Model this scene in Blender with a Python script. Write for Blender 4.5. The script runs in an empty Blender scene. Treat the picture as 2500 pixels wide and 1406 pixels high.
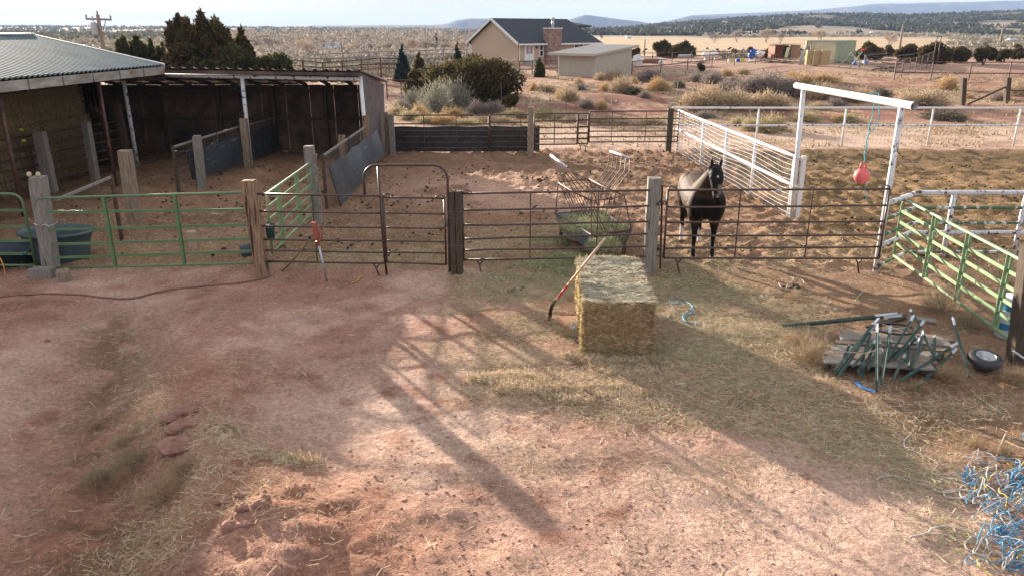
SKYS=.08; SUNE=5.0; CLOUD=3.2; HAZE=.00012; EXPO=1.85
import bpy, math, random, time
import numpy as np
from mathutils import Vector, Matrix
T0=time.time()
random.seed(7); RNG=np.random.default_rng(11)
SC=bpy.context.scene; COL=SC.collection
F=1850.0; CX,CY=1250.0,703.0; PITCH=math.radians(18.75); H0=4.5
cp,sp=math.cos(PITCH),math.sin(PITCH)
# ---------------------------------------------------------------- camera rays
def ray(px,py):
    a=(px-CX)/F; b=-(py-CY)/F
    return Vector((a, cp+b*sp, -sp+b*cp))
def G(px,py,z=0.0):
    r=ray(px,py); t=(z-H0)/r.z
    return Vector((r.x*t,r.y*t,z))
def V(px,py,y):
    r=ray(px,py); t=y/r.y
    return Vector((r.x*t,y,H0+r.z*t))
# ---------------------------------------------------------------- noise
def _h(ix,iy,s):
    n=(ix.astype(np.int64)*374761393+iy.astype(np.int64)*668265263+s*982451653)&0xffffffff
    n=((n^(n>>13))*1274126177)&0xffffffff
    n=(n^(n>>16))&0xffffffff
    return n/4294967295.0
def vn(x,y,s=0):
    x=np.asarray(x,float); y=np.asarray(y,float)
    xi=np.floor(x); yi=np.floor(y); fx=x-xi; fy=y-yi
    fx=fx*fx*(3-2*fx); fy=fy*fy*(3-2*fy)
    xi=xi.astype(np.int64); yi=yi.astype(np.int64)
    a=_h(xi,yi,s);b=_h(xi+1,yi,s);c=_h(xi,yi+1,s);d=_h(xi+1,yi+1,s)
    return (a*(1-fx)+b*fx)*(1-fy)+(c*(1-fx)+d*fx)*fy
def fbm(x,y,s=0,o=4):
    r=0;a=.5;t=0
    for i in range(o):
        r=r+a*vn(x*2**i+17.3*i,y*2**i-9.1*i,s+i); t+=a; a*=.5
    return r/t
def sst(a,b,x):
    t=np.clip((x-a)/(b-a),0,1); return t*t*(3-2*t)
def gb(x,y,cx,cy,rx,ry,ang=0):
    c,s_=math.cos(ang),math.sin(ang)
    u=((x-cx)*c+(y-cy)*s_)/rx; v=(-(x-cx)*s_+(y-cy)*c)/ry
    return np.exp(-(u*u+v*v))
# ---------------------------------------------------------------- terrain height
RK=.000485
def ridge(x,y,y0,w,prof,zb=4.5,back=None):
    a=CX+x/np.maximum(y,1)*F*cp   # angular coordinate of the skyline
    xs=[p[0] for p in prof]; hs=[(75-p[1])*RK*y0+zb for p in prof]
    h=np.interp(a,xs,hs,left=hs[0],right=hs[-1])
    h=h+ (fbm(x/ (y0*.02),y/(y0*.02),5,3)-.5)*h*.05
    return np.maximum(h,0)*sst(y0-w,y0,y)
def hill_dot(x,y): return fbm(x/60,y/60,31,4)
def Hc(x,y):
    x=np.asarray(x,float); y=np.asarray(y,float)
    z=.62*sst(43,60,y+2.2*np.sin(x*.21)+x*.10)+.4*sst(70,84,y)
    z=z+(fbm(x/5,y/5,3,3)-.5)*.75*sst(38,46,y)*(1-sst(62,70,y)*.8)
    z=z-.9*sst(105,150,y)
    z=z+(fbm(x/90,y/90,8,3)-.5)*6*sst(260,700,y)
    # juniper slope on the right, bench on the left
    m=ridge(x,y,1500,1050,[(-2500,120),(1400,78),(1520,72),(1600,62),(1760,50),(1900,41),(2100,44),(2300,36),(2500,28),(2900,10),(4200,-20)])
    rr=(fbm(x/140,y/200,21,4)-.45)*.35*m
    z=z+np.maximum(m+rr,0)
    lf=ridge(x,y,1900,1200,[(-2500,60),(0,66),(500,68),(760,70),(1000,73),(1250,78),(1400,110)],zb=4.5)
    z=np.maximum(z,lf+(fbm(x/160,y/160,23,3)-.5)*5*sst(700,1300,y))
    far=ridge(x,y,4200,260,[(0,72),(784,72),(800,66),(812,63),(1080,62),(1105,59),(1130,50),(1160,46),(1195,47),(1215,56),(1260,64),(1340,60),(1360,52),(1386,44),(1408,37),(1430,40),(1470,46),(1520,52),(1550,58),(1562,58),(1600,50),(1640,40),(2600,38)])
    z=np.maximum(z,far)
    far2=ridge(x,y,5200,700,[(1500,90),(1540,66),(1560,59),(1600,50),(1640,38),(1760,33),(1900,26),(2030,12),(2200,7),(2350,3),(2400,3),(2435,10),(2470,8),(2700,4),(3400,10)])
    z=np.maximum(z,far2+ (fbm(x/120,y/260,41,4)-.5)*26*sst(4500,4900,y)*sst(5200,4900,y))
    return z
# ground marks in the yard (world positions taken from where they lie)
g1=G(330,900); g2=G(600,1290)
def Hf(x,y):
    z=Hc(x,y)
    near=1-sst(40,60,y)
    pen=sst(14.0,14.8,y)*(1-sst(30,31,y))
    # shallow wash and a low bank running from the fence to the lower left
    t=np.clip((13.3-y)/8.5,0,1)
    cxw=-7.3+3.9*t+.35*np.sin(y*1.3)
    d=x-cxw
    on=sst(13.2,11.5,y)*sst(2.0,4.0,y)
    z=z-.22*on*np.exp(-(d/.75)**2)+.17*on*np.exp(-((d-1.25)/.8)**2)
    z=z+.10*gb(x,y,-3.0,5.9,1.6,.9,.4)+.05*gb(x,y,1.2,8.7,.5,.25)+.06*gb(x,y,.2,8.9,.35,.22)-.04*gb(x,y,.1,8.6,.3,.2)
    z=z+.09*gb(x,y,G(1140,660).x,13.9,.9,.5)
    z=z+near*((fbm(x/1.1,y/1.1,51,3)-.5)*.09+(fbm(x/.32,y/.32,55,3)-.5)*(.045+.08*pen))
    z=z+near*pen*(np.maximum(fbm(x/.2,y/.2,61,2)-.5,0))*.30
    rough=gb(x,y,-2.4,5.6,2.6,1.6,.2)
    z=z+near*rough*((fbm(x/.30,y/.22,71,3)-.5)*.11+(fbm(x/.09,y/.08,75,2)-.5)*.05)
    return z
def GT(px,py):
    r=ray(px,py)
    ts=3*1.006**np.arange(1300)
    X=r.x*ts;Y=r.y*ts;Z=H0+r.z*ts
    b=Z<Hc(X,Y)
    i=int(np.argmax(b)) if b.any() else 900
    lo,hi=ts[max(i-1,0)],ts[i]
    for _ in range(14):
        m=(lo+hi)/2
        if H0+r.z*m<float(Hc(r.x*m,r.y*m)): hi=m
        else: lo=m
    return Vector((r.x*hi,r.y*hi,H0+r.z*hi))
def zg(x,y): return float(Hf(x,y))
# ---------------------------------------------------------------- objects
def tag(o,label=None,cat=None,group=None,kind=None):
    if label:o['label']=label
    if cat:o['category']=cat
    if group:o['group']=group
    if kind:o['kind']=kind
    return o
def thing(name,label,cat,loc,group=None):
    o=bpy.data.objects.new(name,None); COL.objects.link(o); o.location=loc
    o.empty_display_size=.2
    return tag(o,label,cat,group)
def worldloc(o):
    l=Vector((0,0,0))
    while o is not None: l+=o.location; o=o.parent
    return l
def dup(root,loc,rz=0,sc=1,label=None,group=None,szz=None):
    r=root.copy(); COL.objects.link(r); r.location=loc; r.rotation_euler=(0,0,rz)
    r.scale=(sc,sc,szz or sc)
    if label:r['label']=label
    if group:r['group']=group
    for ch in list(root.children):
        c=ch.copy(); COL.objects.link(c); c.parent=r
        for g_ in list(ch.children):
            d=g_.copy(); COL.objects.link(d); d.parent=c
    return r
class MB:
    def __init__(s): s.v=[];s.f=[];s.c=[]
    def add(s,vs,fs,col=None):
        n=len(s.v); s.v.extend([tuple(v) for v in vs]); s.f.extend([tuple(i+n for i in f) for f in fs])
        if col is not None: s.c.extend([col]*len(vs))
    def box(s,c,sz,R=None):
        c=Vector(c); h=Vector(sz)/2
        vs=[Vector((a*h.x,b*h.y,d*h.z)) for a in(-1,1) for b in(-1,1) for d in(-1,1)]
        if R is not None: vs=[R@v for v in vs]
        s.add([c+v for v in vs],[(0,1,3,2),(4,6,7,5),(0,4,5,1),(2,3,7,6),(0,2,6,4),(1,5,7,3)])
        return s
    def beam(s,p,q,w,h,up=(0,0,1)):
        p=Vector(p);q=Vector(q);d=(q-p);L=d.length; d.normalize(); up=Vector(up)
        if abs(d.dot(up))>.95: up=Vector((0,1,0))
        sd=d.cross(up).normalized(); u=sd.cross(d).normalized()
        R=Matrix((sd,d,u)).transposed()
        return s.box((p+q)/2,(w,L,h),R)
    def tube(s,pts,r,n=8,cap=True):
        pts=[Vector(p) for p in pts]; m=len(pts)
        if not hasattr(r,'__len__'): r=[r]*m
        t=(pts[1]-pts[0]).normalized()
        a=Vector((0,0,1)) if abs(t.z)<.9 else Vector((1,0,0))
        u=t.cross(a).normalized(); vs=[]
        for i in range(m):
            if i==0: t=pts[1]-pts[0]
            elif i==m-1: t=pts[-1]-pts[-2]
            else: t=(pts[i+1]-pts[i]).normalized()+(pts[i]-pts[i-1]).normalized()
            if t.length<1e-6: t=Vector((0,0,1))
            t.normalize(); u=(u-t*u.dot(t))
            if u.length<1e-6: u=t.orthogonal()
            u.normalize(); w=t.cross(u)
            for k in range(n):
                an=2*math.pi*k/n
                vs.append(pts[i]+(u*math.cos(an)+w*math.sin(an))*r[i])
        fs=[]
        for i in range(m-1):
            for k in range(n):
                fs.append((i*n+k,i*n+(k+1)%n,(i+1)*n+(k+1)%n,(i+1)*n+k))
        if cap: fs.append(tuple(range(n))[::-1]); fs.append(tuple((m-1)*n+k for k in range(n)))
        s.add(vs,fs); return s
    def ell(s,c,r,nu=12,nv=8,R=None,jit=0):
        c=Vector(c); vs=[];fs=[]
        if not hasattr(r,'__len__'): r=(r,r,r)
        for j in range(nv+1):
            th=math.pi*j/nv
            for i in range(nu):
                ph=2*math.pi*i/nu; k=1+random.uniform(-jit,jit)
                v=Vector((r[0]*math.sin(th)*math.cos(ph)*k,r[1]*math.sin(th)*math.sin(ph)*k,r[2]*math.cos(th)*k))
                vs.append(c+(R@v if R is not None else v))
        for j in range(nv):
            for i in range(nu):
                fs.append((j*nu+i,(j+1)*nu+i,(j+1)*nu+(i+1)%nu,j*nu+(i+1)%nu))
        s.add(vs,fs); return s
    def lathe(s,c,prof,n=24,sx=1,sy=1,rz=0):
        c=Vector(c); vs=[];fs=[];m=len(prof)
        for (r,z) in prof:
            for k in range(n):
                a=2*math.pi*k/n; x=r*math.cos(a)*sx;y=r*math.sin(a)*sy
                vs.append(c+Vector((x*math.cos(rz)-y*math.sin(rz),x*math.sin(rz)+y*math.cos(rz),z)))
        for i in range(m-1):
            for k in range(n):
                fs.append((i*n+k,i*n+(k+1)%n,(i+1)*n+(k+1)%n,(i+1)*n+k))
        s.add(vs,fs); return s
    def build(s,name,m,parent=None,smooth=False,label=None,loc=None):
        org=worldloc(parent) if parent is not None else Vector(loc if loc is not None else (0,0,0))
        me=bpy.data.meshes.new(name)
        me.from_pydata([(v[0]-org.x,v[1]-org.y,v[2]-org.z) for v in s.v],[],s.f)
        me.materials.append(m)
        if smooth: me.polygons.foreach_set('use_smooth',[True]*len(me.polygons))
        if s.c and len(s.c)==len(s.v):
            a=me.color_attributes.new('Col','FLOAT_COLOR','POINT')
            a.data.foreach_set('color',np.array([(c[0],c[1],c[2],1) for c in s.c],np.float32).ravel())
        me.update()
        o=bpy.data.objects.new(name,me); COL.objects.link(o)
        if parent is not None: o.parent=parent
        else: o.location=org
        if label:o['label']=label
        return o
def npmesh(name,verts,faces,m,parent=None,loc=(0,0,0),col=None,smooth=False,link=True):
    """verts (N,3) float array in local space, faces (M,k) int array"""
    me=bpy.data.meshes.new(name); n=len(verts); k=faces.shape[1]; mf=len(faces)
    me.vertices.add(n); me.vertices.foreach_set('co',np.asarray(verts,np.float32).ravel())
    me.loops.add(mf*k); me.loops.foreach_set('vertex_index',np.asarray(faces,np.int32).ravel())
    me.polygons.add(mf); me.polygons.foreach_set('loop_start',np.arange(0,mf*k,k,dtype=np.int32))
    me.polygons.foreach_set('loop_total',np.full(mf,k,np.int32))
    if smooth: me.polygons.foreach_set('use_smooth',np.ones(mf,bool))
    me.materials.append(m)
    if col is not None:
        a=me.color_attributes.new('Col','FLOAT_COLOR','POINT')
        c=np.ones((n,4),np.float32); c[:,:3]=col; a.data.foreach_set('color',c.ravel())
    me.update(calc_edges=True); me.validate()
    if not link: return me
    o=bpy.data.objects.new(name,me); COL.objects.link(o)
    if parent is not None: o.parent=parent
    else: o.location=loc
    return o
# ---------------------------------------------------------------- materials
def mat(name,c1,c2=None,scale=6,stretch=(1,1,1),rough=.8,metal=0,bump=0,bs=20,bstretch=None,
        c3=None,c3s=6,c3t=.58,c3w=.04,c3stretch=None,attr=False,spec=.4,lo=.35,hi=.65,detail=5,trans=0,bd=.02):
    m=bpy.data.materials.new(name); m.use_nodes=True; nt=m.node_tree; N=nt.nodes; L=nt.links
    bs_=N['Principled BSDF']; bs_.inputs['Roughness'].default_value=rough; bs_.inputs['Metallic'].default_value=metal
    bs_.inputs['Specular IOR Level'].default_value=spec
    tc=N.new('ShaderNodeTexCoord')
    def noise(sc,st,dt=detail):
        mp=N.new('ShaderNodeMapping'); mp.inputs['Scale'].default_value=st; L.new(tc.outputs['Object'],mp.inputs['Vector'])
        n=N.new('ShaderNodeTexNoise'); n.inputs['Scale'].default_value=sc; n.inputs['Detail'].default_value=dt
        n.inputs['Roughness'].default_value=.62
        L.new(mp.outputs['Vector'],n.inputs['Vector']); return n.outputs['Fac']
    def remap(o,a,b):
        r=N.new('ShaderNodeMapRange'); r.inputs['From Min'].default_value=a; r.inputs['From Max'].default_value=b
        L.new(o,r.inputs['Value']); return r.outputs['Result']
    def mix(f,a,b,mode='MIX'):
        x=N.new('ShaderNodeMix'); x.data_type='RGBA'; x.blend_type=mode
        if isinstance(f,(int,float)): x.inputs[0].default_value=f
        else: L.new(f,x.inputs[0])
        for i,v in((6,a),(7,b)):
            if isinstance(v,tuple): x.inputs[i].default_value=(v[0],v[1],v[2],1)
            else: L.new(v,x.inputs[i])
        return x.outputs[2]
    c2=c2 or tuple(v*.75 for v in c1)
    out=mix(remap(noise(scale,stretch),lo,hi),c1,c2)
    if c3: out=mix(remap(noise(c3s,c3stretch or stretch,6),c3t-c3w,c3t+c3w),out,c3)
    if attr:
        at=N.new('ShaderNodeAttribute'); at.attribute_name='Col'; out=mix(1.0,at.outputs['Color'],out,'MULTIPLY')
    L.new(out,bs_.inputs['Base Color'])
    if bump:
        b=N.new('ShaderNodeBump'); b.inputs['Strength'].default_value=bump; b.inputs['Distance'].default_value=bd
        L.new(noise(bs,bstretch or stretch,6),b.inputs['Height']); L.new(b.outputs['Normal'],bs_.inputs['Normal'])
    if trans:
        tr=N.new('ShaderNodeBsdfTranslucent'); L.new(out,tr.inputs['Color'])
        ms=N.new('ShaderNodeMixShader'); ms.inputs[0].default_value=trans
        L.new(bs_.outputs[0],ms.inputs[1]); L.new(tr.outputs[0],ms.inputs[2]); L.new(ms.outputs[0],N['Material Output'].inputs['Surface'])
    return m
M={}
M['oldwood']=mat('old_wood',(.34,.27,.21),(.19,.14,.10),3,(14,14,1.2),.85,bump=.8,bs=4,c3=(.10,.05,.03),c3s=1.6,c3t=.66,c3w=.08)
M['greywood']=mat('grey_wood',(.30,.28,.26),(.17,.15,.13),3,(14,14,1.2),.9,bump=.8,bs=4)
M['darkwood']=mat('dark_wood',(.10,.075,.055),(.045,.033,.025),3,(14,14,1.2),.85,bump=.8,bs=4,c3=(.2,.16,.11),c3s=1.5,c3t=.66)
M['redwood']=mat('red_brown_wood',(.36,.25,.16),(.17,.10,.065),3,(12,12,1),.85,bump=.8,bs=4,c3=(.05,.028,.02),c3s=1.2,c3t=.6)
M['brownpipe']=mat('brown_enamel',(.085,.052,.043),(.055,.034,.03),5,rough=.38,spec=.5,c3=(.16,.10,.075),c3s=9,c3t=.64,c3w=.05)
M['rustpipe']=mat('rusty_brown_pipe',(.12,.06,.045),(.06,.035,.03),6,rough=.6,c3=(.2,.1,.06),c3s=7,c3t=.6)
M['green']=mat('green_enamel',(.13,.22,.11),(.09,.17,.085),3,rough=.42,spec=.5,c3=(.06,.10,.05),c3s=14,c3t=.68)
M['palegreen']=mat('faded_green_enamel',(.23,.34,.18),(.17,.27,.14),3,rough=.45,spec=.5)
M['white']=mat('white_paint',(.78,.79,.82),(.66,.67,.70),3,rough=.5,c3=(.07,.045,.035),c3s=5,c3t=.69,c3w=.02)
M['whitechip']=mat('chipped_white_paint',(.74,.76,.80),(.58,.60,.64),4,rough=.55,c3=(.10,.05,.035),c3s=7,c3t=.58,c3w=.03)
M['whitegreen']=mat('white_flaking_over_green',(.09,.17,.09),(.06,.12,.07),4,rough=.6,c3=(.7,.74,.78),c3s=4,c3t=.55,c3w=.03)
M['whitewire']=mat('white_wire',(.75,.75,.78),(.6,.6,.62),3,rough=.5)
M['wire']=mat('grey_wire',(.20,.18,.16),(.12,.10,.09),5,rough=.5,metal=.3)
M['galv']=mat('galvanised_steel',(.50,.53,.56),(.38,.41,.45),5,rough=.4,metal=.7,c3=(.3,.3,.3),c3s=8,c3t=.65)
M['roofmetal']=mat('roof_sheet_metal',(.15,.20,.22),(.10,.14,.16),1.2,spec=.12,rough=.75,metal=.0,c3=(.25,.22,.2),c3s=2.5,c3t=.7,c3w=.1)
M['shedroof']=mat('shed_roof_sheet',(.30,.22,.19),(.2,.14,.12),2,rough=.5,metal=.4)
M['brownmetal']=mat('brown_corrugated_sheet',(.19,.16,.16),(.13,.11,.11),2,rough=.55,metal=.3,c3=(.1,.08,.07),c3s=3,c3t=.6)
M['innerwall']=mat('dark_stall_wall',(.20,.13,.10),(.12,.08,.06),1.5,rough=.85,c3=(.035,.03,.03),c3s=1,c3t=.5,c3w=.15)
M['rubber']=mat('black_rubber_belt',(.055,.068,.08),(.03,.037,.045),1.2,rough=.42,c3=(.24,.27,.30),c3s=2.0,c3t=.645,c3w=.05,c3stretch=(.4,.4,4.5),spec=.5)
M['blackrubber']=mat('black_rubber',(.022,.024,.028),(.05,.053,.058),3,rough=.5,c3=(.12,.12,.12),c3s=3,c3t=.64,c3stretch=(1,1,8))
M['tub']=mat('dark_blue_tub_plastic',(.075,.115,.13),(.055,.085,.10),3,rough=.5)
M['darkplastic']=mat('dark_plastic',(.035,.06,.08),(.02,.035,.05),3,rough=.5)
M['greenplastic']=mat('green_plastic',(.05,.14,.12),(.035,.10,.09),4,rough=.5)
M['fascia']=mat('weathered_fascia_board',(.42,.40,.37),(.22,.20,.17),1.5,(1,1,3),.85,bump=.4,bs=8,c3=(.26,.17,.09),c3s=1.2,c3t=.6)
M['stucco']=mat('tan_stucco',(.55,.41,.31),(.50,.37,.275),8,rough=.9,bump=.3,bs=60)
M['shingle']=mat('dark_shingles',(.050,.058,.075),(.030,.036,.05),9,(1,1,3),rough=.85,bump=.5,bs=30)
M['trim']=mat('white_trim',(.80,.80,.80),(.72,.72,.72),4,rough=.5)
M['glass']=mat('window_glass',(.05,.065,.08),(.03,.04,.05),1,rough=.08,spec=.8)
M['pinkglass']=mat('curtained_glass',(.45,.30,.30),(.3,.2,.22),2,rough=.3)
M['stone']=mat('stacked_stone',(.40,.27,.22),(.13,.08,.07),1.6,(1.2,1.2,4),rough=.9,bump=.8,bs=7,c3=(.45,.36,.30),c3s=7,c3t=.6)
M['concrete']=mat('concrete',(.42,.41,.40),(.33,.32,.31),5,rough=.9)
M['beige']=mat('beige_wall_sheet',(.47,.43,.36),(.43,.39,.33),2,rough=.6)
M['beigeroof']=mat('beige_roof_sheet',(.40,.39,.37),(.36,.35,.33),2,rough=.5)
M['contside']=mat('cream_container_paint',(.66,.62,.45),(.56,.52,.38),1.5,rough=.6,c3=(.35,.2,.1),c3s=3,c3t=.72)
M['contend']=mat('green_container_paint',(.36,.42,.30),(.28,.34,.24),1.5,rough=.6,c3=(.16,.10,.06),c3s=4,c3t=.68)
M['tank']=mat('white_tank_paint',(.80,.80,.80),(.7,.7,.7),1,rough=.35)
M['blue']=mat('blue_tarp',(.03,.13,.55),(.02,.08,.38),4,rough=.5)
M['bluetwine']=mat('blue_twine',(.09,.31,.52),(.06,.22,.40),8,rough=.6)
M['cyantwine']=mat('turquoise_rope',(.08,.48,.56),(.05,.36,.45),8,rough=.6)
M['whitetwine']=mat('white_twine',(.50,.47,.45),(.38,.35,.33),8,rough=.7)
M['yellowtwine']=mat('yellow_twine',(.6,.45,.09),(.5,.36,.06),8,rough=.7)
M['red']=mat('red_paint',(.55,.03,.05),(.4,.02,.04),6,rough=.4)
M['hydrant']=mat('faded_red_enamel',(.36,.10,.06),(.26,.07,.045),6,rough=.5,c3=(.25,.12,.08),c3s=14,c3t=.6)
M['ashwood']=mat('ash_handle',(.62,.45,.34),(.5,.35,.26),4,rough=.55)
M['tine']=mat('dark_steel',(.05,.045,.06),(.03,.03,.035),6,rough=.3,metal=.8)
M['ball']=mat('red_pink_ball_rubber',(.72,.16,.17),(.58,.10,.11),6,rough=.55,c3=(.72,.30,.29),c3s=9,c3t=.6)
M['hose']=mat('brown_hose_rubber',(.22,.12,.09),(.15,.08,.06),4,rough=.7)
M['tpost']=mat('dark_green_tpost_paint',(.035,.085,.075),(.022,.05,.045),6,rough=.5,spec=.5,c3=(.14,.08,.05),c3s=10,c3t=.66)
M['ttip']=mat('pale_post_tip',(.62,.68,.76),(.5,.56,.64),6,rough=.5)
M['bluetrim']=mat('blue_plastic',(.02,.22,.62),(.02,.18,.5),6,rough=.5)
M['bluewhite']=mat('blue_and_white_barrel',(.60,.66,.70),(.5,.56,.6),4,rough=.5)
M['bluedeep']=mat('blue_barrel_band',(.03,.20,.38),(.03,.16,.3),4,rough=.5)
M['hay']=mat('dry_hay',(1,1,1),(.72,.72,.72),7,rough=.85,attr=True,trans=.2)
M['baleskin']=mat('bale_core',(.30,.21,.10),(.17,.12,.06),4,(2,2,10),rough=.9,bump=1,bs=6)
M['bark']=mat('bark',(.16,.12,.10),(.09,.07,.06),4,(3,3,1),rough=.9,bump=.6,bs=8)
M['greybark']=mat('grey_bark',(.30,.26,.23),(.22,.19,.17),4,rough=.9)
M['leaf']=mat('foliage',(1,1,1),(.7,.7,.7),3,rough=.7,attr=True,trans=.35,spec=.2)
M['twig']=mat('twigs',(1,1,1),(.8,.8,.8),3,rough=.8,attr=True,trans=.2,spec=.2)
M['rock']=mat('red_sandstone',(.33,.18,.14),(.20,.105,.08),5,rough=.95,bump=.8,bs=14)
M['manure']=mat('dark_manure',(.035,.026,.02),(.06,.045,.032),8,rough=.95,bump=1,bs=25)
M['yellow']=mat('yellow_tag',(.65,.7,.08),(.5,.55,.06),3,rough=.5)
M['knotwood']=mat('cream_knob',(.6,.5,.34),(.5,.4,.27),6,rough=.6)
M['orange']=mat('orange_cord',(.7,.28,.05),(.6,.22,.04),6,rough=.6)
M['carwhite']=mat('white_car_paint',(.7,.72,.75),(.6,.62,.65),2,rough=.3)
M['salt']=mat('tan_salt_block',(.42,.33,.25),(.36,.28,.2),6,rough=.8)
# ================================================================ GROUND
def lin(a,b,n): return list(np.linspace(a,b,n,endpoint=False))
xs=list(np.arange(0,9.6,.07)); st=.07
while xs[-1]<6500: st*=1.024; xs.append(xs[-1]+st)
xs=np.array([-v for v in xs[:0:-1]]+xs)
ys=[];v=2.6
while v<17: ys.append(v); v+=.065
st=.065
while v<9000: ys.append(v); st*=1.0175; v+=st
yb=[2.6];st=.07
while yb[-1]>-400: st*=1.12; yb.append(yb[-1]-st)
ys=np.array(yb[:0:-1]+ys)
X,Y=np.meshgrid(xs,ys); Z=Hf(X,Y)
# litter density (hay on the ground), reused by the straw
HB=[]   # (x,y,rx,ry,ang,weight,greenness)
def hb(px,py,rx,ry,w,g=.0,ang=0):
    p=G(px,py); HB.append((p.x,p.y,rx,ry,ang,w,g))
for a in [(1240,720,1.2,.7,.8,.5),(1330,690,1.6,.6,1.,.9),(1450,690,1.3,.7,1.,.95),(1650,700,1.0,1.0,1.,.8),(1750,760,1.4,1.2,1.,.45),
          (1680,860,1.1,.9,1.,.75),(1600,930,1.0,.5,.9,.35),(1330,800,.9,.7,.8,.6),(1230,880,1.0,.4,.9,.2),(1350,950,1.1,.55,1.,.05),(1500,950,1.1,.5,1.,.0),
          (1560,1010,1.0,.4,.9,.1),(1250,960,.7,.3,.7,.1),(1750,950,1.0,.8,1.,.5),(1850,1010,.8,.6,.95,.35),(1150,760,.6,.4,.5,.4),(1100,840,.6,.3,.5,.4),
          (1900,800,1.1,.8,.6,.3),(1990,900,.8,.7,.7,.2),(1950,1000,.8,.6,.8,.35),(2050,1060,.8,.5,.7,.45),(2150,1120,.6,.4,.6,.5),(2250,1180,.5,.3,.45,.4),
          (1700,650,1.2,.5,.8,.4),(1900,650,1.3,.5,.7,.1),(2050,620,1.2,.6,.6,.05),(1650,610,1.0,1.0,.6,.1),(1900,580,2.,1.,.45,.05),
          (1200,600,1.6,.8,.6,.3),(1000,620,1.5,.6,.6,.3),(850,630,1.5,.6,.6,.25),(700,640,1.0,.5,.4,.2),(1000,560,1.8,.8,.35,.1),(1350,640,1.0,.6,1.,.95),
          (1300,570,1.0,.8,.6,.5),(450,600,1.8,.8,.35,.05),(700,560,2.,.8,.35,.1),(350,530,2.,1.,.3,0),
          (340,800,.5,.6,.45,.25),(330,860,.45,.4,.45,.25),(350,950,.45,.5,.55,.25),(370,1020,.4,.4,.6,.15),(590,900,.4,.3,.4,.2),
          (530,1070,.4,.35,.8,.05),(680,1130,.45,.2,.8,.05),(600,1110,.4,.3,.6,.1),(450,1180,.5,.5,.55,.1),(420,1290,.6,.5,.45,.2),(350,1350,.5,.4,.4,.2),
          (300,1080,.5,.4,.6,.05),(730,760,.5,.3,.35,.3),(560,780,.4,.3,.3,.2),(780,880,.3,.2,.3,.2),(650,1250,.8,.5,.28,.1),(1300,1120,1.,.5,.25,.1),(1700,1150,.9,.5,.28,.15),
          (2350,1300,.5,.4,.5,.5),(2250,1000,1.0,.5,.35,.2),(2400,1000,.7,.5,.5,.2),(1950,740,1.0,.6,.45,.15)]:
    hb(*a[:2],a[2],a[3],a[4],a[5])
def litter(x,y):
    d=np.zeros_like(x); g=np.zeros_like(x)
    for (cx,cy,rx,ry,an,w,gr) in HB:
        b=gb(x,y,cx,cy,rx,ry,an)*w; d=d+b; g=g+b*gr
    g=g/np.maximum(d,1e-4)
    n=fbm(x/.45,y/.45,101,4)
    dd=np.clip(d,0,1.15)*sst(.30,.62,n+.22*np.clip(d,0,1))
    return np.clip(dd,0,1),g
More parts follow.
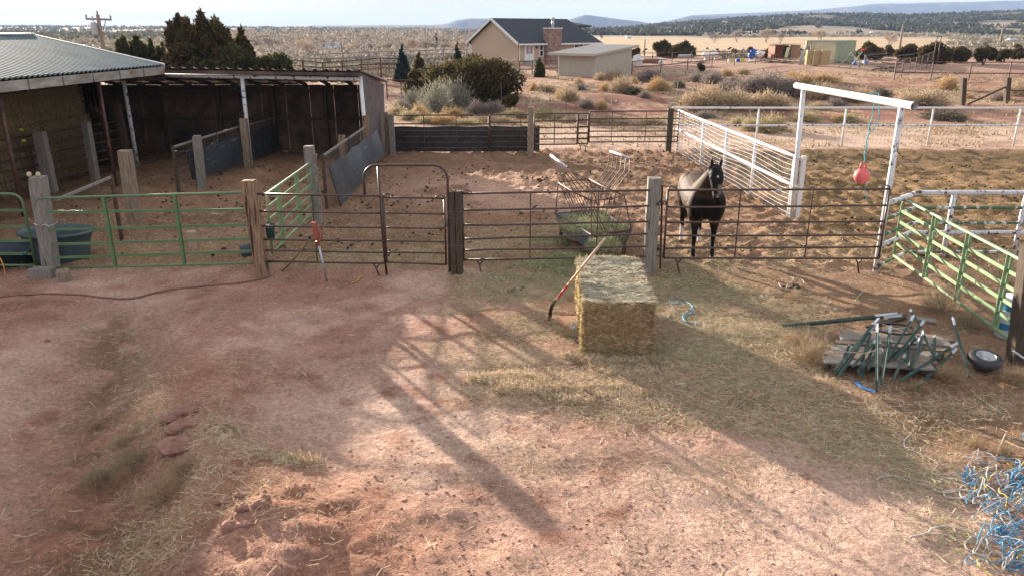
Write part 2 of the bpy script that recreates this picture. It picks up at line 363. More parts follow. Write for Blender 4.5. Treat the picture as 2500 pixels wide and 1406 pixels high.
def ground_col(x,y):
    n1=fbm(x/1.7,y/1.7,111,5); n2=fbm(x/.35,y/.35,121,4); n3=fbm(x/6,y/6,131,3)
    def c(a): return np.array(a)[None,None,:]*np.ones(x.shape+(1,))
    def mx(a,b,t): return a*(1-t[...,None])+b*t[...,None]
    red=c((.40,.225,.17)); pale=c((.55,.36,.285)); dark=c((.27,.135,.095))
    o=mx(red,pale,sst(.42,.62,n1*.7+n2*.3-.07*sst(-.5,-4,x))); o=mx(o,dark,sst(.5,.72,1-n1*.5-n2*.5)*.8)
    # packed pale tracks
    pk=np.clip(gb(x,y,-1.2,8.2,1.7,2.0,.3)*.9+gb(x,y,-6.0,9.5,1.2,5,.15)*.5+gb(x,y,3.2,6.2,2.6,1.2,-.3)*.5,0,1)
    o=mx(o,c((.60,.43,.35)),pk*sst(.2,.5,n2))
    # churned red bank
    rb=np.clip(gb(x,y,-2.6,5.7,2.4,1.6,.1)*1.2+gb(x,y,-4.6,8.6,1.0,1.6,.2)*.7,0,1)
    o=mx(o,c((.36,.165,.10)),rb*sst(.3,.55,n1)*.9)
    # wash bottom, darker
    t=np.clip((13.3-y)/8.5,0,1); d=x-(-7.3+3.9*t)
    o=mx(o,c((.19,.105,.065)),np.exp(-(d/.7)**2)*sst(13.2,11.5,y)*.9*sst(.3,.55,n2))
    # right side yard is browner
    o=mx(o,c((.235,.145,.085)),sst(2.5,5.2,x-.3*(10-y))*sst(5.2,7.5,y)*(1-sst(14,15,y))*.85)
    # pens
    pen=sst(14.1,14.9,y)*(1-sst(29.6,30.6,y))
    pc=mx(c((.30,.18,.115)),c((.21,.125,.075)),sst(.42,.6,n2*.5+n1*.5)); 
    pc=mx(pc,c((.52,.33,.24)),np.clip(gb(x,y,-.9,22.8,2.6,2.6,.0)+gb(x,y,1.0,19.5,2.2,2.0)*.7,0,1)*sst(.35,.55,n1))
    pc=mx(pc,c((.33,.23,.12)),sst(18,15,y)*.7*sst(.4,.6,n2))
    o=mx(o,pc,pen)
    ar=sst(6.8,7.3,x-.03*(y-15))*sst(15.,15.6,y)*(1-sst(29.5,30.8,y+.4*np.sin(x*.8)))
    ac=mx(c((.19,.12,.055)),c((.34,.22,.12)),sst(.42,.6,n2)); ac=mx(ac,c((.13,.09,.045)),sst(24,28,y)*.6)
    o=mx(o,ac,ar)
    # beyond the pens
    b=sst(30.2,31.2,y)
    sand=mx(c((.56,.41,.32)),c((.40,.27,.20)),sst(.45,.65,n1)); emb=mx(c((.27,.135,.10)),c((.44,.28,.20)),sst(.48,.66,n1*.6+n2*.4))
    grass=c((.42,.33,.22))
    f=mx(sand,emb,sst(37,43,y+2*n3)); f=mx(f,grass,sst(.5,.62,fbm(x/3,y/2,141,4))*.7*sst(35,40,y))
    f=mx(f,c((.46,.30,.24)),sst(66,76,y)*.5)
    lefty=sst(0,-12,x+(y-60)*.05)
    f=mx(f,c((.36,.31,.23)),sst(66,80,y)*lefty)
    gold=c((.54,.40,.26)); gold=mx(gold,c((.38,.29,.20)),sst(.5,.6,fbm(x/60,y/9,151,3))*.6)
    ang=x/np.maximum(y,1)
    fld=sst(118,135,y)*sst(560,440,y)*sst(.06,.12,ang)*sst(.62,.50,ang)
    fld=np.clip(fld+sst(120,140,y)*sst(330,260,y)*sst(-.30,-.33,ang),0,1)
    scrubc=mx(c((.33,.28,.21)),c((.23,.21,.16)),sst(.4,.6,fbm(x/14,y/14,161,4)))
    f=mx(f,scrubc,sst(100,125,y)); f=mx(f,gold,fld)
    hillc=mx(c((.34,.265,.20)),c((.25,.20,.15)),sst(.4,.6,fbm(x/70,y/70,171,4)))
    f=mx(f,hillc,sst(520,700,y))
    cover=mx(hillc,c((.085,.095,.065)),sst(.40,.50,fbm(x/26,y/26,181,4))*.9)
    f=mx(f,cover,sst(650,1000,y))
    mes=mx(c((.08,.08,.075)),c((.20,.15,.125)),sst(.5,.62,fbm(x/90,y/40,191,5)))
    f=mx(f,mes,sst(2400,3600,y))
    o=mx(o,f,b)
    return o
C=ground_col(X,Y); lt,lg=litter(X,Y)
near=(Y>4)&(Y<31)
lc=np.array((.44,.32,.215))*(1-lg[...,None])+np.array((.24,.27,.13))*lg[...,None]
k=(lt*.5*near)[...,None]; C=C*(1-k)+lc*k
ny,nx=X.shape
idx=np.arange(ny*nx).reshape(ny,nx)
fc=np.stack([idx[:-1,:-1],idx[:-1,1:],idx[1:,1:],idx[1:,:-1]],-1).reshape(-1,4)
M['ground']=bpy.data.materials.new('ground'); m=M['ground']; m.use_nodes=True; nt=m.node_tree;N=nt.nodes;L=nt.links
b=N['Principled BSDF']; b.inputs['Roughness'].default_value=.95; b.inputs['Specular IOR Level'].default_value=.15
at=N.new('ShaderNodeAttribute'); at.attribute_name='Col'; tc=N.new('ShaderNodeTexCoord')
def nz(sc,dt=6,ro=.65):
    n=N.new('ShaderNodeTexNoise'); n.inputs['Scale'].default_value=sc;n.inputs['Detail'].default_value=dt;n.inputs['Roughness'].default_value=ro
    L.new(tc.outputs['Object'],n.inputs['Vector']);return n.outputs['Fac']
def mr(o,a,b_,c_,d_):
    r=N.new('ShaderNodeMapRange');L.new(o,r.inputs[0])
    for i,vv in enumerate((a,b_,c_,d_)): r.inputs[i+1].default_value=vv
    return r.outputs[0]
def mul(a,b_):
    x=N.new('ShaderNodeMath');x.operation='MULTIPLY'
    for i,q in enumerate((a,b_)):
        if isinstance(q,(int,float)): x.inputs[i].default_value=q
        else: L.new(q,x.inputs[i])
    return x.outputs[0]
f1=mul(mr(nz(16,9,.75),.3,.7,.50,1.42),mr(nz(1.3,5),.3,.7,.85,1.13))
vo=N.new('ShaderNodeTexVoronoi'); vo.inputs['Scale'].default_value=26; L.new(tc.outputs['Object'],vo.inputs['Vector'])
f2=mr(vo.outputs['Distance'],.08,.22,.55,1.0)
wn=N.new('ShaderNodeMix'); wn.data_type='FLOAT'; L.new(mr(nz(3,3),.52,.60,0,1),wn.inputs[0]); wn.inputs[2].default_value=1.0; L.new(f2,wn.inputs[3])
fm=mul(mul(f1,wn.outputs[0]),mr(nz(75,3,.6),.36,.6,.62,1.18))
sc=N.new('ShaderNodeVectorMath');sc.operation='SCALE';L.new(at.outputs['Color'],sc.inputs[0]);L.new(fm,sc.inputs['Scale'])
L.new(sc.outputs[0],b.inputs['Base Color'])
bp=N.new('ShaderNodeBump');bp.inputs['Strength'].default_value=.95;bp.inputs['Distance'].default_value=.045
ad=N.new('ShaderNodeMath');ad.operation='ADD';L.new(nz(9,8,.7),ad.inputs[0]);L.new(mul(nz(3.2,9,.75),1.0),ad.inputs[1])
L.new(ad.outputs[0],bp.inputs['Height']);L.new(bp.outputs['Normal'],b.inputs['Normal'])
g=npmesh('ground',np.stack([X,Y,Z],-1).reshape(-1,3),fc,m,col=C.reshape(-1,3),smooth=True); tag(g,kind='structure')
print('ground',X.shape,time.time()-T0)

# ================================================================ STRAW
def straw(name,px,py,pz,length,width,colors,tilt=.25,curl=.35,parent=None,loc=(0,0,0),normal=None,azi=None,m=None):
    """bent thin strips, one per point"""
    n=len(px); a=RNG.uniform(0,2*np.pi,n) if azi is None else azi+RNG.normal(0,.45,n)
    L_=length; el=RNG.normal(0,tilt,n)
    d=np.stack([np.cos(a)*np.cos(el),np.sin(a)*np.cos(el),np.sin(el)],-1)
    if normal is not None:   # lay strands on the plane with this normal
        nn=normal/np.linalg.norm(normal,axis=-1,keepdims=True)
        d=d-nn*(d*nn).sum(-1,keepdims=True)*.85
        d/=np.linalg.norm(d,axis=-1,keepdims=True)+1e-6
        up=nn
    else: up=np.tile(np.array([0,0,1.]),(n,1))
    s=np.cross(d,up); s/=np.linalg.norm(s,axis=-1,keepdims=True)+1e-6
    tw=RNG.uniform(-.9,.9,n)[:,None]; s=s*np.cos(tw)+up*np.sin(tw)
    b_=RNG.normal(0,curl,n)[:,None]*np.cross(up,d)*1.0
    P=np.stack([px,py,pz],-1); Lc=L_[:,None]; w=(width/2)[:,None]
    v=[]
    for t in (-.5,0,.5):
        c=P+d*Lc*t+b_*Lc*(t*t)*1.4+up*np.abs(RNG.normal(0,.012,n))[:,None]
        v.append(c-s*w); v.append(c+s*w)
    vs=np.stack(v,1).reshape(-1,3)
    base=np.arange(n)[:,None]*6
    f=np.concatenate([base+np.array([0,1,3,2]),base+np.array([2,3,5,4])],0)
    return npmesh(name,vs,f,m or M['hay'],parent=parent,loc=loc,col=np.repeat(colors,6,axis=0))
def straw_cols(n,g):
    c=np.empty((n,3)); r=RNG.random(n)
    dry=np.array([(.68,.52,.33),(.76,.62,.45),(.54,.39,.24),(.70,.59,.43)]); grn=np.array([(.26,.34,.14),(.40,.46,.24),(.20,.29,.12),(.50,.52,.33)])
    k=RNG.integers(0,4,n); isg=r<g*.8-.06
    c=np.where(isg[:,None],grn[k],dry[k])*RNG.uniform(.75,1.2,n)[:,None]
    return c
# rejection sampling in proportion to litter density, a bit denser close to the camera
N0=900000
u=RNG.random(N0); yy=4.6+ (RNG.random(N0)**1.25)*14.5; xx=RNG.uniform(-1,1,N0)*(yy*.72+1.5)
d_,g_=litter(xx,yy)
base_d=.010+.02*(fbm(xx/1.2,yy/1.2,201,3)>.6)
keep=RNG.random(N0)<(np.where(xx<-1.2-.0*yy,d_*.18,d_*.32)+base_d)
xx=xx[keep];yy=yy[keep];g_=g_[keep];n=len(xx); 
if n>150000: xx=xx[:150000];yy=yy[:150000];g_=g_[:150000]; n=150000
print('straw n',n)
zz=Hf(xx,yy)+RNG.uniform(.0,.03,n)
o=straw('hay_litter',xx,yy,zz,RNG.uniform(.035,.17,n),RNG.uniform(.0026,.006,n),straw_cols(n,g_),tilt=.22)
tag(o,'loose dry and green hay strands strewn over the dirt yard and pens','hay',kind='stuff')
print('straw',time.time()-T0)
# clods and pebbles
def clods(name,pts,sizes,m,label,cat,cols=None,flat=.6):
    ico_v=[];t=(1+5**.5)/2
    for a in((-1,t,0),(1,t,0),(-1,-t,0),(1,-t,0),(0,-1,t),(0,1,t),(0,-1,-t),(0,1,-t),(t,0,-1),(t,0,1),(-t,0,-1),(-t,0,1)): ico_v.append(a)
    iv=np.array(ico_v)/1.9; fi=np.array([(0,11,5),(0,5,1),(0,1,7),(0,7,10),(0,10,11),(1,5,9),(5,11,4),(11,10,2),(10,7,6),(7,1,8),(3,9,4),(3,4,2),(3,2,6),(3,6,8),(3,8,9),(4,9,5),(2,4,11),(6,2,10),(8,6,7),(9,8,1)])
    n=len(pts); v=iv[None]*RNG.uniform(.6,1.25,(n,12,1)); v=v*np.array([1,1,flat]); 
    a=RNG.uniform(0,6.28,n); c_,s_=np.cos(a)[:,None],np.sin(a)[:,None]
    v=np.stack([v[...,0]*c_-v[...,1]*s_,v[...,0]*s_+v[...,1]*c_,v[...,2]],-1)*sizes[:,None,None]+pts[:,None,:]
    f=(np.arange(n)[:,None,None]*12+fi[None]).reshape(-1,3)
    o=npmesh(name,v.reshape(-1,3),f,m,col=None,smooth=False); tag(o,label,cat,kind='stuff'); return o
n=34000; yy=4.4+RNG.random(n)**1.5*9.5; xx=RNG.uniform(-1,1,n)*(yy*.72+1)
w=np.clip(.18+gb(xx,yy,-2.4,5.6,2.6,1.6)*1.6+gb(xx,yy,-.5,6,3,2)*.5,0,1); kk=RNG.random(n)<w; xx,yy=xx[kk],yy[kk]
sz=.005+.022*RNG.random(len(xx))**10
clods('dirt_clods',np.stack([xx,yy,Hf(xx,yy)-sz*.15],-1),sz,M['rock'],'small red dirt clods and pebbles scattered over the bare yard','clods')
n=16000; yy=15+RNG.random(n)**1.1*14.5; xx=RNG.uniform(-14,7,n); ar=RNG.random(n)<.5; xx=np.where(ar,RNG.uniform(7,22,n),xx)
cl=fbm(xx/1.6,yy/1.6,221,3); kk=(RNG.random(n)<np.where(cl>.54,.8,.10)); xx,yy=xx[kk],yy[kk]
sz=.012+.045*RNG.random(len(xx))**4
ex=[]
for (px,py,s) in [(1330,440,.22),(1700,455,.1),(1400,430,.15),(1470,480,.2),(1545,435,.25),(1035,465,.2),(1085,440,.2),(1065,490,.2),(900,500,.3),(960,450,.3),(1290,440,.1),(1316,443,.13),(1255,705,.09),(1510,400,.2),(1660,440,.1),(720,445,.3),(1540,395,.2),(1930,700,.08)]:
    p=G(px,py); 
    for _ in range(14 if s>.12 else 8): ex.append((p.x+random.gauss(0,s*1.2),p.y+random.gauss(0,s),random.uniform(.02,.055)))
ex=np.array(ex); xx=np.concatenate([xx,ex[:,0]]);yy=np.concatenate([yy,ex[:,1]]);sz=np.concatenate([sz,ex[:,2]])
clods('manure',np.stack([xx,yy,Hf(xx,yy)+sz*.2],-1),sz,M['manure'],'dark clumps of horse manure scattered through the pens','manure')
# dry grass beyond the pens
n=26000; yy=31+RNG.random(n)**1.3*45; xx=RNG.uniform(-1,1,n)*(yy*.72+2)
q=fbm(xx/3,yy/2,141,4)+.10*gb(xx,yy,-8,36,9,5); kk=RNG.random(n)<(sst(.50,.66,q)*.8+.03)*sst(30,44,yy+6*fbm(xx/4,yy/1.5,147,3)); xx,yy=xx[kk],yy[kk]; n=len(xx)
hh=RNG.uniform(.06,.22,n)
a=RNG.uniform(0,6.28,n); ww=.012+.0007*yy
zb=Hc(xx,yy)
T=[]
for j in range(3):
    aa=a+j*1.05; dx,dy=np.cos(aa)*ww,np.sin(aa)*ww; lx,ly=RNG.normal(0,.10,n),RNG.normal(0,.10,n)
    T+= [np.stack([xx-dx,yy-dy,zb-.02],-1),np.stack([xx+dx,yy+dy,zb-.02],-1),np.stack([xx+lx,yy+ly,zb+hh],-1)]
vs=np.stack(T,1).reshape(-1,3); f=np.arange(len(vs)).reshape(-1,3)
gc=np.array([(.50,.38,.22),(.58,.45,.28),(.44,.30,.17),(.38,.33,.22)])[RNG.integers(0,4,n)]*RNG.uniform(.8,1.15,n)[:,None]
o=npmesh('dry_grass',vs,f,M['twig'],col=np.repeat(gc,9,axis=0)); tag(o,'pale dry winter grass growing in tufts on the red embankment','grass',kind='stuff')
# ================================================================ POSTS
def tie(name,px0,py0,px1,py1,wpx,mt,label,cat='post',ybase=None,dbl=False,group=None,rise=.06,flat=1.0):
    """squared timber post: (px0,py0) top, (px1,py1) foot"""
    p=G(px1,py1) if ybase is None else V(px1,py1,ybase)
    p.z=zg(p.x,p.y)-.04
    q=V(px0,py0,p.y)
    w=wpx/F*(p.y*cp+(H0-1)*sp)*.80
    o=thing(name,label,cat,p,group)
    def one(off,ww,dd,jit=.006):
        mb=MB(); n=9; vs=[]
        rot=random.uniform(-.12,.12)
        for i in range(n+1):
            t=i/n; c=p.lerp(q,t)+Vector((off,0,0))
            for sx_,sy_ in((-1,-1),(-.4,-1.04),(.4,-1.02),(1,-1),(1.03,0),(1,1),(0,1.02),(-1,1),(-1.02,0)):
                x=sx_*ww/2*(1-.03*(t>.95))+random.uniform(-jit,jit); y=sy_*dd/2+random.uniform(-jit,jit)
                vs.append(c+Vector((x*math.cos(rot)-y*math.sin(rot),x*math.sin(rot)+y*math.cos(rot),random.uniform(-.012,.012) if i==n else 0)))
        fs=[]
        for i in range(n):
            for k in range(9): fs.append((i*9+k,i*9+(k+1)%9,(i+1)*9+(k+1)%9,(i+1)*9+k))
        fs.append(tuple(n*9+k for k in range(9))); mb.add(vs,fs); return mb
    if dbl:
        one(-w*.26,w*.46,w*.8).build('post_half',M[mt],o); one(w*.25,w*.47,w*.9).build('post_half',M[mt],o)
    else: one(0,w,w*flat).build('timber',M[mt],o)
    return o
A=tie('fence_post',92,432,128,668,38,'greywood','grey weathered timber post with two cream knobs on top, between the two green gates',ybase=14.25)
tp=V(92,432,14.25)
for dx in(-.14,.03):
    k=MB().ell(tp+Vector((dx,-.02,.045)),(.045,.045,.05),10,6,jit=.08); k.build('knob',M['knotwood'],A,smooth=True)
wr=MB(); ww=V(105,553,14.15)
for i in range(14):
    a=V(82+i*4.2,546+9*math.sin(i*.75)*.5+ (7 if 2<i<10 else 0),14.08); c=V(82+(i+1.15)*4.2,546+9*math.sin((i+1)*.75)*.5+(7 if 2<i<9 else 0),14.08); wr.tube([a,c],.012,5)
wr.build('chain',M['galv'],A)
B=tie('fence_post',607,440,643,674,37,'redwood','thick orange-brown timber post between the closed green gate and the brown panel',ybase=14.0)
Cc=tie('fence_post',1112,467,1117,680,34,'darkwood','dark split pair of timber posts bound with wire beside the arched walk-through gate',ybase=13.9,dbl=True)
for yy_ in(517,533,600): MB().tube([V(1093,yy_,13.76),V(1112,yy_+1,13.74),V(1133,yy_,13.76)],.004,4).build('binding_wire',M['wire'],Cc)
D=tie('fence_post',1598,434,1584,664,38,'greywood','tall brown-grey square timber post between the hay feeder panel and the horse panel',ybase=14.2)
E=tie('stall_post',305,368,331,549,34,'oldwood','tall knotted timber post standing alone inside the left pen')
Fp=tie('stall_post',209,298,234,444,20,'greywood','slim pale post with one bluish face in front of the stacked hay')
Gp=tie('stall_post',285,253,312,385,18,'darkwood','tall dark post standing where the barn meets the white shed pole',ybase=26.0)
Hp=tie('stall_post',95,322,128,470,28,'greywood','broad grey shaded post beside the dark wooden slats under the barn roof')
J=tie('stall_post',480,332,494,462,22,'greywood','short grey post at the near end of the long black mat divider')
K=tie('stall_post',594,290,604,384,20,'oldwood','tan post beside the middle white pole of the loafing shed',ybase=26.1)
Lp=tie('stall_post',754,357,776,548,26,'greywood','notched grey post holding the inner green gate')
# notches of the post
nb=MB(); 
for py_ in(385,418,450,470,505): 
    c=V(768+ (py_-385)*.1,py_,18.1); nb.box(c,(.09,.12,.16),Matrix.Rotation(.2,3,'Y'))
nb.build('notch_splinters',M['greywood'],Lp)
Mp=tie('stall_post',834,331,843,430,17,'redwood','short orange-tinged post behind the tilted blue-black mat',ybase=23.0)
Np=tie('stall_post',892,283,897,385,17,'redwood','orange-tinged post at the right front corner of the loafing shed',ybase=26.0)
O1=tie('fence_post',941,275,949,379,13,'oldwood','sunlit yellowish post against the corrugated shed wall')
O2=tie('fence_post',954,280,960,381,15,'greywood','grey post where the rear brown panels begin, right of the shed')
Pp=tie('fence_post',1296,262,1296,381,17,'oldwood','cracked brown timber post between the two rear brown panels')
Q=tie('fence_post',1637,265,1630,373,17,'darkwood','dark rear timber post at the corner with the white fence')
R=tie('fence_post',2519,600,2482,892,46,'darkwood','massive dark timber gate post at the right edge, wrapped with pale cord')
c0=G(2482,890); 
MB().tube([c0+Vector((-.2,-.14,.28)),c0+Vector((-.08,-.2,.2)),c0+Vector((.12,-.2,.18)),c0+Vector((.3,-.12,.2))],.014,6).build('cord',M['ttip'],R)
# far right dark posts with a diagonal brace
S1=tie('corner_post',2354,191,2349,262,13,'darkwood','leaning dark post at the foot of the diagonal brace beyond the white fence')
S2=tie('corner_post',2462,190,2455,262,13,'darkwood','upright dark corner post that the diagonal brace leans on')
yb_=S2.location.y
MB().tube([V(2362,256,yb_),V(2456,213,yb_)],.06,8).build('brace',M['darkwood'],S2)
MB().tube([V(2460,221,yb_),V(2540,224,yb_)],.04,8).build('rail',M['darkwood'],S2)
# loose blocks by the gate post
def block(px,py,w,d,h,rz,lab,mt):
    p=G(px,py); p.z=zg(p.x,p.y); mb=MB(); R_=Matrix.Rotation(rz,3,'Z')
    vs=[]
    for i in range(5):
        for (a,b_) in((-1,0),(-1,1),(-.3,1.05),(.4,1),(1,1.03),(1,0),(0,-.02)):
            vs.append(Vector((-w/2+w*i/4,a*d/2*random.uniform(.93,1.05),b_*h*random.uniform(.94,1.04))))
    fs=[(i*7+k,i*7+(k+1)%7,(i+1)*7+(k+1)%7,(i+1)*7+k) for i in range(4) for k in range(7)]+[tuple(range(7))[::-1],tuple(28+k for k in range(7))]
    mb.add([p+R_@v for v in vs],fs); o=mb.build('timber_block',M[mt],loc=p); tag(o,lab,'block'); return o
block(106,676,.42,.20,.19,.05,'longer split timber block lying at the foot of the grey gate post','greywood')
block(157,683,.22,.30,.20,.5,'short square timber block lying right of the split one','oldwood')

# ================================================================ PANELS
def arc(c,u,v,r,a0,a1,n=6):
    return [c+u*(r*math.cos(a0+(a1-a0)*i/n))+v*(r*math.sin(a0+(a1-a0)*i/n)) for i in range(n+1)]
def panel(name,label,cat,P0,P1,zs,ups,mt,r=.02,ur=None,hooks=(),legs=(),legz=0,rounded=0,upr=.013,group=None,flatrail=0,sag=0,endleg=False,ztop2=None,mesh=None,meshm='wire'):
    P0=Vector(P0);P1=Vector(P1); d=P1-P0; d.z=0; Lg=d.length; ux=d.normalized(); nrm=Vector((-ux.y,ux.x,0))
    root=thing(name,label,cat,P0.lerp(P1,.5),group)
    zsl=zs; zr=ztop2 or zs
    def P(s,z0,z1=None):
        z1=z0 if z1 is None else z1
        p=P0.lerp(P1,s); p.z=P0.z*(1-s)+P1.z*s+z0*(1-s)+z1*s; return p
    top0,top1=zs[0],zr[0]; bot0,bot1=zs[-1],zr[-1]
    up=Vector((0,0,1)); fr=MB(); R_=rounded
    b0=-.25 if endleg else 0
    if R_:
        path=[P(0,bot0)]+[P(0,top0-R_)]+arc(P(0,top0-R_)+ux*R_,ux,up,R_,math.pi,math.pi/2)[1:]+arc(P(1,top1-R_)-ux*R_,ux,up,R_,math.pi/2,0)+[P(1,bot1)]
        fr.tube(path,r*1.15,8); fr.tube([P(0,bot0),P(1,bot1)],r*1.1,8)
    else:
        fr.tube([P(0,top0),P(1,top1)],r,8); fr.tube([P(0,bot0),P(1,bot1)],r,8)
        fr.tube([P(0,top0+.0),P(0,bot0)],r,8); fr.tube([P(1,top1),P(1,bot1)],r,8)
    fr.build('frame',M[mt],root,smooth=True)
    for i,(a,b_) in enumerate(zip(zs[1:-1],zr[1:-1])):
        mb=MB(); n=8; pts=[]
        for k_ in range(n+1):
            s=k_/n; p=P(s,a,b_); p.z+=random.uniform(-1,1)*sag-4*sag*s*(1-s); pts.append(p)
        if flatrail:
            for k_ in range(n): mb.beam(pts[k_],pts[k_+1],.018,flatrail)
        else: mb.tube(pts,r*.95,8)
        mb.build('rail',M[mt],root,smooth=not flatrail)
    for s in ups:
        mb=MB()
        t0=top0*(1-s)+top1*s; b1=bot0*(1-s)+bot1*s
        if flatrail:
            for o_ in(-.03,.03): mb.beam(P(s,0)+up*t0+nrm*o_,P(s,0)+up*b1+nrm*o_,.05,.01)
        else: mb.tube([P(s,0)+up*t0,P(s,0)+up*b1],upr,6)
        mb.build('upright',M[mt],root)
    for (s,dr) in hooks:   # bent steel pin hook over the top corner
        mb=MB(); c=P(s,0)+up*(top0*(1-s)+top1*s)+ux*(.07*dr)
        mb.tube([P(s,0)+up*(top0*(1-s)+top1*s-.02)]+arc(c,ux*-dr,up,.07,0,math.pi*.75,7)+[c+ux*(.13*dr)+up*-.0],.013,6)
        mb.build('hook',M[mt],root,smooth=True)
    for s in legs:
        mb=MB(); b1=bot0*(1-s)+bot1*s; c=P(s,0); c.z+=b1
        mb.tube([c-ux*.07,c+up*-.04-ux*.05,c+up*-.08-ux*.02,c-up*(b1*.6)+ux*.0,c-up*(b1+.03)+ux*.05],[.012,.014,.018,.018,.014],6); 
        mb.tube([c+ux*.07,c+up*-.04+ux*.04,c+up*-.09],[.012,.014,.015],6)
        mb.build('leg',M[mt],root,smooth=True)
    if mesh:
        sx_,sz_,z0,z1=mesh[:4]; mb=MB(); n=int(Lg/sx_)
        for i in range(1,n):
            s=i/n; mb.tube([P(s,z0),P(s,z1 if z1 else top0*(1-s)+top1*s)],mesh[4] if len(mesh)>4 else .003,3,cap=False)
        z=z0
        while z<(z1 or top0): mb.tube([P(0,z),P(1,z)],mesh[4] if len(mesh)>4 else .003,3,cap=False); z+=sz_
        mb.build('wire_mesh',M[meshm],root)
    return root
def zs_at(px,pys,y): return [V(px,p,y).z for p in pys]
yF=14.0
def gp(p): p.z=0; return p
# green gates along the front
zl=zs_at(110,(484,518,561,597,630,655),14.15); zr_=zs_at(630,(471,512,549,583,613,642),13.95)
panel('green_gate','closed green tubular farm gate nearest the camera, dented low rails, between grey and orange-brown posts','gate',gp(V(104,600,14.15)),gp(V(630,600,13.95)),zl,(.325,.65),'green',.022,rounded=.2,flatrail=.05,sag=.003,ztop2=zr_)
zl=zs_at(80,(474,514,553,588,620,648),14.3)
panel('green_gate','green farm gate cut by the left edge, hinged left of the grey post with knobs','gate',gp(V(-420,600,14.4)),gp(V(78,600,14.3)),zl,(.35,.66),'green',.022,rounded=.2,flatrail=.05,sag=.003)
# inner green gate running away
a=Vector((-4.72,14.35,0)); b_=Vector((-4.80,18.0,0))
panel('green_gate','inner pale green gate running back from the orange-brown post to the notched post','gate',a,b_,[1.52,1.27,1.02,.78,.56,.36],(.22,.63),'palegreen',.022,rounded=.16,flatrail=.05)
# brown panels of the front line
zl=zs_at(640,(474,516,552,585,611,638),yF); zrr=zs_at(930,(479,521,556,588,617,643),yF)
panel('brown_panel','brown six-rail pipe panel standing behind the red-handled hydrant','fence panel',gp(V(636,600,yF)),gp(V(938,600,yF)),zl,(.45,),'brownpipe',.021,legs=(.93,),ztop2=zrr,sag=.002)
# arched walk-through frame and gate
rt=thing('bow_gate_frame','tall arched brown pipe frame rising above the walk-through gate','gate frame',gp(V(1010,600,yF)))
mb=MB(); yb2=yF+.03
zt=V(990,404,yb2).z; xl=V(889,450,yb2).x; xr=V(1093,450,yb2).x; rr=.25
ux=Vector((1,0,0));up=Vector((0,0,1))
mb.tube([Vector((xl,yb2,V(889,478,yb2).z))]+arc(Vector((xl+rr,yb2,zt-rr)),ux,up,rr,math.pi,math.pi/2,8)+arc(Vector((xr-rr,yb2,zt-rr)),ux,up,rr,math.pi/2,0,8)+[V(1096,560,yb2),Vector((V(1098,665,yb2).x,yb2,0))],.026,10)
mb.build('arch',M['brownpipe'],rt,smooth=True)
mb=MB().tube([V(923,408,yb2),V(930,520,yb2),V(936,600,yb2),gp(V(944,665,yb2))],.024,8); mb.build('jamb',M['brownpipe'],rt,smooth=True)
MB().tube([gp(V(1090,668,yb2))+Vector((-.1,0,-.02)),gp(V(1098,660,yb2))+Vector((0,0,.08)),V(1098,630,yb2)],.016,6).build('foot',M['brownpipe'],rt,smooth=True)
zl=zs_at(945,(482,520,556,588,616,640),yF-.01); zrr=zs_at(1085,(485,523,558,591,618,646),yF-.01)
gt=panel('walk_gate','narrow brown walk-through gate with two looped top corners under the arch','gate',gp(V(942,600,yF-.01)),gp(V(1088,600,yF-.01)),zl,(),'brownpipe',.02,hooks=((0,1),(1,-1)),ztop2=zrr)
MB().tube([V(1086,540,yF-.05),V(1092,545,yF-.07),V(1091,555,yF-.06)],.012,6).build('latch',M['brownpipe'],gt)
zl=zs_at(1133,(473,513,550,583,611,635),yF); zrr=zs_at(1580,(465,503,541,571,601,626),14.1)
zm=zs_at(1460,(470,509,548,579,607,633),14.08)
panel('brown_panel','long brown pipe panel in front of the hay feeder, top rail slightly bent','fence panel',gp(V(1131,600,yF)),gp(V(1582,600,14.1)),zl,(.36,.72),'brownpipe',.021,hooks=((0,1),),legs=(.09,),ztop2=zrr,sag=.008)
zl=zs_at(1625,(465,506,543,576,606,630),14.15); zrr=zs_at(2160,(461,502,540,573,604,632),14.15)
zrr=[V(2162-(py-461)*.14,py,14.15).z for py in (462,502,541,574,603,631)]
pnh=panel('brown_panel','long brown pipe panel with the horse standing at its left end','fence panel',gp(V(1622,600,14.15)),gp(V(2150,600,14.15)),zl,(.33,.655),'brownpipe',.021,hooks=((0,1),(1,-1)),legs=(.07,.91),ztop2=zrr,sag=.004)
MB().ell(V(1902,465,14.12),(.06,.025,.025),8,6).build('pale_sleeve',M['ttip'],pnh)
# hinge panel stub between post and horse panel
rt=thing('hinge_stub','narrow brown pipe stub of short rails tying the square post to the horse panel','gate hinge',gp(V(1610,600,14.2)))
mb=MB(); mb.tube([V(1617,452,14.22),V(1612,656,14.22)],.02,8)
for py in(459,500,538,573,600,625): mb.tube([V(1595,py,14.22),V(1618-(py-450)*.03,py,14.22)],.018,6)
mb.build('stub_frame',M['brownpipe'],rt)
mb=MB(); 
for i in range(8): mb.tube([V(1603+i*3,495+6*math.sin(i*1.7),14.05),V(1606+i*3,497+6*math.sin(i*1.7+1.7),14.05)],.01,5)
mb.build('chain',M['tine'],rt)

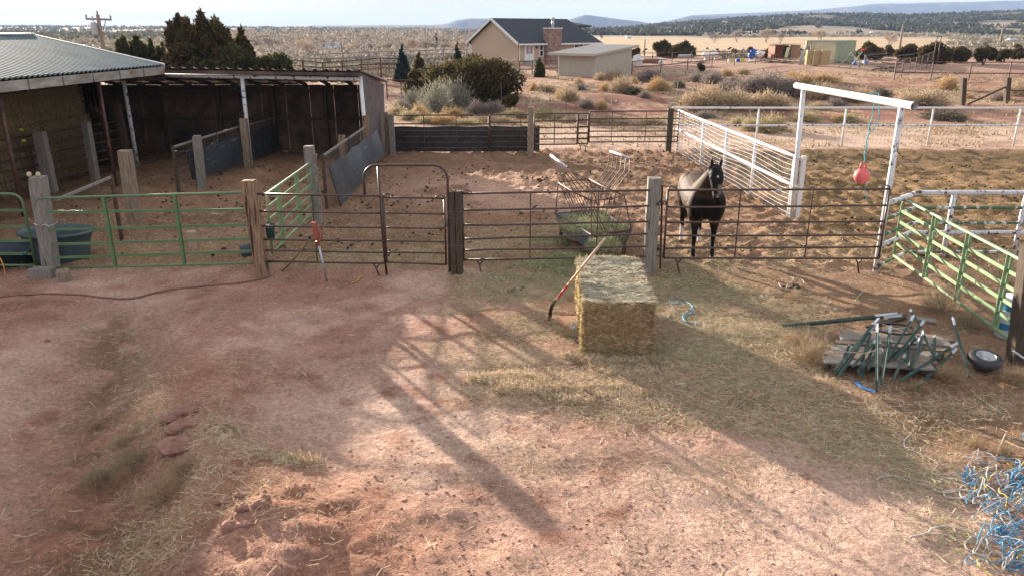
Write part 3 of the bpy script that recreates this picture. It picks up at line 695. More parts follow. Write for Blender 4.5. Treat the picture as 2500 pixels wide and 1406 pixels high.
# rear line: panels, belts
yR=29.4
zl=[1.42,1.13,.87,.64,.42,.22]
pz0=V(965,285,yR).z; 
panel('brown_panel','rear brown pipe panel left of the cracked post, with black belting behind it','fence panel',gp(V(963,370,yR)),gp(V(1194,370,yR)),[1.45,1.12,.86,.63,.42,.20],(.32,.66),'rustpipe',.026,hooks=((1,-1),),upr=.018)
panel('brown_panel','short rear brown pipe panel against the left side of the cracked post','fence panel',gp(V(1197,370,yR)),gp(V(1290,370,yR)),[1.47,1.18,.9,.66,.44,.24],(.8,),'rustpipe',.026,hooks=((0,1),),upr=.018)
panel('brown_panel','rear brown pipe panel right of the cracked post, wire mesh behind it','fence panel',gp(V(1304,370,yR)),gp(V(1408,370,yR+.1)),[1.5,1.23,.98,.75,.54,.34],(.47,),'rustpipe',.026,upr=.018,mesh=(.15,.12,.1,1.4))
panel('ladder_panel','narrow ladder-like brown pipe panel with thick flat rungs on the rear line','fence panel',gp(V(1410,370,yR+.1)),gp(V(1434,370,yR+.1)),[1.5,1.26,1.0,.76,.55,.36],(),'rustpipe',.026,flatrail=.07,legs=(.3,.8))
panel('brown_panel','longest rear brown pipe panel, reaching the dark corner post','fence panel',gp(V(1437,370,yR+.1)),gp(V(1652,370,yR+.2)),[1.58,1.3,1.06,.83,.62,.42],(.25,.63),'rustpipe',.026,upr=.018,mesh=(.15,.12,.1,1.5))
def belt(name,label,P0,P1,z0,z1,mt,lean=0,wav=.03,drape=None,parent=None):
    mb=MB(); n=26; k=8; vs=[]
    d=(Vector(P1)-Vector(P0)); nr=Vector((-d.y,d.x,0)).normalized()
    for side in(0,.02):
        for i in range(n+1):
            for j in range(k+1):
                s=i/n;t=j/k; z=(z0[0]*(1-s)+z0[1]*s)*(1-t)+(z1[0]*(1-s)+z1[1]*s)*t
                p=Vector(P0).lerp(Vector(P1),s); p.z=z+wav*.6*math.sin(s*19)*t; p+=nr*(lean*(1-t)+side+wav*math.sin(s*11+t*2)*.6+wav*.4*math.sin(s*31)); vs.append(p)
    fs=[];m_=(n+1)*(k+1)
    for i in range(n):
        for j in range(k):
            q=(i*(k+1)+j,(i+1)*(k+1)+j,(i+1)*(k+1)+j+1,i*(k+1)+j+1); fs.append(q); fs.append(tuple(v+m_ for v in q[::-1]))
    for i in range(n):
        for j in(0,k): a_=i*(k+1)+j; b__=(i+1)*(k+1)+j; fs.append((a_,b__,b__+m_,a_+m_))
    mb.add(vs,fs); o=mb.build(name,M[mt],loc=Vector(P0).lerp(Vector(P1),.5)); tag(o,label,'rubber belt'); return o
belt('rubber_belt','black rubber belting behind the rear panels left of the cracked post',gp(V(964,370,yR+.12)),gp(V(1288,370,yR+.12)),(.05,.05),(1.0,1.02),'blackrubber')
belt('rubber_belt','short end of black belting hanging right of the cracked rear post',gp(V(1300,370,yR+.25)),gp(V(1317,370,yR+.25)),(.05,.05),(1.0,1.03),'blackrubber',wav=.01)

# stall dividers
def meshfence(name,label,P0,P1,h0,h1,post_at=(0,),mt='rustpipe',gridx=.15,gridz=.15,wire=.005,bottom=.12):
    r_=thing(name,label,'fence panel',Vector(P0).lerp(Vector(P1),.5))
    P0=Vector(P0);P1=Vector(P1)
    mb=MB(); mb.beam(P0+Vector((0,0,h0)),P1+Vector((0,0,h1)),.05,.05); mb.build('top_rail',M['galv'] if mt=='galv' else M['greywood'],r_)
    mb=MB(); L_=(P1-P0).length; n=int(L_/gridx)
    for i in range(n+1):
        s=i/n; p=P0.lerp(P1,s); mb.tube([p+Vector((0,0,bottom)),p+Vector((0,0,h0*(1-s)+h1*s))],wire,3,cap=False)
    z=bottom
    while z<min(h0,h1): mb.tube([P0+Vector((0,0,z)),P1+Vector((0,0,z*h1/h0))],wire,3,cap=False); z+=gridz
    mb.build('wire_mesh',M['wire'],r_)
    for s in post_at:
        p=P0.lerp(P1,s); MB().beam(p,p+Vector((0,0,(h0*(1-s)+h1*s)+.04)),.07,.07).build('picket',M[mt],r_)
    return r_
d1a=G(438,478); d1b=Vector((-9.35,26.4,0)); 
meshfence('mesh_divider','square-mesh stall divider running back beside the short grey post into the shed',d1a,d1b,1.38,1.38,(0,.25,.6),'darkwood')
meshfence('mesh_divider','mesh stall divider continuing inside the dark loafing shed',(-9.35,26.7,0),(-9.2,29.8,0),1.35,1.3,(.9,),'darkwood')
belt('rubber_belt','long black rubber mat with grey scuffs hung on the left stall divider',(-9.55,22.4,0),(-9.22,26.5,0),(.28,.12),(1.12,1.12),'rubber',lean=-.05)
belt('rubber_belt','black rubber mat in the shade of the shed, on the inner stall divider',(-9.2,26.7,0),(-9.1,29.7,0),(.2,.1),(1.1,1.08),'rubber',lean=-.05)
d2a=G(812,513); 
meshfence('mesh_divider','square-mesh stall divider carrying the tilted mat',(d2a.x-.15,d2a.y,0),(-4.95,26.3,0),1.42,1.42,(0,.5),'darkwood')
bm=belt('rubber_belt','tilted blue-black rubber mat with white scuffs hung on the right stall divider',(-4.78,19.9,0),(-4.55,25.8,0),(.04,.52),(1.12,1.32),'rubber',lean=-.22,wav=.05)
# open mesh gate in the left pen
meshfence('mesh_gate','small open wire-mesh gate swung inward beside the grey gate post',(-9.0,14.7,0),(-8.78,16.5,0),1.33,1.46,(1,),'rustpipe',.2,.2,.004)
# barn-side pipe fence
pa=Vector((-14.8,18.0,0)); pb=Vector((-13.2,26.0,0))
panel('pipe_fence','dark pipe and mesh fence under the barn eave in front of the hay stack','fence',pa,pb,[1.62,1.32,1.04,.76,.48,.2],(.2,.38,.55,.8),'rustpipe',.03,mesh=(.18,.15,.15,1.5,.004))
for i,(s,c_) in enumerate(((.44,'greywood'),(.50,'oldwood'),(.56,'greywood'))):
    p=pa.lerp(pb,s)+Vector((-.18,0,0)); mb=MB().beam(p+Vector((0,0,.05)),p+Vector((.0,0,1.15)),.24,.04,up=(1,0,0)); o=mb.build('slat_board',M[c_],loc=p); tag(o,'one of three upright boards standing behind the dark pipe fence under the barn','board','boards behind the barn fence')

# white fences
def wpost(r_,p,h,rad,mt='white',name='post'):
    MB().tube([p+Vector((0,0,-.03)),p+Vector((0,0,h))],rad,10).build(name,M[mt],r_,smooth=True)
yw=31.4
r_=thing('white_rail_fence','long white two-rail pipe fence crossing behind the pens and arena','fence',gp(V(2100,360,yw)))
pts=[V(px,360,yw).x for px in (1847,2062,2280,2482)]
dx=np.mean(np.diff([V(1855,360,yw).x,V(2057,360,yw).x,V(2270,360,yw).x,V(2484,360,yw).x]))
x0=V(1847,330,yw).x-dx
for i in range(0,7): wpost(r_,Vector((x0+dx*i,yw,0)),1.5,.038)
for z in(1.53,.83): MB().tube([Vector((x0+dx*i/2,yw,z+random.uniform(-.008,.008))) for i in range(0,13)],.042,10).build('rail',M['whitechip'] if z<1 else M['white'],r_,smooth=True)
mb=MB()
for i in range(90): mb.tube([Vector((x0+i*.17,yw+.05,.05)),Vector((x0+i*.17,yw+.05,1.5))],.0025,3,cap=False)
for i in range(9): mb.tube([Vector((x0,yw+.05,.1+.16*i)),Vector((x0+15.3,yw+.05,.1+.16*i))],.0025,3,cap=False)
mb.build('wire_mesh',M['wire'],r_)
# white divider with wire mesh, from the hanger frame to the rear corner
q0=Vector((6.98,18.45,0)); q1=G(1650,370)
r_=thing('white_mesh_fence','white pipe fence filled with white wire mesh, running back behind the horse','fence',q0.lerp(q1,.5))
for s in (0.02,.26,.48,.70,.985): wpost(r_,q0.lerp(q1,s),1.55,.045)
for z in(1.56,.86): MB().tube([q0.lerp(q1,i/12)+Vector((0,0,z)) for i in range(13)],.045,10).build('rail',M['white'],r_,smooth=True)
mb=MB(); n=int((q1-q0).length/.10)
for i in range(n): p=q0.lerp(q1,(i+.5)/n); mb.tube([p+Vector((-.06,0,.06)),p+Vector((-.06,0,1.5))],.0022,3,cap=False)
for i in range(13):
    z=.06+i*.118; mb.tube([q0.lerp(q1,k/14)+Vector((-.06,0,z-.05*math.sin(k*.9+i*.15)*(k%14>0)*(1 if 2<i<11 else .4))) for k in range(15)],.0045,3,cap=False)
mb.build('wire_mesh',M['whitewire'],r_)
# toy hanger frame
h0=Vector((7.0,18.55,0)); h1=Vector((V(2138,662,14.25).x,14.25,0))
ztop=3.16
r_=thing('hanger_frame','tall white pipe gallows with one heavy top bar, standing over the fence corner','frame',h0.lerp(h1,.5))
t0=V(1962,218,18.5); t1=V(2202,258,14.2)
MB().tube([h0+Vector((0,0,-.05)),Vector((t0.x,t0.y,t0.z))],.055,12).build('pole',M['white'],r_,smooth=True)
MB().tube([h1+Vector((0,0,-.05)),Vector((t1.x,t1.y,t1.z-.03))],.055,12).build('pole',M['whitechip'],r_,smooth=True)
dd=(t1-t0); dd.normalize()
e0=t0-dd*.45+Vector((0,0,.05)); e1=t1+dd*.40+Vector((0,0,.02))
mb=MB(); mb.tube([e0,e1],.072,16,cap=False); mb.tube([e1,e0],.060,16,cap=False); mb.build('top_bar',M['white'],r_,smooth=True)
hx=Vector((h0.x+.03,18.4,0))
MB().beam(h0+Vector((.13,-.02,-.03)),h0+Vector((.13,-.02,1.6)),.1,.1).build('stub_post',M['white'],r_)
# ball on a rope
bp_=V(2104,430,15.25); fr_=(bp_.y-t0.y)/(t1.y-t0.y); barp=t0.lerp(t1,fr_)+Vector((0,0,.05))
r_=thing('hanging_ball','red rubber ball toy with a loop handle hanging on turquoise rope','ball',bp_)
MB().ell(bp_,(.155,.155,.16),24,16).build('ball',M['ball'],r_,smooth=True)
u_=Vector((1,0,0));
MB().tube([bp_+Vector((-.045,0,.13)),bp_+Vector((-.05,0,.22)),bp_+Vector((-.03,0,.262)),bp_+Vector((.03,0,.262)),bp_+Vector((.05,0,.22)),bp_+Vector((.045,0,.13))],[.03,.022,.02,.02,.022,.03],8).build('handle',M['ball'],r_,smooth=True)
mb=MB()
def rope(mb,a,b_,sw,n=14,r=.008,ph=0): mb.tube([a.lerp(b_,i/n)+Vector((math.sin(i*.9+ph)*sw,math.cos(i*1.3+ph)*sw*.6,0)) for i in range(n+1)],r,5)
hk=bp_+Vector((0,0,.25)); kn=hk.lerp(barp,.42)
rope(mb,hk,kn,.012,r=.012); rope(mb,kn,barp+Vector((.0,-.09,-.02)),.012,r=.009,ph=1)
mb.tube([kn,kn+Vector((.10,-.05,.2)),barp+Vector((.10,-.16,-.35)),barp+Vector((.05,-.12,0))],.009,5)
mb.tube([barp+Vector((-.1,0,0))+Vector((math.cos(a)*.0,0,0)) for a in(0,1)]+[barp+Vector((-.06,-.02,.1)),barp+Vector((.06,-.05,.1)),barp+Vector((.1,-.05,-.05))],.01,5)
rope(mb,hk+Vector((.08,0,-.1)),hk+Vector((.16,0,-.78)),.012,8,.005)
for i in range(14):
    p=hk.lerp(kn,random.random()); mb.tube([p,p+Vector((random.uniform(-.07,.07),random.uniform(-.04,.04),random.uniform(-.1,.02)))],.0035,3)
mb.build('rope',M['cyantwine'],r_)
# right-hand fence beyond the green gate
yq=15.2
r_=thing('flaking_fence','flaking white pipe and mesh fence with green bare patches, behind the right green gate','fence',gp(V(2330,600,yq)))
zz_=[V(2330,p,yq).z for p in (471,508,545,568,615,644)]
xL=h1.x+.05; xR=V(2700,560,yq).x
for z,mt,ra in zip(zz_,('whitechip','whitegreen','whitegreen','whitechip','whitegreen','whitegreen'),(.05,.035,.03,.045,.03,.03)):
    MB().tube([Vector((xL+(xR-xL)*i/10,h1.y+(yq-h1.y)*min(1,i/2.),z)) for i in range(11)],ra,10).build('rail',M[mt],r_,smooth=True)
for px in (2316,2490,2680): wpost(r_,Vector((V(px,550,yq).x,yq,0)),zz_[0]-.03,.05,'whitechip')
mb=MB()
for i in range(60): x_=xL+.3+i*.08; mb.tube([Vector((x_,yq-.05,.1)),Vector((x_,yq-.05,zz_[0])) ],.002,3,cap=False)
for i in range(14): mb.tube([Vector((xL+.3,yq-.05,.1+i*.1)),Vector((xR,yq-.05,.1+i*.1))],.002,3,cap=False)
mb.build('wire_mesh',M['wire'],r_)
# green gate on the right, swung open toward the camera
ga=gp(G(2186,652,0)); gb_=Vector((7.30,9.9,0)); ga=Vector((ga.x,14.7,0))
panel('green_gate','open green farm gate on the right, swung toward the camera and the heavy dark post','gate',ga,gb_,[1.36,1.12,.90,.68,.46,.20],(.3,.56,.82),'palegreen',.024,rounded=.16,flatrail=.055)
# ================================================================ BARN (left)
def corrug(name,P00,P10,P01,P11,n,amp,mt,parent,thick=.0,sharp=False):
    """sheet; corrugations run from row 0 (P00-P10) to row 1 (P01-P11)"""
    P00,P10,P01,P11=[Vector(p) for p in(P00,P10,P01,P11)]
    nr=(P10-P00).cross(P01-P00).normalized()
    if nr.z<0: nr=-nr
    prof=[0,.0,1,1] if not sharp else [0,0,0,0,1,1]
    m_=len(prof)*n; vs=[];fs=[]
    for i in range(m_+1):
        s=i/m_; h=prof[i%len(prof)]*amp
        vs.append(P00.lerp(P10,s)+nr*h); vs.append(P01.lerp(P11,s)+nr*h)
    for i in range(m_): fs.append((2*i,2*i+2,2*i+3,2*i+1))
    mb=MB(); mb.add(vs,fs); return mb.build(name,M[mt],parent)
barn=thing('hay_barn','open-sided pole barn with a grey ribbed metal roof at the left edge','barn',(-15,22,0))
e1=V(400,161,26.1); ez=e1.z
eL=G(0,197,ez)
dn_=(e1-eL); dn_.z=0; dn_.normalize()
e0=e1-dn_*16.5
w_=Vector((-dn_.y,dn_.x,0))
rg1=e1+w_*4.4+Vector((0,0,.95)); rg0=e0+w_*4.4+Vector((0,0,.95))
bk1=e1+w_*8.8; bk0=e0+w_*8.8
rf=corrug('roof',e0,e1,rg0,rg1,80,.05,'roofmetal',barn)
corrug('roof',rg0,rg1,bk0,bk1,66,.035,'roofmetal',barn)
MB().beam(rg0+Vector((0,0,.04)),rg1+Vector((0,0,.05)),.4,.05).build('ridge_cap',M['trim'],barn)
mb=MB().beam(e1+Vector((.0,.02,.03)),rg1+Vector((0,.02,.03)),.10,.07); mb.build('rake_trim',M['trim'],barn)
L_=(e1-e0).length; n=12; dv=(e1-e0)/n
for i in range(n):
    a=e0+dv*i+Vector((.0,0,-.15)); b_=e0+dv*(i+1)+Vector((0,0,-.15))
    MB().beam(a+dv*.02,b_-dv*.02,.035,.24).build('fascia',M['fascia'],barn)
    MB().beam(a+Vector((-.02,0,.02)),a+w_*4.4+Vector((0,0,.93)),.06,.16).build('rafter',M['darkwood'],barn)
MB().beam(e1+Vector((0,0,-.12)),rg1+Vector((0,0,-.12)),.035,.24).build('fascia',M['fascia'],barn)
for s in(.05,.30,.545,.80): 
    p=e0.lerp(e1,s)+w_*.35; MB().tube([Vector((p.x,p.y,-.05)),Vector((p.x,p.y,ez-.1))],.05,8).build('pole',M['rustpipe'],barn,smooth=True)
for k_ in(.05,.5):
    p=e0.lerp(e1,k_)+w_*8.3; MB().tube([Vector((p.x,p.y,-.05)),Vector((p.x,p.y,ez-.1))],.06,8).build('pole',M['rustpipe'],barn,smooth=True)
# back and far walls
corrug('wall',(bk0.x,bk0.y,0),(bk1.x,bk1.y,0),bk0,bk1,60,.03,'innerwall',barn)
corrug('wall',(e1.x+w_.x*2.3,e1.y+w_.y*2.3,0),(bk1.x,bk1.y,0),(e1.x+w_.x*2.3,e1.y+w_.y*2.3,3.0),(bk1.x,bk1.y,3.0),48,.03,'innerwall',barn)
mb=MB(); mb.add([(e1.x+w_.x*t,e1.y+w_.y*t+.05,z) for t,z in((.3,2.9),(8.8,2.9),(8.8,ez-.02),(4.4,ez+.90),(.3,ez+.03))],[(0,1,2,3,4)]); mb.build('sun_block_sheet',M['innerwall'],barn)  # added sheet closing the gable so no sun slips under the roof
for k_ in(.05,.5):
    p=e0.lerp(e1,k_)+w_*8.3; MB().tube([Vector((p.x,p.y,-.05)),Vector((p.x,p.y,ez-.1))],.06,8).build('pole',M['rustpipe'],barn,smooth=True)
# back and far walls
corrug('wall',(bk0.x,bk0.y,0),(bk1.x,bk1.y,0),bk0,bk1,60,.03,'innerwall',barn)
corrug('wall',(e1.x+w_.x*2.3,e1.y+w_.y*2.3,0),(bk1.x,bk1.y,0),(e1.x+w_.x*2.3,e1.y+w_.y*2.3,3.0),(bk1.x,bk1.y,3.0),48,.03,'innerwall',barn)
mb=MB(); q0_=e1+w_*.05; q1_=bk1; mb.add([(q0_.x,q0_.y+.06,2.9),(q1_.x,q1_.y+.06,2.9),(q1_.x,q1_.y+.06,3.36),(q0_.x,q0_.y+.06,3.36)],[(0,1,2,3)]); mb.build('sun_block_strip',M['innerwall'],barn)  # added strip keeping low sun under the eave off the yard
mb=MB(); q0_=e1+w_*5.0;q1_=bk1; mb.add([(q0_.x,q0_.y+.03,2.9),(q1_.x,q1_.y+.03,2.9),(q1_.x,q1_.y+.03,ez+.02),(q0_.x,q0_.y+.03,ez+.82)],[(0,1,2,3)]); mb.build('sun_block_sheet',M['innerwall'],barn)  # second added sheet, blocks sun through the far half of the gable
pp_=e1+w_*3.4; MB().beam((pp_.x,pp_.y-.1,-.05),(pp_.x,pp_.y-.1,ez+.55),.2,.55,up=(1,0,0)).build('shadow_post',M['darkwood'],barn)  # unseen post added to cast a dark band of shadow on the yard
for s in(.36,.42):
    p=e0.lerp(e1,.545)+w_*.35
tgp=V(52,318,21.0); 
yt=MB(); yt.box(V(52,317,20.6),(.09,.02,.06)); yt.box(V(58,344,20.6),(.09,.02,.06)); yt.build('yellow_tag',M['yellow'],barn)
# stacked hay inside, big bales as separate things
def haysurf(mb_c,sz,n,colA,R=None,dens=1.0,ln=(.06,.2),wd=(.006,.012),parent=None,name='strands',bias=None,m=None):
    sz=np.array(sz); areas=np.array([sz[1]*sz[2],sz[1]*sz[2],sz[0]*sz[2],sz[0]*sz[2],sz[0]*sz[1]]); areas=areas/areas.sum()
    f=RNG.choice(5,n,p=areas); u=RNG.uniform(-.5,.5,n);v=RNG.uniform(-.5,.5,n)
    P=np.zeros((n,3));Nn=np.zeros((n,3))
    for k_,(ax,sg,a1,a2) in enumerate(((0,-1,1,2),(0,1,1,2),(1,-1,0,2),(1,1,0,2),(2,1,0,1))):
        s_=f==k_; P[s_,ax]=sg*.5*sz[ax]; P[s_,a1]=u[s_]*sz[a1]; P[s_,a2]=v[s_]*sz[a2]; Nn[s_,ax]=sg
    return P,Nn,f
hcl=Vector((-15.6,22.5,0))
for (i,(al,z,c1_)) in enumerate(((-.5,0,0),(-.5,1,1),(-.5,2,0),(.0,0,1),(.0,1,0),(.0,2,1),(.5,0,0),(.5,1,1),(.5,2,0),(-1,0,1),(-1,1,0),(-1,2,1))):
    ctr=e1-dn_*4.3+w_*3.1+dn_*(al*4.7)+Vector((0,0,0)); ctr.z=.02+z*.93+.465
    ctr+=Vector((random.uniform(-.08,.08),random.uniform(-.05,.05),0))
    sz=(1.25,2.3,.92); an=-math.atan2(dn_.x,dn_.y)
    o=thing('stored_bale','shaded big hay bale stacked inside the barn behind the pipe fence','hay bale',(ctr.x,ctr.y,ctr.z-.46),'hay bales stacked inside the barn')
    n=2600; P,Nn,f=haysurf(None,sz,n,None)
    c_=math.cos(an);s_=math.sin(an)
    def rot(A): return np.stack([A[:,0]*c_-A[:,1]*s_,A[:,0]*s_+A[:,1]*c_,A[:,2]],-1)
    Pw=rot(P)+np.array([0,0,.46]); Nw=rot(Nn)
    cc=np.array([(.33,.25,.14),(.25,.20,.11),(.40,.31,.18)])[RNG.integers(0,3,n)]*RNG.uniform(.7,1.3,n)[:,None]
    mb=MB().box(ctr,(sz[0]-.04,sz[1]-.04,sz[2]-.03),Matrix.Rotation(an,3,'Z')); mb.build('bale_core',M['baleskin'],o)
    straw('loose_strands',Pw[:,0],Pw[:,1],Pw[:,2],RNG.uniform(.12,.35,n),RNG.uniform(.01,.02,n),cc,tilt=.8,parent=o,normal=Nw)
# ================================================================ LOAFING SHED
yS=26.5; zt_=V(600,184,yS).z
sh=thing('loafing_shed','dark open-front loafing shed framed in white pipe','shed',(-9,28,0))
xl_,xm_,xr_=V(298,182,yS).x,V(592,187,yS).x,V(879,190,yS).x
zL=V(298,183,yS).z; zR=V(879,194,yS).z
MB().tube([Vector((xl_-.1,yS,zL)),Vector((xr_+.06,yS,zR))],.065,12).build('header_pipe',M['whitechip'],sh,smooth=True)
for x_,xx_,mt in((V(300,190,yS).x,V(336,403,yS).x,'whitechip'),(V(591,190,yS).x,V(611,385,yS).x,'whitechip'),(V(880,195,yS).x,V(899,400,yS).x,'white')):
    MB().tube([Vector((xx_,yS,-.05)),Vector((x_,yS,zL-.05))],.068,12).build('pole',M[mt],sh,smooth=True)
xe=-5.02; yB=30.1; zB=2.5; XL=-16.2
MB().tube([Vector((V(943,378,yB).x,yB,0)),Vector((V(934,210,yB).x,yB,zB))],.06,10).build('pole',M['white'],sh,smooth=True)
corrug('roof',(XL,yS-.25,zL+.30),(xr_+.15,yS-.25,zR+.27),(XL,yB+.25,zB+.1),(xe+.35,yB+.25,zB+.08),30,.055,'shedroof',sh,sharp=True)
MB().beam((XL,yS-.22,zL+.16),(xr_+.1,yS-.22,zR+.17),.05,.11).build('fascia',M['innerwall'],sh)
corrug('side_wall',(xr_+.12,yS,0),(xe+.02,yB,0),(xr_+.06,yS,zR+.18),(V(934,210,yB).x+.02,yB,zB+.04),17,.035,'brownmetal',sh)
MB().beam((xr_+.12,yS-.2,zR+.27),(V(934,210,yB).x+.1,yB+.25,zB+.12),.12,.05).build('rake_trim',M['fascia'],sh)
for i in range(12):
    x0_=XL+(xe-XL)*i/12; x1_=XL+(xe-XL)*(i+1)/12
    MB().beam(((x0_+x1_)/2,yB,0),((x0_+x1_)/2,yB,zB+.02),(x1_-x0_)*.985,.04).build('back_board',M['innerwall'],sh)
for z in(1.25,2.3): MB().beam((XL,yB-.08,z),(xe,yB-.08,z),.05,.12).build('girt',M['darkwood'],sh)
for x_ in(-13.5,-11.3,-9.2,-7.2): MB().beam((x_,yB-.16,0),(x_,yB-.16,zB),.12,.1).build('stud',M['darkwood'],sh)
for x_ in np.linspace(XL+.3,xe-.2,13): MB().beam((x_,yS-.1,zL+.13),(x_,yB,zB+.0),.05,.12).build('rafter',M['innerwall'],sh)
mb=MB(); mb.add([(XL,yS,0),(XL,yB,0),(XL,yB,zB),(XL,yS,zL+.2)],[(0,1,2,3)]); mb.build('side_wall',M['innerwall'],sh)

# ================================================================ HOUSE
def solve_u(px,y0,x0,dx,dy,z):
    a=(px-CX)/F; # (x0+s dx) = a*((y0+s dy)*cp+(H0-z)*sp)
    return (a*(y0*cp+(H0-z)*sp)-x0)/(dx-a*dy*cp)
yh=84.0; bz=float(Hc(1,88)); c0=V(1265,160,yh); hx0=V(1265,130,yh).x
ud=Vector((.78,.626,0)); wd_=Vector((-.626,.78,0))
hz=bz; ez_=V(1265,104,yh).z
gw=solve_u(1150,yh,hx0,wd_.x,wd_.y,ez_); gl=solve_u(1458,yh,hx0,ud.x,ud.y,ez_)
hs=thing('house','tan stucco house with a dark shingle roof and a stone chimney','house',(hx0,yh,hz))
O=Vector((hx0,yh,0))
def hp(u_,w__,z): return O+ud*u_+wd_*w__+Vector((0,0,z))
rise=V(1202,48,yh+gw*.39).z-ez_; ov=.45
mb=MB()
mb.add([hp(0,0,hz-.3),hp(gl,0,hz-.3),hp(gl,gw,hz-.3),hp(0,gw,hz-.3),hp(0,0,ez_),hp(gl,0,ez_),hp(gl,gw,ez_),hp(0,gw,ez_),hp(0,gw/2,ez_+rise-.08)],
       [(0,1,5,4),(1,2,6,5),(2,3,7,6),(3,0,4,8,7)])
mb.build('walls',M['stucco'],hs)
ru1=solve_u(1398,yh,hx0+wd_.x*gw/2,ud.x,ud.y,ez_+rise)
ra=hp(-.35,gw/2,ez_+rise); rb=hp(ru1-.6,gw/2,ez_+rise)
def roofplane(nm,pts,th=.14):
    mb=MB(); n=len(pts); mb.add([Vector(p)+Vector((0,0,0)) for p in pts]+[Vector(p)-Vector((0,0,th)) for p in pts],[tuple(range(n)),tuple(range(n,2*n))[::-1]]+[(i,i+n,(i+1)%n+n,(i+1)%n) for i in range(n)])
    return mb.build(nm,M['shingle'],hs)
sl=ov*rise/(gw/2)
roofplane('roof',[hp(-.35,-ov,ez_-sl+.12),hp(gl+ov,-ov,ez_-sl+.12),rb+Vector((0,0,.12)),ra+Vector((0,0,.12))])
roofplane('roof',[hp(-.35,gw+ov,ez_-sl+.12),ra+Vector((0,0,.12)),rb+Vector((0,0,.12)),hp(gl+ov,gw+ov,ez_-sl+.12)])
roofplane('roof',[hp(gl+ov,-ov,ez_-sl+.12),hp(gl+ov,gw+ov,ez_-sl+.12),rb+Vector((0,0,.12))])
for a,b_ in((hp(-.40,-ov,ez_-sl+.05),ra+Vector((-.04,-.03,.04))),(hp(-.40,gw+ov,ez_-sl+.05),ra+Vector((-.04,-.03,.04)))):
    MB().beam(a,b_,.10,.24).build('barge_board',M['trim'],hs)
MB().beam(hp(-.3,-ov-.06,ez_-sl+.02),hp(gl+ov,-ov-.06,ez_-sl+.02),.12,.16).build('gutter',M['trim'],hs)
# rear wing roof showing above the ridge
xw0=solve_u(1262,yh,hx0+wd_.x*(gw+1),ud.x,ud.y,6); xw1=solve_u(1350,yh,hx0+wd_.x*(gw+1),ud.x,ud.y,6); xw2=solve_u(1392,yh,hx0+wd_.x*(gw+1),ud.x,ud.y,6)
zt2=V(1350,43,yh+6).z; 
roofplane('roof',[hp(xw0-1.5,gw*.6,ez_+rise*.75),hp(xw2+.3,gw*.6,ez_+rise*.75),hp(xw1,gw+1,zt2),hp(xw0,gw+1,zt2-.15)])
roofplane('roof',[hp(xw2+.3,gw*.6,ez_+rise*.75),hp(xw2+1,gw*1.6,ez_+rise*.5),hp(xw1,gw+1,zt2)])
# chimney
cu0=solve_u(1329,yh,hx0,ud.x,ud.y,3); cu1=solve_u(1361,yh,hx0,ud.x,ud.y,3); zc=V(1345,71,yh+2).z
cm=(cu0+cu1)/2
R_h=Matrix((ud,wd_,Vector((0,0,1)))).transposed()
ch=MB().box(hp(cm,-.25,(hz-.3+zc)/2),(cu1-cu0,.9,zc-hz+.3),R_h).build('chimney',M['stone'],hs)
MB().box(hp(cm,-.25,zc+.05),(cu1-cu0+.1,1.0,.1),R_h).build('chimney_cap',M['trim'],ch)
MB().tube([hp(cm-.0,-.25,zc+.1),hp(cm,-.25,zc+.9)],.16,10).lathe(hp(cm,-.25,zc+.9),[(.16,0),(.24,.03),(.24,.2),(.1,.26)],12).build('flue_pipe',M['galv'],ch,smooth=True)
# door
du0=solve_u(1280,yh,hx0,ud.x,ud.y,3);du1=solve_u(1303,yh,hx0,ud.x,ud.y,3); zd0=V(1290,151,yh+.6).z; zd1=V(1290,109,yh+.6).z
dr=MB().box(hp((du0+du1)/2,-.03,(zd0+zd1)/2),(du1-du0,.10,zd1-zd0),R_h).build('double_door',M['trim'],hs)
for q in(.30,.70):
    MB().box(hp(du0+(du1-du0)*q,-.09,zd0+(zd1-zd0)*.66),((du1-du0)*.24,.03,(zd1-zd0)*.44),R_h).build('pane',M['pinkglass'],dr)
MB().box(hp((du0+du1)/2,-.09,(zd0+zd1)/2),(.03,.02,zd1-zd0-.1),R_h).build('door_gap',M['concrete'],dr)
MB().ell(hp(du0+(du1-du0)*.5,-.12,zd0+.95),(.05,.05,.05),8,6).build('handle',M['tine'],dr)
MB().box(hp((du0+du1)/2,-.5,(zd0+hz)/2-.15),(du1-du0+.2,1.0,zd0-hz+.3),R_h).box(hp((du0+du1)/2,-1.1,hz+.0),(du1-du0+.2,.4,.5),R_h).build('steps',M['concrete'],hs)
def window(px0,px1,py0,py1,rows=1,cols=1,g='glass'):
    a=solve_u(px0,yh,hx0,ud.x,ud.y,3); b_=solve_u(px1,yh,hx0,ud.x,ud.y,3); m_=(a+b_)/2; yy_=yh+m_*ud.y
    z1=V(px0,py0,yy_).z; z0=V(px0,py1,yy_).z
    fr=MB(); t=.12
    for (c_,s_) in((hp(m_,-.03,z1-t/2),(b_-a,.1,t)),(hp(m_,-.03,z0+t/2),(b_-a,.1,t)),(hp(a+t/2,-.03,(z0+z1)/2),(t,.1,z1-z0-2*t)),(hp(b_-t/2,-.03,(z0+z1)/2),(t,.1,z1-z0-2*t))): fr.box(c_,s_,R_h)
    if rows>1: fr.box(hp(m_,-.03,(z0+z1)/2),(b_-a-2*t,.09,.08),R_h)
    if cols>1: fr.box(hp(m_,-.03,(z0+z1)/2),(.08,.09,z1-z0-2*t),R_h)
    w=fr.build('window',M['trim'],hs)
    MB().box(hp(m_,.0,(z0+z1)/2),(b_-a-2*t+.02,.03,z1-z0-2*t+.02),R_h).build('pane',M[g],w)
window(1316,1327,108,140,2); window(1401,1424,107,121,1,2)
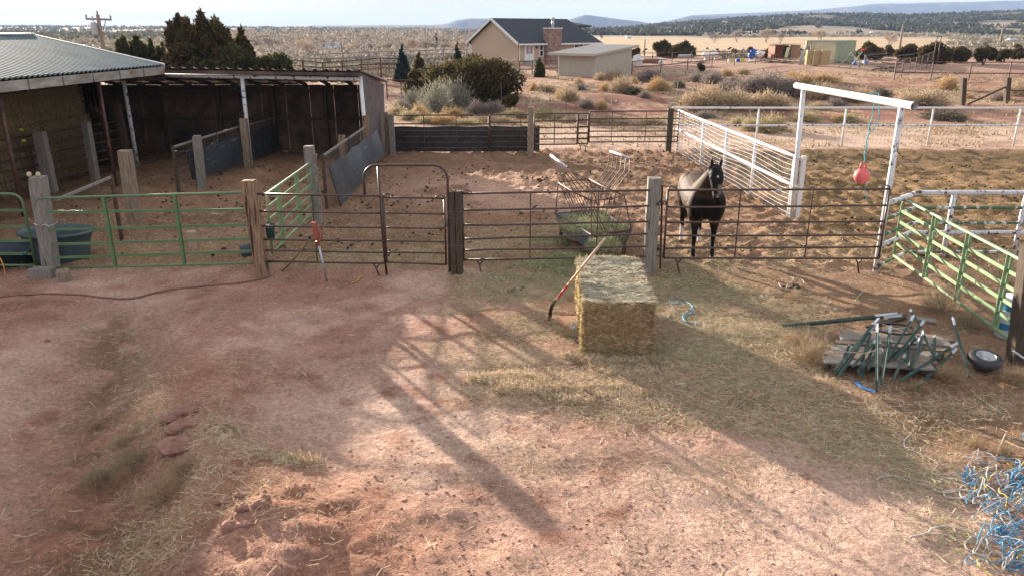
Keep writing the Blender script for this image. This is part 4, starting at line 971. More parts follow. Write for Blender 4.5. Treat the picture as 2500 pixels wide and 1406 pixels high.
MB().tube([hp(.25,-.1,ez_-.2),hp(.12,-.1,ez_-.35),hp(.12,-.1,hz)],.05,6).build('downpipe',M['trim'],hs)
MB().tube([hp(-.3,gw+.1,ez_-.2),hp(-.08,gw-.1,ez_-.5),hp(-.08,gw-.1,hz)],.05,6).build('downpipe',M['trim'],hs)
MB().ell(hp(solve_u(1309,yh,hx0,ud.x,ud.y,3),-.1,zd1-.35),(.07,.07,.14),8,6).build('porch_lamp',M['tine'],hs)
# ================================================================ BEIGE SHED
ys_=68.0; bx=V(1455,160,ys_).x; bz_=V(1455,191,ys_).z
sd=thing('metal_shed','beige corrugated metal shed with an overhanging lean-to roof in front of the house','shed',(bx,ys_,bz_))
ul=Vector((-.72,.694,0)); ur=Vector((.72,.694,0))
zN=V(1455,135,ys_).z
sL=solve_u(1362,ys_,bx,ul.x,ul.y,1.6); sR=solve_u(1541,ys_,bx,ur.x,ur.y,1.6)
B0=Vector((bx,ys_,0)); zF=V(1541,117,ys_+sR*.694).z
def bp2(a,b_,z): return B0+ul*a+ur*b_+Vector((0,0,z))
corrug('wall',bp2(sL,0,bz_-.4),bp2(0,0,bz_-.4),bp2(sL,0,zN),bp2(0,0,zN),int(sL/.2),.035,'beige',sd)
mb=MB(); n_=int(sR/.2)*4; vs=[];fs=[]
for i in range(n_+1):
    s=i/n_; o_=Vector((.694,-.72,0))*(.02*(1 if i%4>1 else 0)); vs+= [bp2(0,s*sR,bz_-.4)+o_,bp2(0,s*sR,zN+(zF-zN)*s)+o_]
for i in range(n_): fs.append((2*i,2*i+2,2*i+3,2*i+1))
mb.add(vs,fs); mb.build('wall',M['beige'],sd)
mb=MB(); mb.add([bp2(sL,0,bz_-.4),bp2(sL,sR,bz_-.4),bp2(sL,sR,zF),bp2(sL,0,zN)],[(0,1,2,3)]); mb.add([bp2(0,sR,bz_-.4),bp2(sL,sR,bz_-.4),bp2(sL,sR,zF),bp2(0,sR,zF)],[(0,1,2,3)]); mb.build('wall',M['beige'],sd)
sp_=(zF-zN)/sR; oo=.75
def rz_(b_): return zN+.12+sp_*b_
corrug('roof',bp2(-.15,-.5,rz_(-.5)),bp2(sL+oo,-.5,rz_(-.5)),bp2(-.15,sR+oo,rz_(sR+oo)),bp2(sL+oo,sR+oo,rz_(sR+oo)),26,.03,'beigeroof',sd)
MB().beam(bp2(-.2,-.55,rz_(-.5)-.07),bp2(sL+oo,-.55,rz_(-.5)-.07),.06,.2).build('eave_trim',M['beige'],sd)
MB().beam(bp2(-.2,-.55,rz_(-.5)-.06),bp2(-.2,sR+oo,rz_(sR+oo)-.06),.06,.2).build('eave_trim',M['beige'],sd)
# ================================================================ CONTAINER and things round it
yc=86.0; cx_=V(2043,130,yc).x; cb=V(2043,163,yc).z; ct=V(2043,102,yc).z
R_c=0; vl=Vector((-.78,.626,0)); vr=Vector((.70,.714,0)); vr=Vector((.626,.78,0))
cl_=solve_u(1968,yc,cx_,vl.x,vl.y,2.5); ce_=solve_u(2086,yc,cx_,vr.x,vr.y,2.5)
cn=thing('shipping_container','tall two-tone shipping container, cream long side and pale green ribbed end','container',(cx_,yc,cb))
C0=Vector((cx_,yc,0))
def cpn(a,b_,z): return C0+vl*a+vr*b_+Vector((0,0,z))
corrug('side_panel',cpn(0,0,cb-.2),cpn(cl_,0,cb-.2),cpn(0,0,ct),cpn(cl_,0,ct),16,.05,'contside',cn)
corrug('side_panel',cpn(0,ce_,cb-.2),cpn(cl_,ce_,cb-.2),cpn(0,ce_,ct),cpn(cl_,ce_,ct),16,.05,'contside',cn)
corrug('end_panel',cpn(.02,0,cb-.2),cpn(.02,ce_,cb-.2),cpn(.02,0,ct),cpn(.02,ce_,ct),9,.07,'contend',cn)
corrug('end_panel',cpn(cl_,0,cb-.2),cpn(cl_,ce_,cb-.2),cpn(cl_,0,ct),cpn(cl_,ce_,ct),9,.07,'contend',cn)
mb=MB()
for a,b_ in((0,0),(0,ce_),(cl_,0),(cl_,ce_)): mb.box(cpn(a,b_,(cb+ct)/2-.1),(.17,.17,ct-cb+.3))
for b_ in(0,ce_): mb.beam(cpn(0,b_,ct),cpn(cl_,b_,ct),.13,.13); 
for a in(0,cl_): mb.beam(cpn(a,0,ct),cpn(a,ce_,ct),.13,.13); mb.beam(cpn(a,0,cb+.05),cpn(a,ce_,cb+.05),.13,.15)
mb.build('corner_frame',M['contend'],cn)
corrug('roof',cpn(0,0,ct+.05),cpn(cl_,0,ct+.05),cpn(0,ce_,ct+.05),cpn(cl_,ce_,ct+.05),14,.03,'contend',cn)
# hay bale stack in front of it
def smallstack():
    k_=0
    for a in range(3):
        for lv in range(4):
            p=V(2012,160,82.0); base=p.z
            c_=Vector((p.x-a*.62,p.y+a*.40,base+.19+lv*.37))
            if a==0 and lv==3: c_.z-=.0
            o=MB().box(c_,(.85,.5,.355),Matrix.Rotation(random.uniform(-.05,.05),3,'Z')).build('square_bale',M['squarebale'],loc=(c_.x,c_.y,c_.z-.23)); tag(o,'small square bale in the stack leaning against the cream side of the container','hay bale','square bales stacked by the container')
M['squarebale']=mat('square_bale_hay',(.50,.38,.20),(.36,.26,.13),5,(1,1,6),rough=.9,bump=.8,bs=10)
smallstack()
wp=V(1989,162,82.5); o=MB().box(Vector((wp.x,wp.y,wp.z+.62)),(.75,.12,1.4),Matrix.Rotation(.5,3,'Z')).build('leaning_sheet',M['contside'],loc=wp); tag(o,'pale flat sheet standing beside the stacked square bales','sheet')
# poles leaning on the container
for i in range(11):
    b_=V(1948+i*3.2,157+random.uniform(-1,4),84.5); b_.z=float(Hc(b_.x,b_.y)); t_=V(1962+i*2.6,118+random.uniform(-8,8),88)
    if i==9: t_=V(1981,101,88)
    o=MB().tube([b_,t_],.05,6).build('leaning_pole',M['greywood'],loc=b_); tag(o,'slim grey pole leaning with others against the cream container','pole','poles leaning on the container')
# open red-brown shed
y2=92; pA=V(1893,139,y2); zz0=pA.z
os_=thing('lean_to','small open-front rust-brown lean-to with a pale flat roof left of the container','shed',(pA.x,y2,zz0))
xa=V(1893,120,y2).x; xb=V(1930,120,y2).x; xc=V(1958,120,y2+2).x; zt3=V(1893,110,y2).z
for (a,b_) in(((xa,y2),(xa,y2+2.5)),((xa,y2+2.5),(xb,y2+2.6)),((xb,y2),(xc,y2+2.5))):
    mb=MB(); mb.add([(a[0],a[1],zz0-.2),(b_[0],b_[1],zz0-.2),(b_[0],b_[1],zt3-.05),(a[0],a[1],zt3-.05)],[(0,1,2,3)]); mb.build('wall',M['rock'],os_)
mb=MB(); mb.add([(xa-.3,y2-.3,zt3),(xb+.3,y2-.3,zt3),(xc+.2,y2+2.8,zt3-.1),(xa-.1,y2+2.8,zt3-.1)],[(0,1,2,3)]); mb.add([(xa-.3,y2-.3,zt3+.08),(xb+.3,y2-.3,zt3+.08),(xc+.2,y2+2.8,zt3-.02),(xa-.1,y2+2.8,zt3-.02)],[(0,1,2,3)]); mb.build('roof',M['trim'],os_)
for x_ in(xa,(xa+xb)/2,xb): MB().beam((x_,y2-.05,zz0-.2),(x_,y2-.05,zt3),.1,.1).build('post',M['darkwood'],os_)
MB().beam(((xa+xb)/2+.35,y2-.2,zz0-.1),((xa+xb)/2+.6,y2-.1,zt3-.3),.35,.05,up=(0,1,0)).build('door_leaf',M['contside'],os_)
# propane tank
y3=98; a=V(1714,135,y3); b_=V(1755,135,y3); zc_=(a.z+b_.z)/2; rr_=(V(1735,127,y3).z-V(1735,142,y3).z)/2
pt=thing('propane_tank','white horizontal propane tank on short legs beyond the pipe fence','tank',((a.x+b_.x)/2,y3,zc_-rr_-.2))
prof=[]; L2=(b_.x-a.x)/2
mb=MB(); pts=[];rs=[]
for i in range(13):
    t=-1+2*i/12; x_=(a.x+b_.x)/2+L2*(math.sin(t*math.pi/2)); pts.append(Vector((x_,y3,zc_))); rs.append(rr_*min(1,math.sqrt(max(0.02,1-abs(math.sin(t*math.pi/2))**8))))
mb.tube(pts,rs,18); mb.build('tank_shell',M['tank'],pt,smooth=True)
MB().tube([Vector(((a.x+b_.x)/2-.02,y3,zc_)),Vector(((a.x+b_.x)/2+.02,y3,zc_))],rr_*1.02,18).build('band',M['galv'],pt)
for s in(-.6,.6): MB().box(((a.x+b_.x)/2+L2*s,y3,zc_-rr_-.05),(.12,.6,.35)).build('leg',M['concrete'],pt)
# tarp, junk, ibc etc
def blob(name,label,cat,px,py,y,r,mt,jit=.25,group=None,nu=10,nv=7):
    p=V(px,py,y); gz=float(Hc(p.x,p.y)); mb=MB().ell((p.x,p.y,max(p.z,gz+r[2]*.5)),r,nu,nv,jit=jit); o=mb.build(name,M[mt],loc=(p.x,p.y,gz)); return tag(o,label,cat,group)
blob('tarp','crumpled bright blue tarp heaped beside pale sacks behind the pipe fence','tarp',1836,133,93,(.45,.35,.5),'blue',.4,nu=12)
blob('tarp','pale grey crumpled sheeting next to the blue tarp','tarp',1855,132,94,(.6,.5,.35),'trim',.35)
blob('sack','white torn feed sack lying left on the debris beyond the shed','sack',1558,148,80,(.55,.3,.5),'trim',.35)
blob('sack','white crumpled sack at the right end of the rusty drum','sack',1612,150,81,(.3,.25,.3),'trim',.35)
p=V(1585,150,81); o=MB().tube([p+Vector((-1.0,0,0)),p+Vector((1.0,.1,0))],.25,12).build('rusty_drum',M['rock'],loc=p); tag(o,'long rust-red drum lying between two white sacks','drum')
p=V(1675,139,95); o=thing('culvert_pipe','short galvanised culvert pipe lying under the wide juniper','pipe',p)
mb=MB(); mb.tube([p+Vector((-.95,0,0)),p+Vector((.75,.1,0))],.26,14,cap=False); mb.build('shell',M['galv'],o,smooth=True)
for (px,py,mt,lab,w) in((1802,141,'blue','small blue toy box lying in the junk by the tarp',.45),(1790,140,'yellow','small yellow toy lying left of the blue box',.3),(1813,140,'yellow','small yellow toy lying right of the blue box',.3),(1785,137,'contside','cream carton standing behind the small yellow toys',.6),(1838,147,'trim','flat white board lying near the end of the pipe fence',.9)):
    p=V(px,py,92); gz=float(Hc(p.x,p.y)); o=MB().box((p.x,p.y,gz+.2),(w,.35,.34 if w<.8 else .08),Matrix.Rotation(random.uniform(-.5,.5),3,'Z')).build('junk_item',M[mt],loc=(p.x,p.y,gz)); tag(o,lab,'junk')
# junk heaps of boards
def boards(name,label,px,py,y,n,spread,L0,mt,cat='wood pile',h=.4):
    p=V(px,py,y); gz=float(Hc(p.x,p.y)); o=thing(name,label,cat,(p.x,p.y,gz))
    for i in range(n):
        a_=random.uniform(-.7,.7); c_=Vector((p.x+random.gauss(0,spread),p.y+random.gauss(0,spread*.4),gz+.06+random.random()*h)); l=L0*random.uniform(.5,1)
        d_=Vector((math.cos(a_),math.sin(a_),random.uniform(-.15,.15)))*l/2
        MB().beam(c_-d_,c_+d_,random.uniform(.08,.22),.05).build('board',M[mt if i%3 else 'greywood'],o)
    return o
boards('lumber_pile','scattered dark boards and scrap between the blue tarp and the lean-to',1880,142,90,16,1.3,2.4,'darkwood')
boards('scrap_heap','dark scrap heap below the poles left of the container',1925,150,87,14,.8,1.2,'darkwood')
boards('lumber_pile','pale pile of weathered boards left of the dark corral corner',2160,168,76,22,.9,1.6,'greywood')
boards('pallet_stack','low dark stack of pallets and rails right of the container',2120,152,84,22,1.6,3.0,'darkwood',h=1.1)
boards('lumber_pile','low scatter of boards by the beige shed',1690,152,88,8,1.5,2.,'greywood',h=.15)
# swing set A frames
sw=thing('swing_set','worn swing frame of slanted poles with red cap and blue seats, right of the container','swing set',V(2090,165,80))
for (q,mt) in((((2079,129),(2044,168)),'contend'),(((2108,124),(2075,166)),'contend'),(((2098,128),(2099,169)),'tpost'),(((2112,135),(2128,168)),'galv'),(((2112,135),(2110,165)),'galv'),(((2079,129),(2100,170)),'galv')):
    a=V(*q[0],80); b_=V(*q[1],80+random.uniform(-1,1)); MB().tube([a,b_],.05,6).build('pole',M[mt],sw)
MB().box(V(2106,124,80),(.4,.2,.15),Matrix.Rotation(-.4,3,'Y')).build('cap',M['red'],sw)
MB().tube([V(2079,129,80),V(2108,126,80)],.04,6).build('cross_bar',M['tpost'],sw)
for px,py in((2086,155),(2112,153)): MB().ell(V(px,py,80.5),(.22,.2,.2),8,6,jit=.2).build('seat',M['bluetrim'],sw)
# ================================================================ BACKGROUND FENCES
def rails(name,label,pts,hs,mt,r=.04,pr=.05,mesh=False,cat='fence',every=None):
    """pts = feet in world space (on terrain), rails follow them"""
    root=thing(name,label,cat,pts[0].lerp(pts[-1],.5))
    for p in pts: MB().tube([p+Vector((0,0,-.1)),p+Vector((0,0,hs[0]))],pr,6).build('post',M[mt],root)
    for h in hs:
        MB().tube([p+Vector((0,0,h)) for p in pts],r,6).build('rail',M[mt],root)
    if mesh:
        mb=MB()
        for a,b_ in zip(pts[:-1],pts[1:]):
            n=int((b_-a).length/.25)
            for i in range(n): p=a.lerp(b_,i/n); mb.tube([p,p+Vector((0,0,hs[0]))],.006,3,cap=False)
            for k in range(7): mb.tube([a+Vector((0,0,.1+k*.2)),b_+Vector((0,0,.1+k*.2))],.006,3,cap=False)
        mb.build('wire_mesh',M['wire'],root)
    return root
def onT(px,py,y):
    p=V(px,py,y); p.z=float(Hc(p.x,p.y)); return p
def line(px0,y0,px1,y1,n):
    a=V(px0,150,y0);b_=V(px1,150,y1); out=[]
    for i in range(n):
        p=a.lerp(b_,i/(n-1)); p.z=float(Hc(p.x,p.y)); out.append(p)
    return out
k1=GT(2182,196); k2=GT(2560,203)
def gl_(a,b_,n): 
    o=[]
    for i in range(n): p=a.lerp(b_,i/(n-1)); p.z=float(Hc(p.x,p.y)); o.append(p)
    return o
rails('corral_fence','near side of the far dark pipe corral with two rails, right of the board pile',gl_(k1,k2,5),(1.45,.6),'rustpipe',.045,.05)
k3=k1+Vector((9.5,20,0)); rails('corral_fence','meshed left side of the far dark pipe corral, running away from its near corner',gl_(k1,k1+Vector((11.2,15.4,0)),7),(1.45,.6),'rustpipe',.035,.035,mesh=True)
k4=k1+Vector((13.2,18.1,0)); k5=k1+Vector((27,37,0))
rails('corral_fence','farther meshed stretch of the dark corral beyond its tall gateway',gl_(k4,k5,7),(1.45,.6),'rustpipe',.035,.035,mesh=True)
rails('corral_fence','back side of the far dark pipe corral near the round junipers',gl_(k5,k5+Vector((22,-2,0)),4),(1.45,.55),'rustpipe',.04,.045)
for s in(0,): 
    a=k1+Vector((11.4,15.7,0)); b_=k1+Vector((13.0,17.9,0)); a.z=b_.z=float(Hc(a.x,a.y)); r_=thing('corral_gateway','tall narrow goalpost gateway standing in the meshed corral side','gateway',a.lerp(b_,.5))
    MB().tube([a,a+Vector((0,0,2.9))],.045,6).build('post',M['rustpipe'],r_); MB().tube([b_,b_+Vector((0,0,2.9))],.045,6).build('post',M['rustpipe'],r_)
    MB().tube([a+Vector((-.1,-.05,2.9)),b_+Vector((.1,.05,2.9))],.045,6).build('cross_bar',M['rustpipe'],r_)
rails('pipe_fence','lower dark pipe fence running from the beige shed toward the right',gl_(onT(1543,170,70),onT(1843,163,86),6),(1.25,.75),'rustpipe',.04,.045)
rails('pipe_fence','upper dark pipe fence in front of the propane tank',gl_(onT(1543,150,84),onT(1895,145,97),9),(1.2,.8),'rustpipe',.04,.045)
rails('pipe_fence','dark rail fence in front of the house between the wide juniper and the beige shed',gl_(onT(1268,178,72),onT(1360,178,74),4),(1.2,.5),'rustpipe',.05,.05)
# left mid-ground corral rails
for (a,lab) in (((690,64,975,66,7),'nearest line of weathered rails in the corral maze behind the loafing shed'),((740,70,1000,72,6),'middle line of weathered rails in the corral maze behind the loafing shed'),((770,76,1140,84,7),'farthest line of pale rails in the corral maze, beyond the blue spruce')):
    rails('corral_rails',lab,line(*a),(1.55,1.15,.75),'greywood' if a[1]!=64 else 'rustpipe',.05,.07)
p=onT(930,180,63); r_=thing('crowding_pen','rust-brown close-barred pen in the corral maze left of the spruce','pen',p)
mb=MB()
for i in range(26): mb.tube([p+Vector((-1.6+i*.13,0,0)),p+Vector((-1.6+i*.13,0,1.2))],.022,4)
mb.build('bars',M['rock'],r_); MB().tube([p+Vector((-1.7,0,1.2)),p+Vector((1.8,0,1.2))],.05,6).build('rail',M['rustpipe'],r_)
a=GT(946,246); b_=GT(981,247); c_=GT(1010,244)
rails('pipe_fence','rusty three-rail pipe fence piece just right of the loafing shed',[a,b_,c_],(1.35,.95,.3),'rustpipe',.03,.04)
# thin steel posts carrying wire across the embankment
tb=[GT(px,py) for px,py in((1224,262),(1382,272),(1493,258),(1652,248),(1315,190),(1760,240))]
for i,p in enumerate(tb[:4]):
    o=MB().tube([p,p+Vector((0,0,1.25))],.022,5).build('steel_post',M['wire'],loc=p); tag(o,'thin grey steel fence post on the embankment beyond the rear panels','post','steel wire-fence posts on the embankment')
# ================================================================ UTILITY POLES
def upole(label,top,foot,y,w=.14,arm=None,tr=False,wires=None):
    a=V(*top,y); b_=V(*foot,y); b_.z=min(b_.z,float(Hc(b_.x,b_.y)))-.2
    dirv=(b_-a); k_=(float(Hc(b_.x,b_.y))-a.z)/(dirv.z); b_=a+dirv*max(k_,1)
    r_=thing('utility_pole',label,'utility pole',b_); MB().tube([b_,a],[w*1.2,w*.8],8).build('pole',M['oldwood'],r_,smooth=True)
    if arm:
        l=V(*arm[0],y);q=V(*arm[1],y); MB().beam(l,q,.1,.13).build('cross_arm',M['oldwood'],r_)
        mb=MB(); 
        for t in(.02,.98): mb.ell(l.lerp(q,t)+Vector((0,0,.18)),(.06,.06,.12),8,6)
        mb.ell(a+Vector((0,0,.12)),(.06,.06,.14),8,6); mb.build('insulator',M['greywood'],r_)
        m_=l.lerp(q,.5); mb=MB(); 
        for t in(.22,.78): mb.tube([l.lerp(q,t),Vector((m_.x,m_.y,m_.z-1.0))+Vector((.1,0,0))],.03,4)
        mb.build('brace',M['greywood'],r_)
    if tr:
        c=V(234,68,y); mb=MB(); mb.lathe(c+Vector((0,-.2,-.5)),[(0,0),(.2,.0),(.22,.1),(.22,.75),(.12,.85),(0,.88)],12); mb.tube([c+Vector((0,-.2,.3)),c+Vector((-.03,-.2,.75))],.04,6); mb.build('transformer',M['galv'],r_)
        MB().tube([V(236,80,y),V(238,92,y),V(243,100,y),V(250,103,y)],.02,4).build('cable',M['tine'],r_)
    return r_
upole('tall wooden utility pole with a cross arm and transformer, rising behind the barn roof',(238,36),(254,118),56,.15,((210,47),(272,49)),True)
upole('leaning bare wooden pole behind the corral rails in the grey brush',(831,104),(845,183),74,.09)
upole('thin brown utility pole in the golden field right of the beige shed',(1575,97),(1573,140),140,.13)
upole('brown utility pole behind the dark round junipers on the right',(2205,60),(2198,112),190,.22)
upole('distant utility pole at the foot of the slope near the parked cars',(2450,62),(2444,102),260,.3,((2445,66),(2456,67)))
# ================================================================ FOLIAGE GENERATORS
def crown(name,blobs,n,size,cols,parent=None,loc=(0,0,0),m='leaf',flat=1.0,updir=.3,link=True):
    B=np.array([b[:3] for b in blobs],float); Rr=np.array([b[3:6] for b in blobs],float)
    w=Rr.prod(1)**(2/3); bi=RNG.choice(len(B),n,p=w/w.sum())
    d=RNG.normal(size=(n,3)); d/=np.linalg.norm(d,axis=1,keepdims=True)
    rad=(.45+.62*RNG.random(n)**.6)*(1+.16*np.sin(d[:,0]*7+bi)*np.cos(d[:,2]*6+bi*2.1))
    P=B[bi]+Rr[bi]*d*rad[:,None]
    nrm=d+RNG.normal(size=(n,3))*.7; nrm/=np.linalg.norm(nrm,axis=1,keepdims=True)
    t=np.cross(nrm,RNG.normal(size=(n,3))); t/=np.linalg.norm(t,axis=1,keepdims=True)
    up=np.array([0,0,1.]); t=t*(1-updir)+(d*.5+up)*updir; t/=np.linalg.norm(t,axis=1,keepdims=True)
    s=np.cross(nrm,t); s/=np.linalg.norm(s,axis=1,keepdims=True)+1e-6
    L_=(size*RNG.uniform(.6,1.5,n))[:,None]; W=L_*.42
    v=np.stack([P-s*W,P+s*W,P+t*L_*1.1+s*W*.3],1)
    v2=np.stack([P-t*L_*.4,P+nrm*W+t*L_*.3,P+t*L_*.9-nrm*W*.4],1)
    vs=np.concatenate([v,v2],1).reshape(-1,3); vs[:,2]=np.maximum(vs[:,2],.01)
    f=np.arange(len(vs)).reshape(-1,3)
    cs=np.array(cols)[RNG.integers(0,len(cols),n)]*RNG.uniform(.75,1.25,n)[:,None]
    cb=RNG.uniform(.8,1.2,len(B))[bi][:,None]
    return npmesh(name,vs,f,M[m],parent=parent,loc=loc,col=np.repeat(cs*cb,6,axis=0),link=link)
def spikes(name,n,rx,rz,ln,wd,cols,stems=60,shape='dome',parent=None,low=.0):
    nc=6; ca=RNG.uniform(0,6.28,nc); cr=RNG.uniform(.15,.55,nc)*rx; cS=RNG.uniform(.45,.85,nc); cH=RNG.uniform(.5,1.05,nc)
    ci=RNG.integers(0,nc,n)
    d=RNG.normal(size=(n,3)); d[:,2]=np.abs(d[:,2])*1.0+low; d/=np.linalg.norm(d,axis=1,keepdims=True)
    lob=1+.18*np.sin(np.arctan2(d[:,1],d[:,0])*3+RNG.uniform(0,6))+.12*np.sin(np.arctan2(d[:,1],d[:,0])*7)
    rad=(.35+.65*RNG.random(n)**.45)*lob
    P=d*rad[:,None]*np.array([rx,rx,rz])*np.stack([cS[ci],cS[ci],cH[ci]],-1)+np.stack([np.cos(ca[ci])*cr[ci],np.sin(ca[ci])*cr[ci],0*cr[ci]],-1)
    dr=d*np.array([1,1,1.3])+RNG.normal(size=(n,3))*.38; dr/=np.linalg.norm(dr,axis=1,keepdims=True)
    s=np.cross(dr,RNG.normal(size=(n,3))); s/=np.linalg.norm(s,axis=1,keepdims=True)
    L_=(ln*RNG.uniform(.5,1.5,n))[:,None]; W=(wd*RNG.uniform(.6,1.4,n))[:,None]
    v=np.stack([P-s*W,P+s*W,P+dr*L_],1).reshape(-1,3)
    cs=np.repeat(np.array(cols)[RNG.integers(0,len(cols),n)]*RNG.uniform(.75,1.2,n)[:,None],3,axis=0)
    if stems:
        d2=RNG.normal(size=(stems,3)); d2[:,2]=np.abs(d2[:,2])+.2; d2/=np.linalg.norm(d2,axis=1,keepdims=True)
        e=d2*np.array([rx,rx,rz])*RNG.uniform(.6,.95,stems)[:,None]; b0=d2*np.array([.12*rx,.12*rx,0])
        s2=np.cross(d2,np.array([0,0,1.])); s2/=np.linalg.norm(s2,axis=1,keepdims=True)+1e-6
        v2=np.stack([b0-s2*wd*1.3,b0+s2*wd*1.3,e],1).reshape(-1,3)
        v=np.concatenate([v,v2]); cs=np.concatenate([cs,np.repeat(np.array([[.16,.12,.09]]),stems*3,axis=0)])
    v[:,2]=np.maximum(v[:,2],-.02)
    return npmesh(name,v,np.arange(len(v)).reshape(-1,3),M['twig'],col=cs,link=False)
KC={'sage':[(.34,.34,.28),(.28,.28,.22),(.40,.39,.33)],'rabbit':[(.60,.41,.22),(.50,.34,.18),(.64,.48,.29)],'yellow':[(.60,.51,.29),(.54,.46,.28),(.47,.41,.26)],
 'tan':[(.56,.44,.30),(.48,.37,.25),(.62,.51,.37)],'grey':[(.33,.28,.26),(.26,.22,.20),(.40,.35,.31)],'dark':[(.16,.15,.11),(.11,.11,.08),(.22,.19,.14)]}
PROTO={}
for k_ in KC:
    PROTO[k_]=[spikes(k_+'_twigs',2300,.5,.78 if k_!='sage' else .85,.15 if k_ not in('sage',) else .13,.011,KC[k_],70) for _ in range(3)]
KL={'sage':('sagebrush','grey-green sagebrush'),'rabbit':('rabbitbrush','orange-gold rabbitbrush'),'yellow':('rabbitbrush','pale yellow rabbitbrush'),'tan':('dry_bush','tall tan dry bush'),'grey':('greasewood','grey twiggy brush'),'dark':('low_bush','low dark olive bush')}
SH=[ # px,py(foot),width px,height px,kind,place
(1065,272,95,62,'sage','in front of the big round juniper'),(1110,264,80,58,'sage','in front of the big round juniper'),(1010,262,70,45,'sage','in front of the big round juniper'),(1165,276,60,32,'grey','in front of the big round juniper'),(1205,274,60,30,'grey','in front of the big round juniper'),
(1022,284,48,30,'rabbit','just behind the rear left panels'),(1105,288,62,30,'rabbit','just behind the rear left panels'),(1085,302,80,26,'rabbit','just behind the rear left panels'),(1048,300,80,24,'yellow','just behind the rear left panels'),(1000,292,60,28,'yellow','just behind the rear left panels'),(970,280,50,24,'tan','just behind the rear left panels'),(1140,306,70,22,'yellow','just behind the rear left panels'),(1180,300,60,18,'tan','just behind the rear left panels'),(1260,288,80,26,'yellow','just behind the cracked rear post'),(1230,300,60,18,'tan','just behind the cracked rear post'),(1330,288,70,28,'yellow','just behind the cracked rear post'),(1370,292,60,20,'tan','just behind the cracked rear post'),(985,268,50,26,'grey','in front of the big round juniper'),
(1302,222,26,22,'rabbit','on the left of the red embankment'),(1335,225,55,22,'tan','on the left of the red embankment'),(1385,245,60,34,'tan','on the left of the red embankment'),(1365,240,40,26,'rabbit','on the left of the red embankment'),(1415,220,36,18,'grey','on the left of the red embankment'),(1412,206,30,16,'rabbit','on the red embankment by the beige shed'),
(1465,268,40,28,'rabbit','in the middle of the red embankment'),(1430,262,50,22,'grey','in the middle of the red embankment'),(1475,222,30,22,'rabbit','on the red embankment by the beige shed'),(1515,224,62,38,'tan','on the red embankment by the beige shed'),(1548,232,50,26,'dark','in the middle of the red embankment'),(1575,240,36,20,'grey','in the middle of the red embankment'),(1612,218,64,28,'rabbit','on the upper red embankment'),(1590,200,70,34,'grey','right beside the beige shed'),(1540,204,40,22,'grey','right beside the beige shed'),(1505,196,40,26,'tan','right beside the beige shed'),(1465,196,34,20,'tan','right beside the beige shed'),(1545,206,28,20,'rabbit','right beside the beige shed'),(1490,192,30,20,'rabbit','right beside the beige shed'),
(1655,215,36,20,'dark','on the upper red embankment'),(1702,200,50,26,'grey','on the upper red embankment'),(1772,186,38,20,'rabbit','on the upper red embankment'),(1812,182,40,18,'tan','on the upper red embankment'),(1740,205,60,32,'grey','on the upper red embankment'),(1790,212,50,28,'dark','on the upper red embankment'),
(1690,268,95,50,'tan','behind the white corner fence'),(1745,266,95,56,'tan','behind the white corner fence'),(1800,268,90,52,'tan','behind the white corner fence'),(1850,268,90,44,'tan','behind the white corner fence'),(1900,268,80,42,'tan','behind the white corner fence'),(1660,262,60,34,'grey','behind the white corner fence'),
(1870,226,110,50,'grey','above the tan bushes on the right'),(1920,232,90,48,'grey','above the tan bushes on the right'),(1830,222,80,40,'grey','above the tan bushes on the right'),(1770,225,60,30,'grey','above the tan bushes on the right'),(1960,205,90,26,'rabbit','below the container'),(2010,200,80,24,'rabbit','below the container'),(1940,192,50,20,'rabbit','below the container'),(1985,220,60,22,'dark','below the container'),
(2010,240,80,36,'tan','behind the gallows bar'),(2060,245,70,30,'grey','behind the gallows bar'),(2110,245,80,30,'tan','behind the gallows bar'),(2150,238,60,26,'dark','behind the gallows bar'),(2040,262,60,26,'grey','behind the gallows bar'),(2000,268,60,22,'tan','behind the gallows bar'),
(2260,262,110,46,'tan','right of the gallows bar'),(2200,262,70,34,'tan','right of the gallows bar'),(2300,292,110,30,'dark','right of the gallows bar'),(2310,218,50,36,'rabbit','in front of the far corral'),(2365,240,30,16,'rabbit','in front of the far corral'),(2480,235,60,34,'tan','near the dark corner post'),(2440,246,50,20,'grey','near the dark corner post'),
(1838,320,66,38,'yellow','behind the white rail fence'),(1870,322,80,52,'yellow','behind the white rail fence'),(1890,320,60,38,'yellow','behind the white rail fence'),(1800,306,50,26,'yellow','behind the white rail fence'),(1965,298,80,30,'yellow','behind the white rail fence'),(2070,298,60,28,'yellow','behind the white rail fence'),(2045,298,40,22,'rabbit','behind the white rail fence'),
(1720,288,60,20,'grey','behind the white corner fence'),(1480,300,120,18,'tan','just behind the rear right panels'),(1590,300,80,18,'tan','just behind the rear right panels'),(1400,300,70,16,'tan','just behind the cracked rear post')]
for (px,py,w,h,k_,pl) in SH:
    p=GT(px,py); dd_=p.y*cp+(H0-p.z)*sp; mpp=dd_/F
    nm,lb=KL[k_]; o=bpy.data.objects.new(nm,random.choice(PROTO[k_])); COL.objects.link(o)
    o.location=(p.x,p.y,p.z-.03); o.rotation_euler=(0,0,random.uniform(0,6.28)); o.scale=(w*mpp*.95,w*mpp*.95,h*mpp*1.25)
    tag(o,lb+' '+pl,'shrub',lb+' '+pl)
